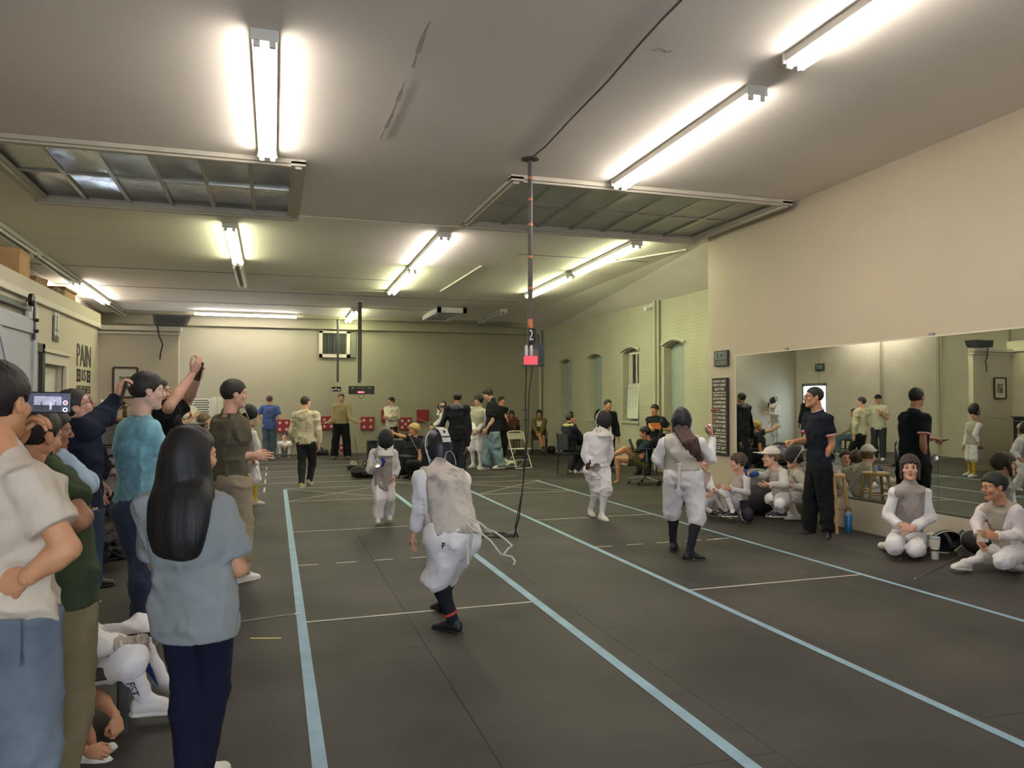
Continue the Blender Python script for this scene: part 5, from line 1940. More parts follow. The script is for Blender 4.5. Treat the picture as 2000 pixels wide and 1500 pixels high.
foil(floor_pt(1836, 1078) + V((0, 0, .02)), floor_pt(1757, 1093) + V((0, 0, .006)), 'foil lying on the floor before the kneeling fencer, tip to the left')
foil(floor_pt(1893, 1082) + V((0, 0, .02)), floor_pt(1786, 1132) + V((0, 0, .006)), 'foil lying on the floor beside the kneeling fencer at the frame edge')


def loose_mask(p, R, label, bib='e6e2da', trim='d8d4cc', shell='16161a'):
    e = empty('fencing_mask', p, 0, label, 'mask', 'loose fencing masks')
    bpy.context.view_layer.update()
    M = Matrix.Translation(Vector(p)) @ R.to_4x4()
    make_mask(M, e, V(p), bib, None, trim, True, shell)
    return e


def face_rot(fwd, up):
    y = nz(fwd)
    x = nz(np.cross(y, up))
    z = np.cross(x, y)
    return Matrix(((x[0], y[0], z[0]), (x[1], y[1], z[1]), (x[2], y[2], z[2])))


loose_mask(floor_pt(1458, 1022) + V((0, 0, .12)), .74 * face_rot(cv(.25, .25, -1), cv(.1, -.9, -.3)), 'fencing mask with white rim standing on the floor before the seated child', bib='23222c', shell='1e1d2c')
loose_mask(floor_pt(1906, 1092) + V((0, .0, .17)), face_rot(cv(-.25, -.15, -1), cv(-.9, .5, -.15)), 'black fencing mask lying on its side by the kneeling fencer at the frame edge', bib='d9d2c4')
loose_mask(floor_pt(1858, 1082) + V((-.06, .0, .13)), face_rot(cv(.3, .1, .9), cv(.95, .3, -.2)), 'fencing mask with white bib lying behind the tumbler', bib='ddd6c8')

# ------------------------------------------------------------------ far end
RED = mat('target_red', '8c2530', .7, var=.08, vs=5)
for px, py, s, lab, dots in ((553, 832, .38, 'red target pad partly behind the blue shirt man', 4), (484, 826, .3, 'red target pad beside the raised mask', 0), (640, 826, .40, 'red target pad by the right hand of the sand shirt man', 4),
                             (717, 827, .40, 'red target pad by the left hand of the sand shirt man', 4), (757, 812, .38, 'red target pad behind the man with crossed arms', 0),
                             (791, 828, .40, 'red target pad with five white discs over the blond head', 5), (825, 812, .38, 'plain red target pad above the crossing blade', 0),
                             (660, 880, .36, 'low red target pad between the legs of the sand shirt man', 5), (896, 815, .36, 'red target pad behind the dark hooded man', 0),
                             (921, 822, .38, 'red target pad left of the bareheaded fencer', 0), (997, 826, .40, 'dim red target pad above the seated person in dark red', 4), (911, 889, .30, 'low red target pad by the hand of the dark hooded man', 4)):
    c = on_y(px, py, YF)
    e = empty('target_pad', (c[0], YF - .05, c[2]), 0, lab, 'pad', 'red target pads on the far wall')
    MB().box((0, 0, 0), (s, .08, s), bev=.012).build('cushion', RED, e)
    for x, z in {4: ((-.25, -.25), (.25, -.25), (-.25, .25), (.25, .25)), 5: ((-.25, -.25), (.25, -.25), (-.25, .25), (.25, .25), (0, 0)), 0: ()}[dots]:
        MB().lathe([(0, 0), (.045, 0), (.045, .008), (0, .008)], M=basis((x * s, -.04, z * s), (1, 0, 0), (0, 0, 1), (0, -1, 0)), n=14).build('disc', mat('disc_white', 'c9a9a4', .7, var=.05), e)
# perforated panel
p, q = on_y(376, 778, YF), on_y(413, 832, YF)
e = empty('perforated_board', ((p[0] + q[0]) / 2, YF - .05, 0), 0, 'white board full of black holes against the far wall', 'board')
w = q[0] - p[0]
zt_ = p[2]
MB().box((0, 0, zt_ / 2 + .1), (w, .04, zt_ - .2)).build('board', mat('board_white', 'cac3b2', .6, var=.03), e)
B = MB()
for i in range(9):
    for k in range(16):
        B.lathe([(0, 0), (.020, 0), (.020, .004), (0, .004)], M=basis((-w / 2 + .05 + (i + .5 * (k % 2)) * (w - .1) / 9.2, -.021, zt_ - .06 - k * .065), (1, 0, 0), (0, 0, 1), (0, -1, 0)), n=8)
B.build('hole', mat('hole_dark', '25221e', .8, var=0), e, kind='stuff')
for i, px in enumerate((419, 431)):
    c = on_y(px, 800, YF)
    e2 = empty('roll_banner', (c[0], YF - .12 - .16 * i, 0), 0, ['narrow pale panel leaning next to the perforated board', 'second pale panel leaning past the perforated board'][i], 'panel')
    MB().box((0, 0, .85), (.14, .03, 1.7), bev=.004).build('panel', mat('pale_panel', 'bfb6a2', .6, var=.05), e2)
    MB().box((0, 0, .02), (.2, .12, .04)).build('base', GREY, e2)
# fire extinguisher (seen in the mirror)
e = empty('fire_extinguisher', (-3.35, YF - .12, 1.05), 0, 'red fire extinguisher on the far wall, seen in the mirror', 'extinguisher')
MB().lathe([(0, 0), (.075, 0), (.08, .02), (.08, .40), (.06, .46), (.02, .48), (.02, .52), (0, .52)], n=20).build('cylinder', mat('extinguisher_red', '8e2a26', .35, var=.05), e)
MB().lathe([(.0805, .14), (.081, .14), (.081, .3), (.0805, .3)], n=20).build('label_band', WHITE, e)
MB().box((0, -.03, .56), (.03, .14, .03)).box((0, -.05, .53), (.02, .12, .015)).build('lever', BLK, e)
MB().tube([(0.03, 0, .52), (.1, -.02, .5), (.11, -.03, .3), (.1, -.03, .12)], .012, 8).build('hose', BLK, e)


def folding_chair(p, rz, label):
    e = empty('folding_chair', p, rz, label, 'chair')
    M = mat('folding_white', 'cfccb4', .45, var=.03)
    w = .215
    for s in (-1, 1):
        MB().tube([(s * w, .22, .012), (s * w, -.0, .43), (s * w, -.17, .80), (s * w * .93, -.19, .84)], .012, 8).build('front_leg', M, e)
        MB().tube([(s * w * .9, -.26, .012), (s * w * .9, .16, .45)], .012, 8).build('rear_leg', M, e)
    MB().tube([(-w * .93, -.19, .84), (-w * .6, -.195, .86), (w * .6, -.195, .86), (w * .93, -.19, .84)], .012, 8).build('top_rail', M, e)
    MB().tube([(-w, .22, .014), (w, .22, .014)], .011, 8).build('floor_rail', M, e)
    MB().tube([(-w * .9, -.26, .014), (w * .9, -.26, .014)], .011, 8).build('floor_rail', M, e)
    MB().tube([(-w, .12, .2), (w, .12, .2)], .008, 8).build('stretcher', M, e)
    B = MB()
    N = 8
    a_ = [[B.bm.verts.new((-w + 2 * w * i / N, -.155 - .03 * math.sin(math.pi * i / N) - .035 * k, .67 + .075 * k)) for k in range(3)] for i in range(N + 1)]
    for i in range(N):
        for k in range(2):
            B.bm.faces.new((a_[i][k], a_[i + 1][k], a_[i + 1][k + 1], a_[i][k + 1])).smooth = True
    bmesh.ops.solidify(B.bm, geom=B.bm.faces[:], thickness=.012)
    B.build('backrest', M, e)
    MB().box((0, .04, .455), (.41, .40, .025), rot=(.04, 0, 0), bev=.01).build('seat', M, e)
    return e


p = floor_pt(1014, 914)
folding_chair(p, math.atan2(-p[0], p[1]) + math.pi + .55, 'empty white folding chair beside the tall teen in wide jeans')


def simple_chair(p, rz, label, col='1d1d1f', seat_z=.45, group='dark side chairs', arms=False):
    e = empty('side_chair', p, rz, label, 'chair', group)
    M = mat('chair_' + col, col, .6, var=.1)
    for sx in (-.2, .2):
        MB().tube([(sx, .2, 0), (sx, .19, seat_z)], .014, 8).build('front_leg', M, e)
        MB().tube([(sx, -.24, 0), (sx, -.19, seat_z), (sx, -.25, .88)], .014, 8).build('rear_leg', M, e)
        if arms:
            MB().tube([(sx * 1.1, .2, .2), (sx * 1.15, .2, .66), (sx * 1.15, -.18, .68)], .013, 8).build('armrest', M, e)
    MB().box((0, 0, seat_z), (.44, .44, .05), bev=.015).build('seat', M, e)
    MB().box((0, -.225, .70), (.42, .03, .34), rot=(-.12, 0, 0), bev=.012).build('backrest', M, e)
    return e


def office_chair(p, rz, label):
    e = empty('office_chair', p, rz, label, 'chair')
    FB = mat('mesh_fabric', '1a1b1e', .8, var=.1, bump=.3, bs=200)
    MB().box((0, 0, .47), (.50, .50, .09), bev=.04).build('seat', FB, e)
    S = Sdf((-.3, -.4, .45), (.3, -.1, 1.15), .015)
    S.loft([(0, -.24, .56), (0, -.27, .8), (0, -.30, 1.02)], np.array([1., 0, 0]), [.22, .235, .20], [.035, .03, .03], k=0, cap=1.5, pw=3.5)
    sdf_obj(S, 'backrest', FB, e)
    S = Sdf((-.2, -.45, 1.05), (.2, -.15, 1.3), .012)
    S.ell((0, -.315, 1.17), (.14, .035, .075), k=0)
    sdf_obj(S, 'headrest', FB, e)
    MB().tube([(0, -.29, 1.0), (0, -.325, 1.13)], .012, 8).build('headrest_post', DKM, e)
    MB().lathe([(.025, .12), (.025, .43), (.05, .43), (0, .43)], n=14).build('column', DKM, e)
    for s in (-1, 1):
        MB().tube([(s * .24, -.05, .44), (s * .29, -.05, .5), (s * .29, -.05, .66)], .016, 8).build('arm_post', GREY, e)
        MB().box((s * .29, .02, .68), (.07, .28, .03), bev=.012).build('armrest', BLK, e)
    for k in range(5):
        a = k * 2 * math.pi / 5 + .3
        leg = MB().tube([(0, 0, .13), (.14 * math.cos(a), .14 * math.sin(a), .115), (.31 * math.cos(a), .31 * math.sin(a), .085)], [.03, .024, .017], 8).build('base_leg', mat('base_grey', '85847c', .4, metal=.4, var=0), e)
        MB().lathe([(0, -.02), (.027, -.02), (.03, 0), (.027, .02), (0, .02)], M=basis((.31 * math.cos(a), .31 * math.sin(a), .03), (-math.sin(a), math.cos(a), 0), (0, 0, 1), (math.cos(a), math.sin(a), 0)), n=12).build('castor', BLK, leg)
    return e


# black draped scoring table, gear under it
p = floor_pt(815, 928)
e = empty('scoring_table', (p[0], p[1] + .45, 0), -.1, 'low table under a black cloth behind the small fencer', 'table')
S = Sdf((-1.1, -.5, 0), (1.1, .5, .85), .025)
S.loft([(-.9, 0, .38), (.9, 0, .38)], np.array([0., 1, 0]), [.36, .36], [.36, .36], k=0, pw=8, cap=.3)
S.noise(.03, .12, 4, (1, 1, 4))
S.cut((0, 0, .005), (0, 0, -1))
S.cut((0, 0, .73), (0, 0, 1))
sdf_obj(S, 'tablecloth', mat('black_drape', '1b1d22', .85, var=.12, bump=.1, bs=30), e)
MB().box((0, 0, .735), (1.9, .74, .02), bev=.005).build('table_top', mat('table_dark', '2c2a2c', .5, var=.1), e)
MB().box((.02, -.38, .2), (.10, .02, .11)).build('paper_tag', mat('paper_tag', 'c9c6a4', .8, var=0), e)
e = empty('plastic_bag', (p[0] - .05, p[1] - .05, .30), 0, 'grey plastic bag hanging on the front of the black draped table', 'bag')
S = Sdf((-.2, -.1, -.1), (.2, .12, .15), .012)
S.ell((0, 0, 0), (.15, .06, .08), k=0).noise(.03, .05, 11)
sdf_obj(S, 'sack', mat('sack_grey', '8c8f86', .5, var=.15), e)
MB().tube([(-.04, 0, .07), (0, .02, .14), (.04, 0, .07)], .008, 6).build('handle', mat('sack_grey', '8c8f86', .5, var=.15), e)
bag(floor_pt(722, 932), .8, .4, 'black bag on the floor beside the draped scoring table')
bag(floor_pt(845, 948), .5, .1, 'small black bag on the floor before the draped table')
e = empty('covered_equipment', floor_pt(700, 898) + V((.75, .2, 0)), 0, 'black covered equipment leaning beside the draped table', 'equipment')
S = Sdf((-.5, -.3, 0), (.5, .3, 1.0), .025)
S.loft([(-.35, 0, .05), (0, 0, .4), (.25, 0, .75)], np.array([0., 1, 0]), [.22, .2, .1], [.2, .3, .15], k=0).noise(.03, .12, 8)
S.cut((0, 0, .005), (0, 0, -1))
sdf_obj(S, 'cover', mat('black_drape', '1b1d22', .85, var=.12, bump=.1, bs=30), e)
# floor scoring reel with cables near the sand shirt man
e = empty('scoring_reel', floor_pt(690, 918), .2, 'small cable reel box on the floor in front of the sand shirt man', 'reel')
MB().box((0, 0, .06), (.26, .16, .12), bev=.02).build('case', DKM, e)
MB().lathe([(0, -.05), (.07, -.05), (.07, .05), (0, .05)], M=basis((0, -.02, .14), (1, 0, 0), (0, 0, 1), (0, -1, 0)), n=16).build('drum', mat('reel_grey', 'a7a494', .5, var=0), e)
MB().tube([(.12, 0, .1), (.1, .05, .4), (.06, .1, .72)], .006, 6).build('cord', BLK, e)
# shoes and bags on the far floor
for px, py, l in ((622, 882, 'pale bag slumped on the floor by the far wall'), (630, 886, 'dark bag on the floor at the far wall behind the cream hooded man')):
    bag(V((floor_pt(px, 895)[0], YF - .28 - .3 * (px > 625), 0)), .5, .2, l, 'a39b86' if px == 622 else '26252a')
e = empty('floor_lamp_ball', floor_pt(1077, 886), 0, 'round dark ball on the floor beside the seated woman at the far corner', 'ball')
MB().lathe([(0, 0), (.1, .02), (.14, .12), (.1, .22), (0, .24)], n=18).build('shell', BLK, e)
MB().tube([(-.13, 0, .12), (0, -.13, .12), (.13, 0, .12), (0, .13, .12)], .012, 6, close=True).build('band', GREY, e)
e = empty('plastic_bag', floor_pt(1000, 917) - V((.05, -.22, 0)), 0, 'white plastic bag and helmet bundle by the folding chair leg', 'bag')
S = Sdf((-.25, -.2, 0), (.25, .2, .32), .014)
S.ell((-.05, 0, .11), (.12, .12, .11), k=0).ell((.1, 0, .15), (.13, .1, .03), k=.02).noise(.02, .06, 2)
sdf_obj(S, 'sack', mat('sack_white', 'c8c5ae', .6, var=.08), e)
MB().tube([(-.1, 0, .2), (-.08, -.02, .27), (-.02, 0, .21)], .008, 6).build('handle', mat('sack_white', 'c8c5ae', .6, var=.08), e)
e = empty('foil_guard', floor_pt(1040, 909), 0, 'bright foil guard lying on the floor right of the folding chair', 'guard')
MB().lathe([(0, .02), (.05, .025), (.06, .05), (.055, .05), (0, .03)], n=18).build('bell', STEEL, e)
MB().tube([(0, 0, .03), (-.1, -.05, .02), (-.16, -.1, .01)], .012, 8).build('grip', BLK, e)
bag(floor_pt(1338, 984), .3, .3, 'small red bag on the floor seen between the legs of the long-haired fencer', '9a2f35')
e = empty('bird_figure', on_x(1115, 816, XB - .05) , 0, 'small dark object standing on the sill of the first window niche', 'figurine')
MB().lathe([(0, 0), (.06, 0), (.07, .08), (.03, .18), (0, .2)], n=12).build('body', BLK, e)
MB().box((0, -.05, .14), (.03, .1, .05)).build('head', BLK, e)
e = empty('wall_bracket', on_y(1026, 800, YF) - V((0, .06, 0)), 0, 'thin rack of pegs on the far wall behind the hanging cables', 'rack')
for z in (0, -.34):
    MB().box((0, 0, z), (.22, .03, .02)).build('peg', DKM, e)
MB().box((0, .02, -.17), (.03, .02, .4)).build('rail', W_far, e)

# ------------------------------------------------------------------ people
SOLE_W = mat('sole_white', 'cfcbc2', .6, var=.05)
SOLE_D = mat('sole_dark', '1c1c1e', .6, var=.05)
SH_W = mat('shoe_white', 'd3cfc8', .55, var=.06, vs=20)
SH_B = mat('shoe_black', '1b1b1e', .5, var=.1)
WHITE_C, LAME = 'dcd8d9', 'a89e96'


def fencer(P, vest=True, jacket=WHITE_C, sock='d6d2d0', shoe=SH_W, sole=SOLE_W, lame=LAME, ends='knee', breech=WHITE_C, vk='lame', sock_f=.14, pitch=(0, 0), flat=True, vhem=.07, tuck=False):
    """white jacket, breeches, long socks and (for foil) the metallic vest over them"""
    P.top(cloth(jacket), 'long', e=.018 if tuck else .024, hem=.0 if tuck else .13, name='fencing_jacket', collar=.03, amp=.009, neck=.07)
    P.bottom(cloth(breech, 'b'), ends, e=.034 if tuck else .026, eb=.04, name='breeches', amp=.011, tuck=tuck, waist=.10)
    if ends == 'knee':
        P.socks(cloth(sock, 's'), sock_f)
    if vest:
        P.vest(cloth(lame, vk), e=.05 if tuck else .042, hem=vhem, amp=.009)
    P.shoes(shoe, sole, pitch=pitch, flat=flat)


def phone(c, right, up, label, screen=True, k=1.0, case='1a1a1d', pic=False):
    c = V(c)
    x, z = nz(right), nz(up)
    z = nz(z - x * np.dot(x, z))
    y = np.cross(z, x)
    e = empty('phone', c, 0, label, 'phone')
    e.matrix_world = basis(c, x, y, z)
    MB().box((0, 0, 0), (.152 * k, .009, .074 * k), bev=.004).build('case', mat('phone_' + case, case, .4, var=0), e)
    if screen:
        MB().box((0, -.0048, 0), (.142 * k, .001, .066 * k)).build('screen', mat('phone_screen' + str(pic), '454a5c' if pic else '222632', .15, var=.5, vs=30, emit=.25 if pic else 0), e)
        if pic:
            for i, (px, pz, w, h, col) in enumerate(((0, .006, .09, .030, '8d8fa0'), (.0, -.02, .09, .02, '37363f'), (.01, -.012, .008, .026, 'c8c9d6'), (-.02, -.008, .006, .018, '24242a'), (.026, -.006, .006, .016, '2a2a30'))):
                MB().box((px, -.0056, pz), (w, .0006, h)).build('picture_area', mat('screen_' + col, col, .3, var=.3, vs=60, emit=.3), e)
            B = MB()
            for pz in (.0, -.024):
                B.tube([(.058 + .0065 * math.cos(a), -.0058, pz + .0065 * math.sin(a)) for a in np.linspace(0, 6.283, 17)[:-1]], .0012, 5, close=True)
            B.build('shutter_button', mat('screen_white', 'e8e8f0', .3, var=0, emit=.6), e, kind='stuff')
            MB().lathe([(0, 0), (.003, 0), (.003, .001), (0, .001)], M=basis((.058, -.0055, .0), (1, 0, 0), (0, 0, 1), (0, -1, 0)), n=10).build('record_dot', mat('rec_red', 'd04050', .3, var=0, emit=.6), e)
    else:
        B = MB()
        for k2 in (0, 1):
            B.lathe([(0, 0), (.009, 0), (.009, .002), (0, .002)], M=basis((-.058 + .02 * k2, .0045, .02), (1, 0, 0), (0, 0, -1), (0, 1, 0)), n=12)
        B.build('camera_lens', BLK, e, kind='stuff')
    return e


def band(P, T, f, r, w, m, name, joints=('el', 'wr')):
    a, b = P.q(joints[0] + T), P.q(joints[1] + T)
    u = nz(b - a)
    c = a + (b - a) * f
    x = nz(np.cross(u, [.3, .5, .8]))
    MB().lathe([(r, -w), (r + .004, -w), (r + .004, w), (r, w)], M=basis(c, x, np.cross(u, x), u), n=18).build(name, m, P.e)


def wisps(P, pts, rad, name='hair', col=None, n=1):
    S = None


# ---- left foreground -------------------------------------------------
# far left: beige shirt, jeans, films with a phone
p1 = Person('person in beige t-shirt and blue jeans at the left edge, hand on hip', at=-12, z=2.38, H=1.73, face=28, tone='warm', hc='1a1412', hair='short',
            J=dict(pel=(-14, 1196), chest=(6, 945), head=(-4, 785), shR=(56, 962, -.04), elR=(132, 1072, -.06), wrR=(52, 1128, -.1), shL=(-66, 946, .16), elL=(-20, 955, .36), wrL=(26, 874, .22)),
            hands=('phone', 'relaxed'), hd={'R': (-1, -.22, .1), 'L': (.45, .9, .05)}, pn={'R': (.0, -.1, 1), 'L': (1, -.2, .1)}, look=(8, 0, 0))
p1.top(cloth('c0b3a2'), 'short', e=.034, hem=.05, frac=.68, amp=.012, sl_e=.026)
p1.bottom(cloth('646f7b', 'denim'), 'ankle', e=.026, eb=.03, name='jeans', amp=.007)
p1.shoes(SH_W, SOLE_W)
band(p1, 'L', .98, .031, .012, mat('bracelet', '4a2a22', .5, var=.1), 'bracelet')
B = MB()
for sx in (-1, 1):
    c = p1.q('pel') - p1.fwd * .135 + p1.rgt * sx * .085 - UPZ * .06
    B.box(c, (.13, .006, .14), rot=(0, 0, math.atan2(p1.rgt[1], p1.rgt[0])), bev=.002)
B.build('back_pocket', cloth('5a6572', 'denim'), p1.e, kind='stuff')
phone(at_z(95, 786, 2.60), cv(1, -.02, .06), cv(.03, 1, 0), 'phone held sideways at the left, screen showing the bout it films', pic=True, k=.97)

# olive t-shirt, beard
p2 = Person('bearded man in an olive green t-shirt and khaki trousers behind the beige shirt', at=100, z=2.98, H=1.66, face=72, tone='tan', hc='221914', hair='crop', build=1.12,
            J=dict(pel=(100, 1135), chest=(88, 945), head=(70, 852), shR=(108, 950, -.13), elR=(158, 1012, -.18), wrR=(108, 1040, -.05), shL=(92, 940, .2)), look=(-26, -10, 0), stance=.16)
p2.top(cloth('3e4a32'), 'short', e=.03, hem=.12, frac=.66, amp=.009, belly=.03)
p2.bottom(cloth('8a7a5c'), 'ankle', e=.034, eb=.045, name='khaki_trousers', amp=.009)
p2.shoes(SH_B, SOLE_D)
p2.beard()
MB().box(p2.q('pel') + UPZ * -.04 + p2.rgt * .17 + p2.fwd * .03, (.006, .05, .14), rot=(.2, 0, math.atan2(p2.rgt[1], p2.rgt[0]))).build('pocket_opening', mat('pocket_dark', '26241f', .9, var=0), p2.e)

# woman in light blue shirt, arms crossed
p3 = Person('woman with dark hair in a bun, light blue shirt over a striped top, arms crossed', at=128, z=4.25, H=1.58, face=78, tone='brown', hc='1c1413', hair='bun',
            J=dict(chest=(116, 915), head=(103, 840), pel=(128, 1040), shR=(124, 912, -.14), elR=(160, 948, -.16), wrR=(122, 945, -.05), shL=(128, 908, .16), elL=(168, 945, .10), wrL=(140, 930, -.16)), look=(5, -8, 0))
p3.top(cloth('9fb2c8'), 'long', e=.024, hem=.1, amp=.009, name='open_shirt', sl_e=.03)
p3.bottom(cloth('41587a', 'denim'), 'ankle', e=.02, eb=.02, name='jeans')
p3.shoes(SH_W, SOLE_W)
B = MB()
for k in range(8):
    c = p3.q('chest') + p3.cf * (.112 - .0 * k) - UPZ * (.02 + k * .022)
    B.box(c, (.10 - .004 * k, .012, .010), rot=(0, 0, math.atan2(p3.rgt[1], p3.rgt[0])), mi=k % 2)
B.build('striped_top', [mat('stripe_w', 'cfcac4', .9, var=0), mat('stripe_d', '2b3038', .9, var=0)], p3.e, kind='stuff')

# navy sweater, glasses, raised phone
p4 = Person('man in navy sweater and glasses with one arm raised to film', at=152, z=4.75, H=1.68, face=66, tone='light', hc='2a2019', hair='crop',
            J=dict(chest=(140, 838), head=(149, 796), pel=(156, 985), shR=(166, 838, -.08), elR=(199, 812, .10), wrR=(229, 778, .22), shL=(158, 836, .26), elL=(184, 890, .28), wrL=(192, 938, .22)),
            hands=('relaxed', 'phone'), look=(22, 24, 0), pn={'R': (.8, .1, .6)}, hd={'R': (.12, 1, .1), 'L': (.12, -1, 0)})
p4.top(cloth('1b2233'), 'long', e=.03, hem=.1, amp=.01, name='sweater', sl_e=.032)
p4.bottom(cloth('2c3b56', 'denim'), 'ankle', e=.022, eb=.024, name='jeans')
p4.shoes(SH_B, SOLE_W)
p4.glasses(mat('thin_glasses', '6b5a3c', .3, metal=.6, var=0))
band(p4, 'L', .95, .030, .012, STEEL, 'watch')
phone(at_z(241, 766, 4.92), cv(.25, 1, 0), cv(.3, 0, -1), 'dark phone in the raised hand of the navy sweater man', screen=False)

# teal t-shirt
p5 = Person('young man in a teal t-shirt and blue-grey trousers seen from behind, looking right', at=272, z=5.2, H=1.83, face=58, tone='pale', hc='231b17', hair='short',
            J=dict(pel=(272, 990), chest=(271, 842), head=(289, 764), shR=(291, 850, -.10), elR=(313, 908, -.02), wrR=(342, 900, .12), shL=(252, 846, .12), anL=(283, 1216, .25), anR=(274, 1222, .0)), look=(22, -3, 0))
p5.top(cloth('86bccb', 'heather'), 'short', e=.026, hem=-.02, frac=.62, amp=.009)
p5.bottom(cloth('4c5670'), 'ankle', e=.026, eb=.034, name='trousers', amp=.009)
p5.shoes(mat('shoe_navy', '23252e', .5, var=.1), SOLE_D)

# black tee, both arms up with a phone
p6 = Person('man in a black t-shirt behind the teal shirt, both arms raised to film', at=318, z=6.1, H=1.74, face=62, tone='light', hc='2a1f19', hair='crop', build=1.08,
            J=dict(chest=(322, 815), head=(309, 768), pel=(322, 945), shR=(322, 812, -.16), elR=(331, 792, -.34), wrR=(376, 730, -.12), shL=(338, 806, .22), elL=(366, 782, .32), wrL=(386, 742, .08)),
            hands=('phone', 'phone'), hd={'R': (.5, .85, .1), 'L': (.15, 1, -.1)}, look=(25, 8, 0))
p6.top(cloth('111114'), 'short', e=.034, hem=.1, frac=.7, amp=.01)
p6.bottom(cloth('2b2b30'), 'ankle', e=.026, eb=.03)
p6.shoes(SH_B, SOLE_D)
phone(at_z(388, 725, 6.02), cv(.22, 1, 0), cv(.9, -.2, -.5), 'phone in dark case held up by the black t-shirt man', screen=False, case='3a2c2a')

# girl with long black hair
p7 = Person('girl with very long black hair, grey-blue t-shirt and navy leggings, seen from behind', at=382, z=3.0, H=1.545, face=32, tone='tan', hc='0d0b0c', hair='crop', build=.95,
            J=dict(pel=(382, 1172), chest=(368, 985), head=(376, 890), shR=(432, 1000, .03), elR=(466, 1112, .02), wrR=(416, 1118, .22), shL=(302, 992, -.02), elL=(305, 1100, .12), wrL=(380, 1110, .26),
                   anR=(392, 1505, .05), anL=(368, 1500, -.02)), look=(24, -3, 0))
p7.top(cloth('84888a'), 'short', e=.040, hem=.16, frac=.80, amp=.011, sl_e=.034, flare=1.2)
p7.bottom(cloth('10132a'), 'ankle', e=.012, eb=.014, name='leggings', amp=.003)
p7.shoes(SH_W, SOLE_W)
S = Sdf(*p7.bounds(['head', 'pel', 'shL', 'shR'], .25), .008)
hl = p7.q
hd_ = lambda v: p7.hx(v) - p7.root
bk = -p7.fwd * .085
pts = [hd_([0, -.01, .07]), hd_([0, -.03, .0]), hd_([0, -.035, -.12]), at_z(352, 985, 2.90) - p7.root, at_z(346, 1040, 2.87) - p7.root, at_z(342, 1078, 2.87) - p7.root]
tt = np.linspace(0, 5, 19)


def smooth(v):
    v = np.array(v, float)
    o = []
    for t_ in tt:
        i_ = min(int(t_), 4)
        f_ = t_ - i_
        a_, b_, c_, d_ = (v[max(i_ - 1, 0)], v[i_], v[i_ + 1], v[min(i_ + 2, 5)])
        o.append(.5 * (2 * b_ + (c_ - a_) * f_ + (2 * a_ - 5 * b_ + 4 * c_ - d_) * f_ ** 2 + (3 * b_ - a_ - 3 * c_ + d_) * f_ ** 3))
    return o


S.loft(smooth(pts), np.array(nz(p7.rgt + .0 * p7.fwd)), smooth([.078, .096, .108, .124, .118, .094]), smooth([.092, .108, .098, .074, .062, .05]), k=0, cap=.6)
fc = hd_([.035, .12, -.01])
S.ell(fc, (.085, .085, .12), k=.02, op='sub')
for kx, (ax, ay) in enumerate(((412, 985),)):
    S.cap(hd_([.065, -.01, -.06]), at_z(ax, ay, 2.98) - p7.root, .03, .012, k=.03)
x, y, z = S.grid((slice(None),) * 3, pts[2])
u = x * np.float32(p7.rgt[0]) + y * np.float32(p7.rgt[1])
S.D = S.D + (.0007 * np.sin(u * 260 + 2.5 * np.sin(z * 9)) + .0013 * np.sin(u * 90 + 2 * np.sin(z * 5 + 1)) + .012 * np.clip((-.28 - z) / .08, 0, 1) * np.sin(u * 70)).astype(np.float32)
sdf_obj(S, 'long_hair', hairm('0d0b0c'), p7.e)

# olive-grey t-shirt, khakis
p8 = Person('man in a dark olive-grey t-shirt and khaki trousers, hand held out before him', at=457, z=6.75, H=1.83, face=48, tone='light', hc='221a16', hair='short',
            J=dict(pel=(450, 938), chest=(447, 828), head=(459, 770), shR=(466, 835, -.05), elR=(466, 890, -.06), wrR=(493, 889, .02), shL=(428, 832, .08), anR=(470, 1120, -.08), anL=(446, 1112, .12)),
            look=(30, -2, 0), hands=('relaxed', 'relaxed'), hd={'R': (1, -.1, .2)})
p8.top(cloth('5d5746'), 'short', e=.032, hem=.0, frac=.62, amp=.009)
p8.bottom(cloth('9b8e76'), 'ankle', e=.028, eb=.034, name='khaki_trousers', amp=.009)
p8.shoes(SH_W, SOLE_W)

# seated fencer, left foreground, with glove and foil
p10 = Person('seated fencer in white with glasses, gloved hand resting a foil on the knee', at=118, z=3.72, H=1.6, face=84, tone='light', hc='131012', hair='short',
             J=dict(pel=(112, 1300, .05), chest=(112, 1180, .05), head=(134, 1108), shR=(128, 1196, -.12), elR=(188, 1262, -.18), wrR=(238, 1258, -.02), shL=(130, 1188, .2), elL=(170, 1240, .3), wrL=(232, 1250, .25),
                    knR=(252, 1292, -.08), anR=(284, 1366, .0), toR=(340, 1376, .03), knL=(266, 1236, .28), anL=(320, 1334, .32), toL=(372, 1345, .3)), hands=('relaxed', 'grip'), look=(6, -6, 0), hd={'R': (1, .05, .1)}, pn={'R': (0, -1, .1)})
fencer(p10, vest=False, sock='d8d4d4')
p10.glasses()
S = Sdf(*p10.bounds(['wrR'], .18), .007)
w_, e_ = p10.q('wrR'), p10.q('elR')
S.cap(w_ - nz(w_ - e_) * .11, w_, .055, .043, k=0).cap(w_, w_ + cv(1, .05, .1) * .07, .043, .040, k=.02)
for k in range(4):
    S.cap(w_ + cv(1, .05, .1) * .06 + cv(0, .03 - .02 * k, 0), w_ + cv(1, .02, .1) * .11 + cv(0, .028 - .02 * k, -.01), .014, .013, k=.008)
S.cap(w_ + cv(.4, .3, -.3) * .06, w_ + cv(.9, .45, -.25) * .085, .015, .013, k=.01)
S.noise(.008, .04, 4)
sdf_obj(S, 'fencing_glove', cloth('a89a8c'), p10.e)
g = p10.J['wrR'] + cv(1, .04, .1) * .10
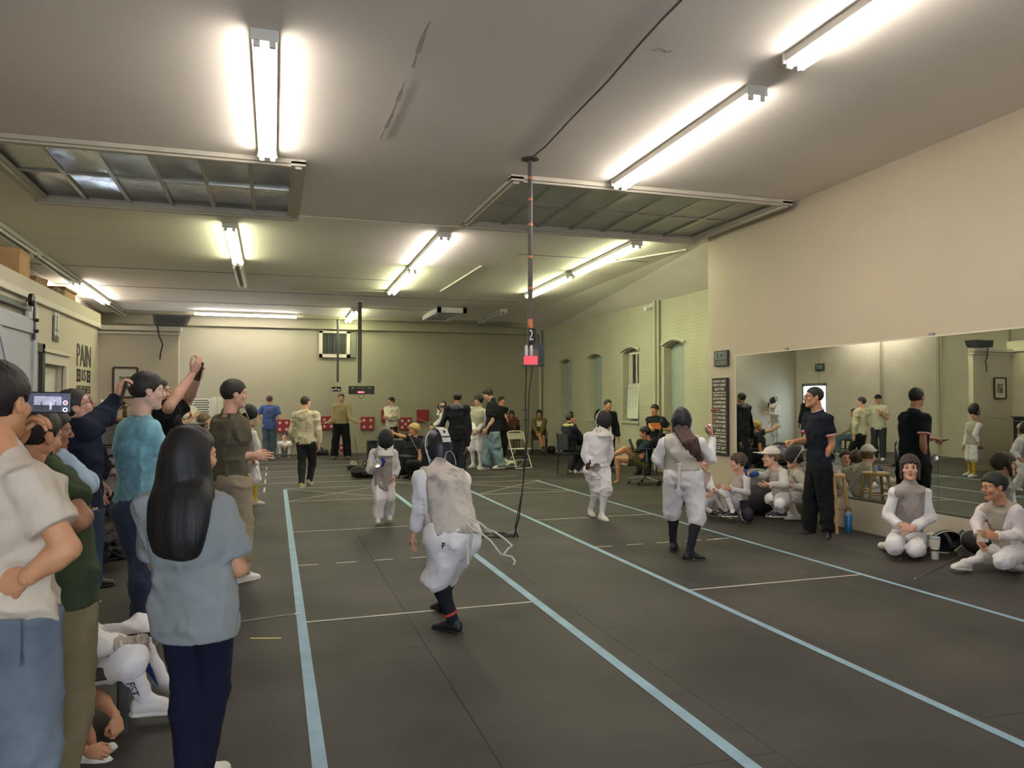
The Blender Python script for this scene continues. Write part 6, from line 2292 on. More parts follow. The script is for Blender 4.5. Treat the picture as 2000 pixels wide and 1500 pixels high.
e = foil(g - cv(.12, -.02, 0), g + cv(.95, .12, .25) * .75, 'foil with a black guard in the glove of the seated fencer', group='held foils')
for sx, T in ((0, 'L'), (1, 'R')):
    kn, an = p10.q('kn' + T), p10.q('an' + T)
    u = nz(an - kn)
    f = -FWH
    f = nz(f - u * np.dot(f, u))
    c = kn + (an - kn) * .5 + f * .060
    tx = nz(u) if T == 'L' else u
    text_mesh('FST' if T == 'R' else 'FEN', .055, basis(c, tx, np.cross(f, tx), f), mat('sock_blue' if T == 'L' else 'sock_ink', '26417e' if T == 'L' else '4a4a52', .8, var=0), 'sock_lettering', p10.e)
    if T == 'L':
        c2 = kn + (an - kn) * .72 + f * .056
        B = MB()
        B.quadbox([c2 - u * .06 + np.cross(f, u) * .02, c2 + u * .08, c2 - u * .06 - np.cross(f, u) * .02], .003, f)
        B.build('sock_emblem', mat('sock_blue', '26417e', .8, var=0), p10.e)
st = empty('low_stool', floor_pt(118, 1440) + V((0, .05, 0)), .2, 'low dark bench under the seated fencer at the left', 'bench')
MB().box((0, 0, .30), (.6, .34, .06), bev=.01).build('seat', mat('bench_dark', '2a2826', .6, var=.1), st)
for sx in (-.25, .25):
    for sy in (-.13, .13):
        MB().box((sx, sy, .135), (.04, .04, .27)).build('leg', mat('bench_dark', '2a2826', .6, var=.1), st)

# barefoot-legged child with shoes in hand, bottom left
p11 = Person('child in white with bare legs sitting on the floor, holding the toes of white shoes', at=92, z=3.4, H=1.3, face=70, tone='tan', hc='1a1412', hair='short',
             J=dict(pel=(52, 1492, .15), chest=(98, 1378, .05), head=(98, 1300, .05), shR=(110, 1396, -.10), elR=(120, 1440, -.2), wrR=(166, 1466, -.16), shL=(132, 1372, .14), elL=(192, 1360, .16), wrL=(226, 1398, .02),
                    knR=(124, 1404, -.06), anR=(150, 1484, -.05), toR=(210, 1466, -.05), knL=(150, 1372, .12), anL=(180, 1466, .05), toL=(224, 1430, .0)), hands=('grip', 'grip'), hd={'L': (.2, -1, -.1), 'R': (1, -.1, 0)}, pn={'L': (-.7, -.3, .5), 'R': (0, -.6, .8)})
p11.top(cloth('d5d0c8'), 'short', e=.024, hem=.05, frac=.6)
p11.bottom(cloth('d5d0c8'), 'shorts', e=.02, eb=.03, at=.42, name='shorts')
p11.shoes(SH_W, SOLE_W, flat=False)

# ---- middle and far floor ---------------------------------------------
p9 = Person('man in a white t-shirt and dark cap by the perforated board', at=366, z=15.2, H=1.72, face=130, tone='light', hc='2a2019', hair='buzz', look=(-10, -5, 0), J=dict(wrR=(378, 815, -.2), wrL=(372, 812, -.2)))
p9.top(cloth('c9c2b6'), 'short')
p9.bottom(cloth('3a3c44'), 'ankle')
p9.shoes(SH_W, SOLE_W)
S = Sdf((-.13, -.14, .0), (.13, .2, .16), .012)
S.ell((0, -.01, .04), (.088, .108, .1), k=0).cut((0, 0, .045), (0, 0, -1))
S.loft([(0, .06, .052), (0, .165, .045)], np.array([1., 0, 0]), [.075, .06], [.008, .006], k=.006)
a_ = S.arrays(.01)
p9.add(mesh_of([(p9.hx(a_[0]), a_[1], a_[2], None)], 'cap', [cloth('22222a')]), 'cap')

p12 = Person('young fencer in metallic vest and yellow socks, mask pushed up on the head', feet=(490, 984), H=1.40, face=78, tone='light', hc='1a1412', hair='short', hs=1.05,
             J=dict(head=(483, 822), chest=(489, 846), pel=(489, 892), elR=(503, 872, -.1), wrR=(497, 893, -.15), anR=(497, 978, -.06), anL=(482, 974, .1)), look=(20, -18, 0))
fencer(p12, sock='b99a35', shoe=SH_W)
p12.mask(bib=None, M=p12.HM @ Matrix.Translation((0, -.03, .13)) @ Matrix.Rotation(math.radians(48), 4, 'X'))
foil(p12.J['wrR'] + cv(-.05, .03, 0), p12.J['wrR'] + cv(.12, -.32, -.1), 'short foil hanging from the hand of the yellow-socked fencer', group='held foils')

p13 = Person('man in a blue t-shirt with a white back print and jeans, facing the far wall', feet=(526, 897), H=1.70, face=8, tone='light', hc='4a3526', hair='crop', look=(22, 0, 0),
             J=dict(wrL=(508, 824, -.1), elL=(503, 812), elR=(546, 818), wrR=(541, 800, .15)))
p13.top(cloth('4a639c'), 'short', e=.034, hem=.1)
p13.bottom(cloth('4b5a68', 'denim'), 'ankle', e=.024, eb=.03, name='jeans')
p13.shoes(SH_W, SOLE_W)
B = MB()
for k in range(3):
    r = .05 + .03 * k
    B.tube([p13.q('chest') - p13.cf * .152 - UPZ * .12 + p13.rgt * r * math.cos(a) + UPZ * r * 1.1 * math.sin(a) for a in np.linspace(.4, 5.6, 16)], .009, 5)
B.build('back_print', mat('print_pale', '7484ad', .8, var=0), p13.e, kind='stuff')

p14 = Person('small fencer in white sitting on the floor against the far wall', at=556, z=21.9, H=1.4, face=180, tone='light', hc='3a2a20', hair='short', seat=.02, hs=1.1,
             J=dict(pel=(556, 882, .35), chest=(556, 866, .3), head=(556, 852, .25), knR=(547, 868, -.2), anR=(547, 886, -.2), knL=(565, 868, -.2), anL=(564, 887, -.2), wrR=(552, 872, -.2), wrL=(561, 872, -.2)))
fencer(p14, vest=False, shoe=SH_B)

p15 = Person('man in a cream hooded jacket and dark joggers walking, pale yellow trainers', at=600, z=14.1, H=1.70, face=22, tone='light', hc='2b211b', hair='fade', look=(16, 2, 0), lean=3,
             J=dict(anL=(589, 944, -.1), anR=(605, 938, .25), knL=(590, 905, .05), knR=(610, 905, .2), wrR=(623, 866, .02), elR=(622, 836, .0), wrL=(574, 864, .15), pel=(598, 862), chest=(596, 812), head=(597, 786)))
p15.top(cloth('cfc5a8'), 'long', e=.038, hem=.05, amp=.012, name='hooded_jacket', sl_e=.024, neck=.085, collar=.02)
p15.bottom(cloth('2a2b2e'), 'ankle', e=.02, eb=.014, name='joggers')
p15.shoes(mat('shoe_yellow', 'b6ad74', .6, var=.1), SOLE_W, pitch=(0, 30))
S = Sdf(*p15.bounds(['chest', 'neck'], .22), .016)
S.ell(p15.q('chest') - p15.cf * .13 - UPZ * .01, (.11, .06, .10), k=0).noise(.012, .05, 3)
sdf_obj(S, 'hood', cloth('cfc5a8'), p15.e)
for k in range(3):
    MB().box(p15.q('chest') + p15.rgt * (.11 - .01 * k) - p15.cf * .172 - UPZ * (.16 + .07 * k), (.022, .006, .035), rot=(0, .3, 0)).build('print_mark', mat('print_dark', '857f6a', .8, var=0), p15.e)

p16 = Person('man in a sand coloured top and black trousers facing the camera with arms spread', feet=(666, 896), H=1.76, face=180, tone='light', hc='33271e', hair='crop',
             J=dict(elR=(652, 818, -.05), wrR=(641, 826, -.2), elL=(684, 815, -.05), wrL=(699, 825, -.2)), stance=.2, hands=('flat', 'flat'), hd={'R': (-1, -.1, -.2), 'L': (1, .1, -.2)}, pn={'R': (0, 1, 0), 'L': (0, 1, 0)})
p16.top(cloth('a3946c'), 'long', e=.026, hem=.03, frac=.6, amp=.008, name='long_sleeved_top')
p16.bottom(cloth('16171b'), 'ankle', e=.034, eb=.06)
p16.shoes(mat('shoe_dull', '6f6a58', .6, var=.1), SOLE_D)

p17 = Person('man in a white pullover with arms crossed before the far wall pads', at=765, z=21.3, H=1.66, face=215, tone='light', hc='241b16', hair='short', look=(20, -4, 0),
             J=dict(elR=(755, 815, -.2), wrR=(768, 812, -.3), elL=(776, 816, -.1), wrL=(758, 816, -.35)))
p17.top(cloth('cbc5b2'), 'long', e=.034, hem=.08, amp=.012, name='pullover')
p17.bottom(cloth('1a1b1f'), 'ankle')
p17.shoes(SH_B, SOLE_D)

p18 = Person('small fencer en garde facing the camera in mask and metallic vest, blue glove', feet=(747, 1022), H=1.29, face=176, tone='light', hc='2a2019', hair='none', hs=1.1, eyes=False,
             J=dict(head=(753, 856), chest=(748, 893), pel=(748, 945), shR=(730, 893), elR=(724, 917, -.02), wrR=(743, 906, -.22), shL=(766, 893), elL=(774, 914, .1), wrL=(771, 930, .02), anR=(739, 1010, -.1), anL=(759, 1004, .1), knR=(741, 975, -.12), knL=(762, 972, -.02)),
             hands=('relaxed', 'fist'), hd={'R': (.5, .6, -.6)}, look=(2, -4, 0))
p18.top(cloth(WHITE_C), 'long', e=.032, hem=.12, amp=.01, name='fencing_jacket', collar=.02)
p18.bottom(cloth(WHITE_C, 'b'), 'ankle', e=.034, eb=.052, name='fencing_trousers', amp=.012)
p18.vest(cloth('9b938b', 'lame'), e=.05, hem=.10, amp=.010)
p18.shoes(SH_W, SOLE_W)
p18.mask()
S = Sdf(*p18.bounds(['wrR'], .14), .009)
w_ = p18.q('wrR')
S.cap(w_ - nz(w_ - p18.q('elR')) * .05, w_, .036, .038, k=0).ell(w_ + cv(.3, .35, -.3) * .1, (.042, .042, .042), k=.02)
for k in range(4):
    S.cap(w_ + cv(.2, .5 - .3 * k, -.7) * .06, w_ + cv(.7, .6 - .3 * k, -.8) * .06, .014, k=.008)
sdf_obj(S, 'glove', cloth('24357c'), p18.e)
g = p18.J['wrR'] + cv(.25, .3, -.3) * .1
foil(g - cv(.03, .05, .05) * 1.2, g + cv(.02, .22, -.8), 'foil held up by the small masked fencer with the blue glove', group='held foils')

p19 = Person('blond person in dark clothes sitting at the draped table, arm stretched out', at=806, z=15.6, H=1.65, face=235, tone='warm', hc='a8905a', hair='curly', seat=.45,
             J=dict(head=(808, 840), chest=(808, 868), pel=(810, 905), shR=(797, 860), elR=(784, 852, -.15), wrR=(771, 847, -.2), knR=(800, 905, -.35), knL=(812, 905, -.35)))
p19.top(cloth('24262b'), 'short', e=.03, frac=.5)
p19.bottom(cloth('1d1f26'), 'ankle')
p19.shoes(SH_B, SOLE_D)
p = p19.root
simple_chair((p[0], p[1], 0), math.atan2(-p19.fwd[0], p19.fwd[1]), 'dark side chair under the blond person at the draped table')

# the big fencer, back view
p20 = Person('fencer in a stained metallic vest lunging away from the camera, black socks and mask', feet=(878, 1235), H=1.60, face=-24, tone='light', hc='2a2019', hair='none', eyes=False,
             J=dict(pel=(884, 1050), chest=(862, 932, .22), head=(854, 876, .36), shL=(826, 944, .10), elL=(826, 990, .10), wrL=(808, 1036, .14), shR=(902, 944, .28), elR=(894, 990, .55), wrR=(852, 970, .8),
                    hipL=(872, 1060, -.05), hipR=(902, 1058, .05), knL=(852, 1128, .0), anL=(886, 1214, .02), toL=(846, 1228, .10), knR=(872, 1120, .32), anR=(866, 1180, .5), toR=(850, 1184, .62)),
             build=1.12, hands=('relaxed', 'grip'), look=(-8, -12, 0), hd={'L': (-.2, -1, .1)})
fencer(p20, sock='1b1d26', shoe=SH_B, sole=SOLE_D, lame='b9b0a6', vk='lame_worn', sock_f=.1, vhem=.0, tuck=True)
p20.mask(bib='26262c', trim='c9c9cf', back='1a1b20')
X = lambda v: p20.hx(v) - p20.root
B = MB()
pp = [[0, -.055, .152], [0, -.105, .126], [0, -.138, .075], [0, -.148, .025]]
for a_, b_ in zip(pp, pp[1:]):
    n_ = nz(np.cross(V(b_) - V(a_), [1, 0, 0]))
    B.quadbox([X(V(a_) - [.036, 0, 0]), X(V(a_) + [.036, 0, 0]), X(V(b_) + [.036, 0, 0]), X(V(b_) - [.036, 0, 0])], .006, np.array(p20.HM)[:3, :3] @ n_)
B.build('white_label', mat('label_white', 'c4c0ba', .6, var=.03), p20.e)
n_ = nz(np.cross([0, -.038, -.046], [1, 0, 0]))
R3 = np.array(p20.HM)[:3, :3]
zc = nz(R3 @ n_)
xc_ = nz(R3 @ [-1, 0, 0])
xc_ = -xc_ if np.dot(np.cross(xc_, UPZ), zc) < 0 else xc_
text_mesh('F', .035, basis(X([0, -.125, .100]) + zc * .010, xc_, np.cross(zc, xc_), zc), mat('ink', '222226', .7, var=0), 'label_print', p20.e, bold=.002)
text_mesh('FENCING', .016, basis(X([0, -.141, .06]) + zc * .010, xc_, np.cross(zc, xc_), zc), mat('ink', '222226', .7, var=0), 'label_print', p20.e)
B = MB()
for sx in (-1, 1):
    B.tube([X([sx * .100 * math.cos(t) * 1.04, -.02 - .02 * math.sin(t), .165 * math.sin(t) - .02]) for t in np.linspace(-.9, 1.45, 14)], .0045, 6)
B.build('clear_edge', mat('clear_edge', 'c9cbd2', .2, var=0), p20.e, kind='stuff')
B = MB().tube([X([.03 + .06 * math.cos(t), -.12 + .02 * math.cos(t), -.13 + .09 * math.sin(t)]) for t in np.linspace(-.2, 3.3, 14)], .0045, 6)
B.build('mask_loop', mat('loop_grey', '8e9098', .4, var=0), p20.e)
band(p20, 'L', .80, .048, .009, mat('red_band', 'b03a2e', .6, var=0), 'red_sock_band', ('kn', 'an'))
CORD = mat('cord_white', 'cbc6ba', .7, var=.05)
for pts in (((916, 1010), (938, 1022), (952, 1034), (968, 1040), (985, 1052), (1000, 1066), (992, 1072), (984, 1082)), ((912, 1024), (926, 1036), (938, 1040), (958, 1056), (978, 1082), (1000, 1088), (1006, 1096), (1003, 1104)),
            ((916, 1030), (924, 1044), (922, 1056), (921, 1072)), ((908, 1040), (910, 1058), (913, 1080), (914, 1102)), ((838, 1040), (830, 1056), (830, 1070), (836, 1078))):
    B = MB().tube([at_z(x_, y_, p20.z - .08 + (.16 if x_ < 850 else -.02 * i_)) - p20.root for i_, (x_, y_) in enumerate(pts)], .007, 8)
    B.build('body_cord', CORD, p20.e)
MB().box(at_z(954, 1036, p20.z - .12) - p20.root, (.05, .03, .025), rot=(0, .5, 0), bev=.006).build('cord_clip', mat('clip_clear', 'a9a69e', .3, var=0), p20.e)
c = at_z(866, 1066, p20.z - .225) - p20.root
text_mesh('F', .05, basis(c, RGT, UPZ, -FWH), mat('ink', '222226', .7, var=0), 'breeches_print', p20.e, bold=.002)
foil(p20.J['wrR'] + cv(.06, -.02, -.05), at_z(799, 848, p20.z + 1.75), 'foil of the stained-vest fencer pointing at the small fencer', group='held foils')

p21 = Person('man in a dark hooded jacket with grey hood seen from behind beside the fencers', feet=(893, 937), H=1.74, face=8, tone='brown', hc='12100f', hair='crop', build=1.04, look=(-4, 0, 0),
             J=dict(wrR=(911, 872, -.05), elR=(914, 845), wrL=(852, 866, .1)))
p21.top(cloth('18181d'), 'long', e=.034, hem=.13, amp=.014, name='hooded_jacket', sl_e=.024)
p21.bottom(cloth('23262e'), 'ankle', e=.03, eb=.035)
p21.shoes(SH_B, SOLE_D)
S = Sdf(*p21.bounds(['chest', 'neck'], .24), .016)
S.loft([p21.q('neck') + p21.rgt * x_ - p21.cf * (.06 + .05 * math.cos(x_ * 12)) - UPZ * .02 for x_ in (-.12, -.06, 0, .06, .12)], np.array([0, 0, 1.]), [.045, .055, .06, .055, .045], [.03, .04, .045, .04, .03], k=0).noise(.01, .04, 2)
sdf_obj(S, 'hood', cloth('5a565c'), p21.e)

p22 = Person('masked fencer half hidden behind the dark hooded jacket', feet=(903, 903), H=1.62, face=285, tone='light', hc='2a2019', hair='none', eyes=False, J=dict(head=(864, 794), chest=(868, 818), pel=(880, 850), wrR=(846, 832, -.2), anR=(907, 897), anL=(880, 897)), look=(30, 0, 0))
fencer(p22)
p22.mask()
foil(p22.J['wrR'] + cv(.05, 0, 0), at_z(813, 816, p22.z - .3), 'foil held across by the masked fencer behind the dark hooded jacket', group='held foils')

p23 = Person('bareheaded fencer in white with curly dark hair, hands joined before him', feet=(930, 914), H=1.70, face=205, tone='light', hc='1d1512', hair='curly', look=(20, -8, 0), J=dict(wrR=(927, 841, -.25), wrL=(932, 842, -.25), elR=(924, 826), elL=(943, 826), head=(934, 783), chest=(935, 804)))
fencer(p23, lame='a8a48c', shoe=SH_W)

p24 = Person('tall teenager in a black t-shirt and wide faded jeans, looking down to the left', feet=(964, 917), H=1.92, face=262, tone='light', hc='1d1613', hair='bowl', look=(-15, -22, 0),
             J=dict(head=(953, 770), chest=(963, 792), pel=(963, 838), shL=(962, 796, -.15), elL=(962, 822, -.2), wrL=(951, 838, -.15), anL=(979, 908, -.1), anR=(950, 910, .05)))
p24.top(cloth('15171a'), 'short', e=.04, hem=.10, frac=.75, amp=.012)
p24.bottom(cloth('6d7f86', 'denim'), 'ankle', e=.03, eb=.07, name='wide_jeans', amp=.014)
p24.shoes(SH_W, SOLE_W)

p25 = Person('person in black standing behind the tall teenager', at=978, z=20.0, H=1.66, face=140, tone='tan', hc='1a1412', hair='short', J=dict(elL=(984, 806), wrL=(990, 818, -.2)))
p25.top(cloth('131417'), 'short', e=.03)
p25.bottom(cloth('15161a'), 'ankle')
p25.shoes(SH_B, SOLE_D)


def seated(P, seat_col='1d1d1f', lab='', arms=False, **kw):
    p = P.root
    return simple_chair((p[0], p[1], 0), math.atan2(-P.fwd[0], P.fwd[1]), lab, seat_col, arms=arms, **kw)


def sit(label, px, z, H, face, seat=.46, look=(0, 0, 0), J=None, knee=.45, **kw):
    """someone on a chair: knees forward of the pelvis"""
    J = dict(J or {})
    s_ = H / 1.75
    base = dict(pel=(0., -.06, seat + .10), knL=(-.11, .40 * s_, seat + .06), knR=(.11, .40 * s_, seat + .06), anL=(-.12, .40 * s_, .085), anR=(.12, .40 * s_, .085), wrL=(-.10, .30, seat + .17), wrR=(.10, .30, seat + .17))
    base.update(J)
    return Person(label, at=px, z=z, H=H, face=face, look=look, J=base, **kw)


p26 = sit('person in dark red with folded arms sitting by the far wall', 999, 22.4, 1.5, 190, tone='brown', hc='1a1210', hair='bob')
p26.top(cloth('4a2a28'), 'long', e=.03)
p26.bottom(cloth('5a4a38'), 'ankle')
p26.shoes(SH_B, SOLE_D)
seated(p26, lab='dark side chair under the person in dark red')
p27 = sit('woman with long dark hair, tan cardigan and bare crossed legs sitting in the far corner', 1053, 22.6, 1.55, 178, tone='tan', hc='171110', hair='bob',
          J=dict(knR=(.02, .44, .60), anR=(-.10, .50, .25), wrL=(-.05, .34, .66), wrR=(.1, .34, .68)))
p27.top(cloth('6d5f3a'), 'long', e=.03, name='cardigan')
p27.bottom(cloth('4c402e'), 'shorts', e=.02, eb=.02, at=.5, name='skirt')
p27.shoes(SH_B, SOLE_D)
MB().box(p27.q('chest') + p27.cf * .13 - UPZ * .10, (.15, .02, .16), bev=.006).build('white_top', cloth('c9c5b4'), p27.e)
seated(p27, lab='dark armchair under the woman in the tan cardigan', arms=True)
p28 = sit('boy in a navy jacket with yellow shoulders sitting with his back turned', 1116, 16.5, 1.55, 55, tone='tan', hc='1d1512', hair='fade', look=(10, 0, 0), J=dict(anL=(-.2, .1, .085), anR=(.0, .15, .085)))
p28.top(cloth('1b1e28'), 'long', e=.05, hem=.05, name='jacket', sl_e=.04, amp=.014)
p28.bottom(cloth('33363c'), 'ankle')
p28.shoes(SH_W, SOLE_W)
S = Sdf(*p28.bounds(['chest', 'shL', 'shR', 'neck'], .2), .015)
S.cap(p28.q('shL') + UPZ * .03, p28.q('chest') + UPZ * .035, .065, .075, k=0).cap(p28.q('shR') + UPZ * .03, p28.q('chest') + UPZ * .035, .065, .075, k=.02)
S.cut(p28.q('chest') - UPZ * .01, (0, 0, -1))
sdf_obj(S, 'yellow_yoke', cloth('b3a566'), p28.e)
seated(p28, lab='black side chair under the boy with yellow shoulders')

p29 = Person('masked fencer with a white bib standing relaxed, white trainers, dark glove', feet=(1164, 1012), H=1.56, face=158, tone='light', hc='2a2019', hair='none', eyes=False,
             J=dict(head=(1176, 820), chest=(1166, 856), pel=(1166, 918), shR=(1148, 860, -.02), elR=(1143, 888, -.02), wrR=(1150, 906, -.08), shL=(1187, 860, .05), elL=(1192, 888, .1), wrL=(1186, 908, .1),
                    knR=(1166, 958, .02), anR=(1153, 996, .2), knL=(1182, 958, -.1), anL=(1175, 1006, -.1)), hands=('relaxed', 'grip'), look=(-22, -2, 0))
fencer(p29, vest=False, sock='d3cfcf')
p29.mask()
S = Sdf(*p29.bounds(['wrR'], .13), .009)
w_ = p29.q('wrR')
S.cap(w_ - UPZ * -.04, w_ - UPZ * .01, .036, .038, k=0).ell(w_ - UPZ * .05, (.045, .045, .05), k=.02).cap(w_ - UPZ * .05, w_ + cv(.06, -.07, -.03), .018, .016, k=.015)
sdf_obj(S, 'glove', cloth('33302f'), p29.e)
MB().tube([w_ + cv(-.0, -.07, -.04), w_ + cv(.012, -.15, -.05), w_ + cv(-.005, -.2, -.05)], [.012, .014, .012], 8).build('white_strap', CORD, p29.e)
foil(p29.J['wrR'] + cv(.02, -.04, -.08), p29.J['wrR'] + cv(.28, .02, -.75), 'foil held low by the white-bibbed masked fencer', group='held foils')

p30 = Person('person in black standing against the brick wall behind the masked fencer', at=1186, z=17.0, H=1.58, face=150, tone='tan', hc='171110', hair='short')
p30.top(cloth('16171b'), 'long', e=.03)
p30.bottom(cloth('18191e'), 'ankle')
p30.shoes(SH_B, SOLE_D)

p31 = Person('man in dark teal t-shirt and shorts in the office chair with a laptop', at=1256, z=14.5, H=1.76, face=275, tone='warm', hc='16110f', hair='short', look=(0, -14, 0),
             J=dict(pel=(1258, 900, .0), chest=(1262, 868), head=(1259, 846), shL=(1262, 870, -.18), elL=(1254, 892, -.22), wrL=(1240, 886, -.1), shR=(1266, 868, .18), wrR=(1238, 884, .15),
                    knL=(1220, 877, -.16), anL=(1193, 891, -.1), toL=(1184, 896, -.1), knR=(1206, 897, .12), anR=(1208, 934, .12), toR=(1196, 940, .1)))
p31.top(cloth('25333c'), 'short', e=.034)
p31.bottom(cloth('6d6a42'), 'shorts', e=.03, eb=.04, at=.62, name='shorts')
p = p31.root
office_chair((p[0] + .05, p[1] + .02, 0), math.atan2(-p31.fwd[0], p31.fwd[1]), 'black office chair with a headrest on a grey star base')
e = empty('laptop', at_z(1240, 886, 14.42), 0, 'black laptop open on the lap of the man in the office chair', 'laptop')
hx_ = nz(np.cross(p31.fwd, UPZ))
f_ = p31.fwd
e.matrix_world = basis(at_z(1243, 880, 14.4), hx_, f_, UPZ)
MB().box((0, -.06, 0), (.34, .23, .016), bev=.004).build('base', BLK, e)
MB().box((0, .09, .11), (.34, .012, .23), rot=(-.35, 0, 0), bev=.004).build('lid', mat('laptop_lid', '25262a', .35, var=0), e)
MB().lathe([(0, 0), (.018, 0), (.018, .003), (0, .003)], M=basis((0, .10, .115), (1, 0, 0), (0, .34, .94), (0, .94, -.34)), n=12).build('lid_emblem', STEEL, e)

p32 = sit('person in black holding up an orange folder by the brick wall', 1277, 16.6, 1.62, 215, seat=.62, tone='warm', hc='16110f', hair='short', look=(0, -10, 0), J=dict(wrR=(1272, 838, -.34), wrL=(1296, 838, -.30)))
p32.top(cloth('17181c'), 'short', e=.034)
p32.bottom(cloth('202127'), 'ankle')
p32.shoes(SH_B, SOLE_D)
seated(p32, lab='dark tall chair under the person with the orange folder', seat_z=.62)
e = empty('folder', at_z(1287, 833, 16.2), 0, 'bright orange folder held before the person in black', 'folder')
e.matrix_world = basis(at_z(1283, 832, 16.24), RGT, FWH, UPZ)
MB().box((0, 0, 0), (.24, .02, .13), bev=.003).build('cover', mat('orange_folder', 'c8702e', .6, var=.03), e)
MB().box((0, .012, .004), (.23, .012, .12)).build('pages', mat('paper_w', 'd8d2c4', .8, var=0), e)

# fencer with long hair, back view
p33 = Person('fencer with long brown hair under a black mask, seen from behind, one hand raised', feet=(1338, 1085), H=1.63, face=6, tone='light', hc='4a3128', hair='short', eyes=False,
             J=dict(head=(1331, 822, .06), chest=(1333, 862), pel=(1335, 930), shL=(1299, 866), elL=(1284, 896, .05), wrL=(1296, 912, .22), shR=(1368, 866), elR=(1389, 896, .05), wrR=(1390, 852, .12),
                    anL=(1315, 1062, .25), knL=(1312, 998, .15), anR=(1346, 1080, -.18), knR=(1362, 1012, -.05), toR=(1368, 1088, -.16), toL=(1318, 1068, .42)), hands=('relaxed', 'grip'), look=(0, 4, 0), hd={'R': (.0, 1, .1)}, pn={'R': (-1, 0, .2)}, stance=.2)
fencer(p33, sock='23232a', shoe=SH_B, sole=SOLE_D, lame='b9b0a6', sock_f=.2, vhem=-.07, tuck=True)
p33.mask(trim='9a9aa0', back='17181c')
S = Sdf(*p33.bounds(['head', 'chest'], .28), .009)
X = lambda v: p33.hx(v) - p33.root
a0 = X([0, -.10, -.06])
pts = [X([.0, -.09, -.05]), X([.03, -.12, -.12]), at_z(1348, 862, p33.z - .15) - p33.root, at_z(1360, 882, p33.z - .15) - p33.root, at_z(1366, 900, p33.z - .13) - p33.root]
S.loft(pts, np.array(RGT), [.07, .085, .085, .065, .02], [.04, .045, .04, .03, .015], k=0)
x, y, z = S.grid((slice(None),) * 3, pts[0])
u = x * np.float32(RGT[0]) + y * np.float32(RGT[1]) + z * .3
S.D = S.D + (.003 * np.sin(u * 190 + 2 * np.sin(z * 14)) + .003 * np.sin(u * 90 + 3 * np.sin(z * 9))).astype(np.float32)
sdf_obj(S, 'long_hair', hairm('4a3128'), p33.e)
B = MB()
c = at_z(1327, 908, p33.z - .22) - p33.root
MB().box(c, (.05, .03, .03), rot=(0, 0, 0), bev=.008).build('strap_knot', CORD, p33.e)
B.quadbox([c + cv(-.015, 0, 0), c + cv(.015, 0, 0), c + cv(.012, -.12, -.02), c + cv(.0, -.26, -.01), c + cv(-.03, -.255, -.01), c + cv(-.016, -.12, -.02)], .004, -FWH)
B.build('strap_tail', CORD, p33.e)
gr = p33.J['wrR'] + cv(.03, .07, .02)
e = foil(gr + cv(.0, -.03, 0), gr + cv(.04, .10, .95), 'foil in the raised hand of the long-haired fencer', group='held foils')
MB().tube([gr + cv(-.005, .05, -.03) - V(e.location), gr + cv(.01, .20, -.03) - V(e.location)], .010, 8).build('pommel_handle', mat('handle_brown', '8a5a34', .5, var=.1), e)
MB().tube([gr + cv(-.04, .2, -.03) - V(e.location), gr + cv(.05, .205, -.03) - V(e.location)], .012, 8).build('cross_piece', mat('handle_brown', '8a5a34', .5, var=.1), e)
band(p33, 'R', .95, .036, .010, mat('pink_cuff', 'b58a86', .7, var=0), 'cuff_band')

# children along the kerb
p34 = Person('child in fencing whites sitting on the floor behind the long-haired fencer, leg stretched', at=1378, z=10.4, H=1.35, face=120, tone='light', hc='3a2a20', hair='short', hs=1.08,
             J=dict(pel=(1374, 985, .1), chest=(1372, 935, .1), head=(1372, 902, .1), knL=(1398, 965, -.1), anL=(1412, 996, -.2), toL=(1430, 1006, -.25), knR=(1352, 972, -.2), anR=(1385, 998, -.25), wrL=(1394, 958, -.2), wrR=(1375, 966, -.3)))
fencer(p34, shoe=SH_B, flat=False, sock='c9b9b4')
p35 = Person('child with brown hair in fencing whites sitting on the floor against the exercise ball', at=1438, z=10.1, H=1.35, face=262, tone='light', hc='4d382c', hair='bowl', hs=1.12, build=.88,
             J=dict(pel=(1446, 985, .05), chest=(1446, 930, .05), head=(1441, 903), shL=(1458, 936, -.12), elL=(1460, 962, -.2), wrL=(1428, 956, -.25), wrR=(1408, 952, .0), knL=(1416, 962, -.2), anL=(1432, 1000, -.25), toL=(1414, 1008, -.25), knR=(1408, 960, .1), anR=(1420, 998, .05)))
fencer(p35, shoe=SH_B, jacket='cdc6c6')
p36 = Person('child in metallic vest and white cap-like raised mask, blue glove held out, by the mirror', at=1513, z=9.75, H=1.42, face=258, tone='light', hc='6d5340', hair='short', hs=1.1, build=.88, seat=.25,
             J=dict(pel=(1526, 968, .05), chest=(1518, 922), head=(1506, 894), shL=(1530, 926, -.12), elL=(1532, 948, -.22), wrL=(1502, 948, -.28), shR=(1508, 920, .12), elR=(1490, 930, .1), wrR=(1470, 926, .0), knL=(1522, 984, -.3), anL=(1528, 1000, -.2), knR=(1505, 975, .1), anR=(1520, 1000, .12)))
fencer(p36, shoe=mat('shoe_purple', '2c2438', .6, var=.1), jacket='c9c4bc')
X = lambda v: p36.hx(v) - p36.root
S = Sdf((-.15, -.15, .0), (.15, .26, .2), .010)
S.ell((0, -.01, .055), (.095, .115, .1), k=0).cut((0, 0, .05), (0, 0, -1))
S.loft([(0, .05, .06), (0, .14, .062), (0, .23, .07)], np.array([1., 0, 0]), [.09, .075, .02], [.02, .012, .006], k=.01)
a_ = S.arrays(.01)
p36.add(mesh_of([(p36.hx(a_[0]), a_[1], a_[2], None)], 'white_visor', [cloth('cfc8ba')]), 'white_visor')
S = Sdf(*p36.bounds(['wrR'], .13), .009)
w_ = p36.q('wrR')
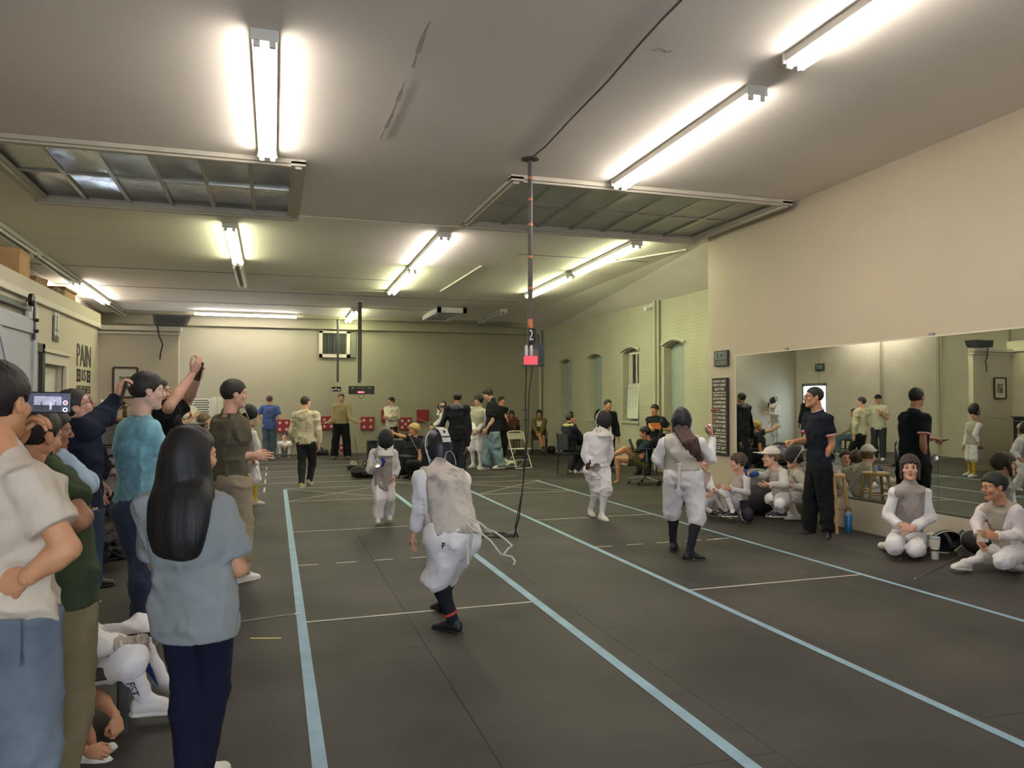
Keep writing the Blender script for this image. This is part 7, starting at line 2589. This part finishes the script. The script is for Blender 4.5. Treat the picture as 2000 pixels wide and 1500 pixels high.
S.cap(w_ + cv(.05, 0, 0), w_, .036, .04, k=0).ell(w_ + cv(-.05, .01, 0), (.05, .045, .045), k=.02).cap(w_ + cv(-.06, .03, 0), w_ + cv(-.10, .05, 0), .018, k=.01)
sdf_obj(S, 'glove', cloth('33508c'), p36.e)
p36b = Person('child with a black mask pushed back on the head, half hidden behind the referee', at=1549, z=9.98, H=1.38, face=265, tone='light', hc='2a2019', hair='short', hs=1.08, seat=.3,
              J=dict(pel=(1562, 968, .1), chest=(1556, 922, .1), head=(1551, 898, .1), wrL=(1548, 950, -.1), knL=(1540, 975, -.1), anL=(1555, 1005, -.1), knR=(1545, 975, .2), anR=(1550, 1000, .2)))
fencer(p36b, jacket='cbc4b8')
p36b.mask(bib=None, M=p36b.HM @ Matrix.Translation((0, -.02, .05)) @ Matrix.Rotation(math.radians(40), 4, 'X'))

# referee
p37 = Person('referee in a navy polo and black trousers with glasses standing before the mirror, facing left', feet=(1592, 1045), H=1.80, face=252, tone='tan', hc='16110f', hair='fade', look=(-2, 2, 0),
             J=dict(head=(1589, 776), chest=(1602, 828), pel=(1600, 908), shL=(1618, 832, -.14), elL=(1625, 868, -.16), wrL=(1611, 895, -.14), shR=(1584, 828, .14), elR=(1574, 862, .10), wrR=(1552, 862, -.08),
                    anL=(1617, 1038, -.15), knL=(1614, 975, -.12), anR=(1582, 1034, .12), knR=(1584, 970, .12), toL=(1608, 1046, -.4), toR=(1555, 1040, .05)), hands=('relaxed', 'grip'), hd={'R': (-1, .0, -.1), 'L': (-.35, -1, 0)}, pn={'R': (0, -1, 0)})
p37.top(cloth('141923'), 'short', e=.022, hem=.05, frac=.66, amp=.007, name='polo_shirt')
p37.bottom(cloth('0f1013'), 'ankle', e=.022, eb=.03, amp=.008)
p37.shoes(SH_B, SOLE_D)
p37.collar(mat('collar_navy', '1a1f2b', .8, var=0), r=.068, hgt=.03)
B = MB()
n = nz(p37.t * .9 + p37.cf * .35)
B.lathe([(.071, .022), (.0735, .024), (.0735, .032), (.071, .034)], M=basis(p37.q('neck'), p37.lat, np.cross(n, p37.lat), n), n=24)
B.build('collar_stripe', mat('collar_white', 'c9b9b6', .8, var=0), p37.e)
for T in 'LR':
    for f_, nm, c_ in ((.64, 'sleeve_stripe', 'c4474a'), (.60, 'sleeve_stripe', 'd6d0cc')):
        a_, b_ = p37.q('sh' + T), p37.q('el' + T)
        u = nz(b_ - a_)
        x = nz(np.cross(u, [.3, .5, .8]))
        MB().lathe([(.066, -.008), (.0745, -.008), (.0745, .008), (.066, .008)], M=basis(a_ + (b_ - a_) * f_, x, np.cross(u, x), u), n=20).build(nm, mat('stripe_' + c_, c_, .8, var=0), p37.e)
p37.glasses()
band(p37, 'L', .92, .032, .014, BLK, 'wrist_watch')
phone(p37.J['wrR'] + nz(cv(-1, .0, -.1)) * .185 - UPZ * .028, cv(-1, .03, -.2), cv(.1, .35, -1), 'phone held flat in the hand of the referee', screen=False)

# kneeling fencers on the right
p38 = Person('kneeling boy with chin-length brown hair in metallic vest, hands joined on his lap', at=1772, z=7.8, H=1.56, face=182, tone='light', hc='33231c', hair='bob', hs=1.1, build=.86,
             J=dict(pel=(1772, 1044, .12), chest=(1776, 962), head=(1777, 914, -.02), shR=(1746, 970, .0), elR=(1735, 1008, .0), wrR=(1757, 1026, -.2), shL=(1807, 972, .0), elL=(1817, 1010, -.02), wrL=(1786, 1030, -.22),
                    hipR=(1756, 1050, .1), hipL=(1790, 1050, .1), knR=(1745, 1066, -.28), anR=(1728, 1066, .22), toR=(1712, 1060, .36), knL=(1790, 1072, -.3), anL=(1806, 1068, .22), toL=(1812, 1060, .4)),
             hands=('relaxed', 'relaxed'), hd={'R': (.9, -.2, -.3), 'L': (-.9, -.25, -.3)}, pn={'R': (0, -.4, .9), 'L': (0, -.4, .9)}, look=(-4, 2, 0))
fencer(p38, lame='a0958e', flat=False)
p39 = Person('kneeling dark-haired fencer at the right frame edge looking left, card in hand', at=1950, z=7.05, H=1.55, face=248, tone='tan', hc='15100f', hair='short', hs=1.1, build=.88,
             J=dict(pel=(1972, 1070, .10), chest=(1955, 990), head=(1941, 950, -.03), shL=(1985, 998, -.12), elL=(1992, 1044, -.14), wrL=(1946, 1046, -.18), shR=(1925, 994, .12), elR=(1908, 1020, .14), wrR=(1912, 1046, .0),
                    hipL=(1982, 1080, .0), hipR=(1962, 1076, .15), knL=(1960, 1096, -.35), anL=(1990, 1108, -.02), toL=(2010, 1112, .1), knR=(1925, 1088, .05), anR=(1888, 1098, -.02), toR=(1868, 1096, -.06)),
             hands=('point', 'relaxed'), hd={'L': (-1, .08, .1), 'R': (.2, -.9, -.2)}, pn={'L': (0, -.2, 1)}, look=(-12, -8, 0))
fencer(p39, lame='a59a8c', flat=False, jacket='d6ccca')
e = empty('score_card', at_z(1921, 1046, 6.95), 0, 'small white card held by the kneeling fencer at the frame edge', 'card')
e.matrix_world = basis(at_z(1921, 1048, 6.98), RGT, FWH, UPZ)
MB().box((0, 0, 0), (.10, .004, .10), rot=(.1, .06, 0)).build('card', mat('card_white', 'd8d0bf', .8, var=.03), e)

# people who show only in the mirror
p40 = Person('man in a dark hooded top walking behind the partition, seen only in the mirror', at=330, z=18.6, H=1.76, face=20, tone='brown', hc='14110f', hair='crop')
p40.top(cloth('26272c'), 'long', e=.045, name='hooded_top')
p40.bottom(cloth('202126'), 'ankle', e=.03, eb=.03)
p40.shoes(SH_W, SOLE_W)
p41 = Person('masked fencer standing by the glazed rear door, seen only in the mirror', at=318, z=20.6, H=1.68, face=95, tone='light', hc='14110f', hair='none', eyes=False, J=dict(elR=(.24, .12, 1.10), wrR=(.2, .38, 1.16)))
fencer(p41)
p41.mask()
p42 = sit('person in jeans and a grey top sitting behind the partition, seen only in the mirror', 322, 16.6, 1.65, 60, tone='light', hc='3a2a20', hair='short')
p42.top(cloth('a8a498'), 'long', e=.03)
p42.bottom(cloth('55687c', 'denim'), 'ankle')
p42.shoes(SH_W, SOLE_W)
seated(p42, lab='dark side chair behind the partition, seen only in the mirror')
p43 = sit('brown-haired person sitting low between the long-haired girl and the olive-grey shirt man', 404, 13.8, 1.62, 100, tone='light', hc='6f5740', hair='curly')
p43.top(cloth('6a6458'), 'long', e=.03)
p43.bottom(cloth('3a3c44'), 'ankle')
p43.shoes(SH_B, SOLE_D)
seated(p43, lab='dark side chair under the brown-haired person behind the long-haired girl')
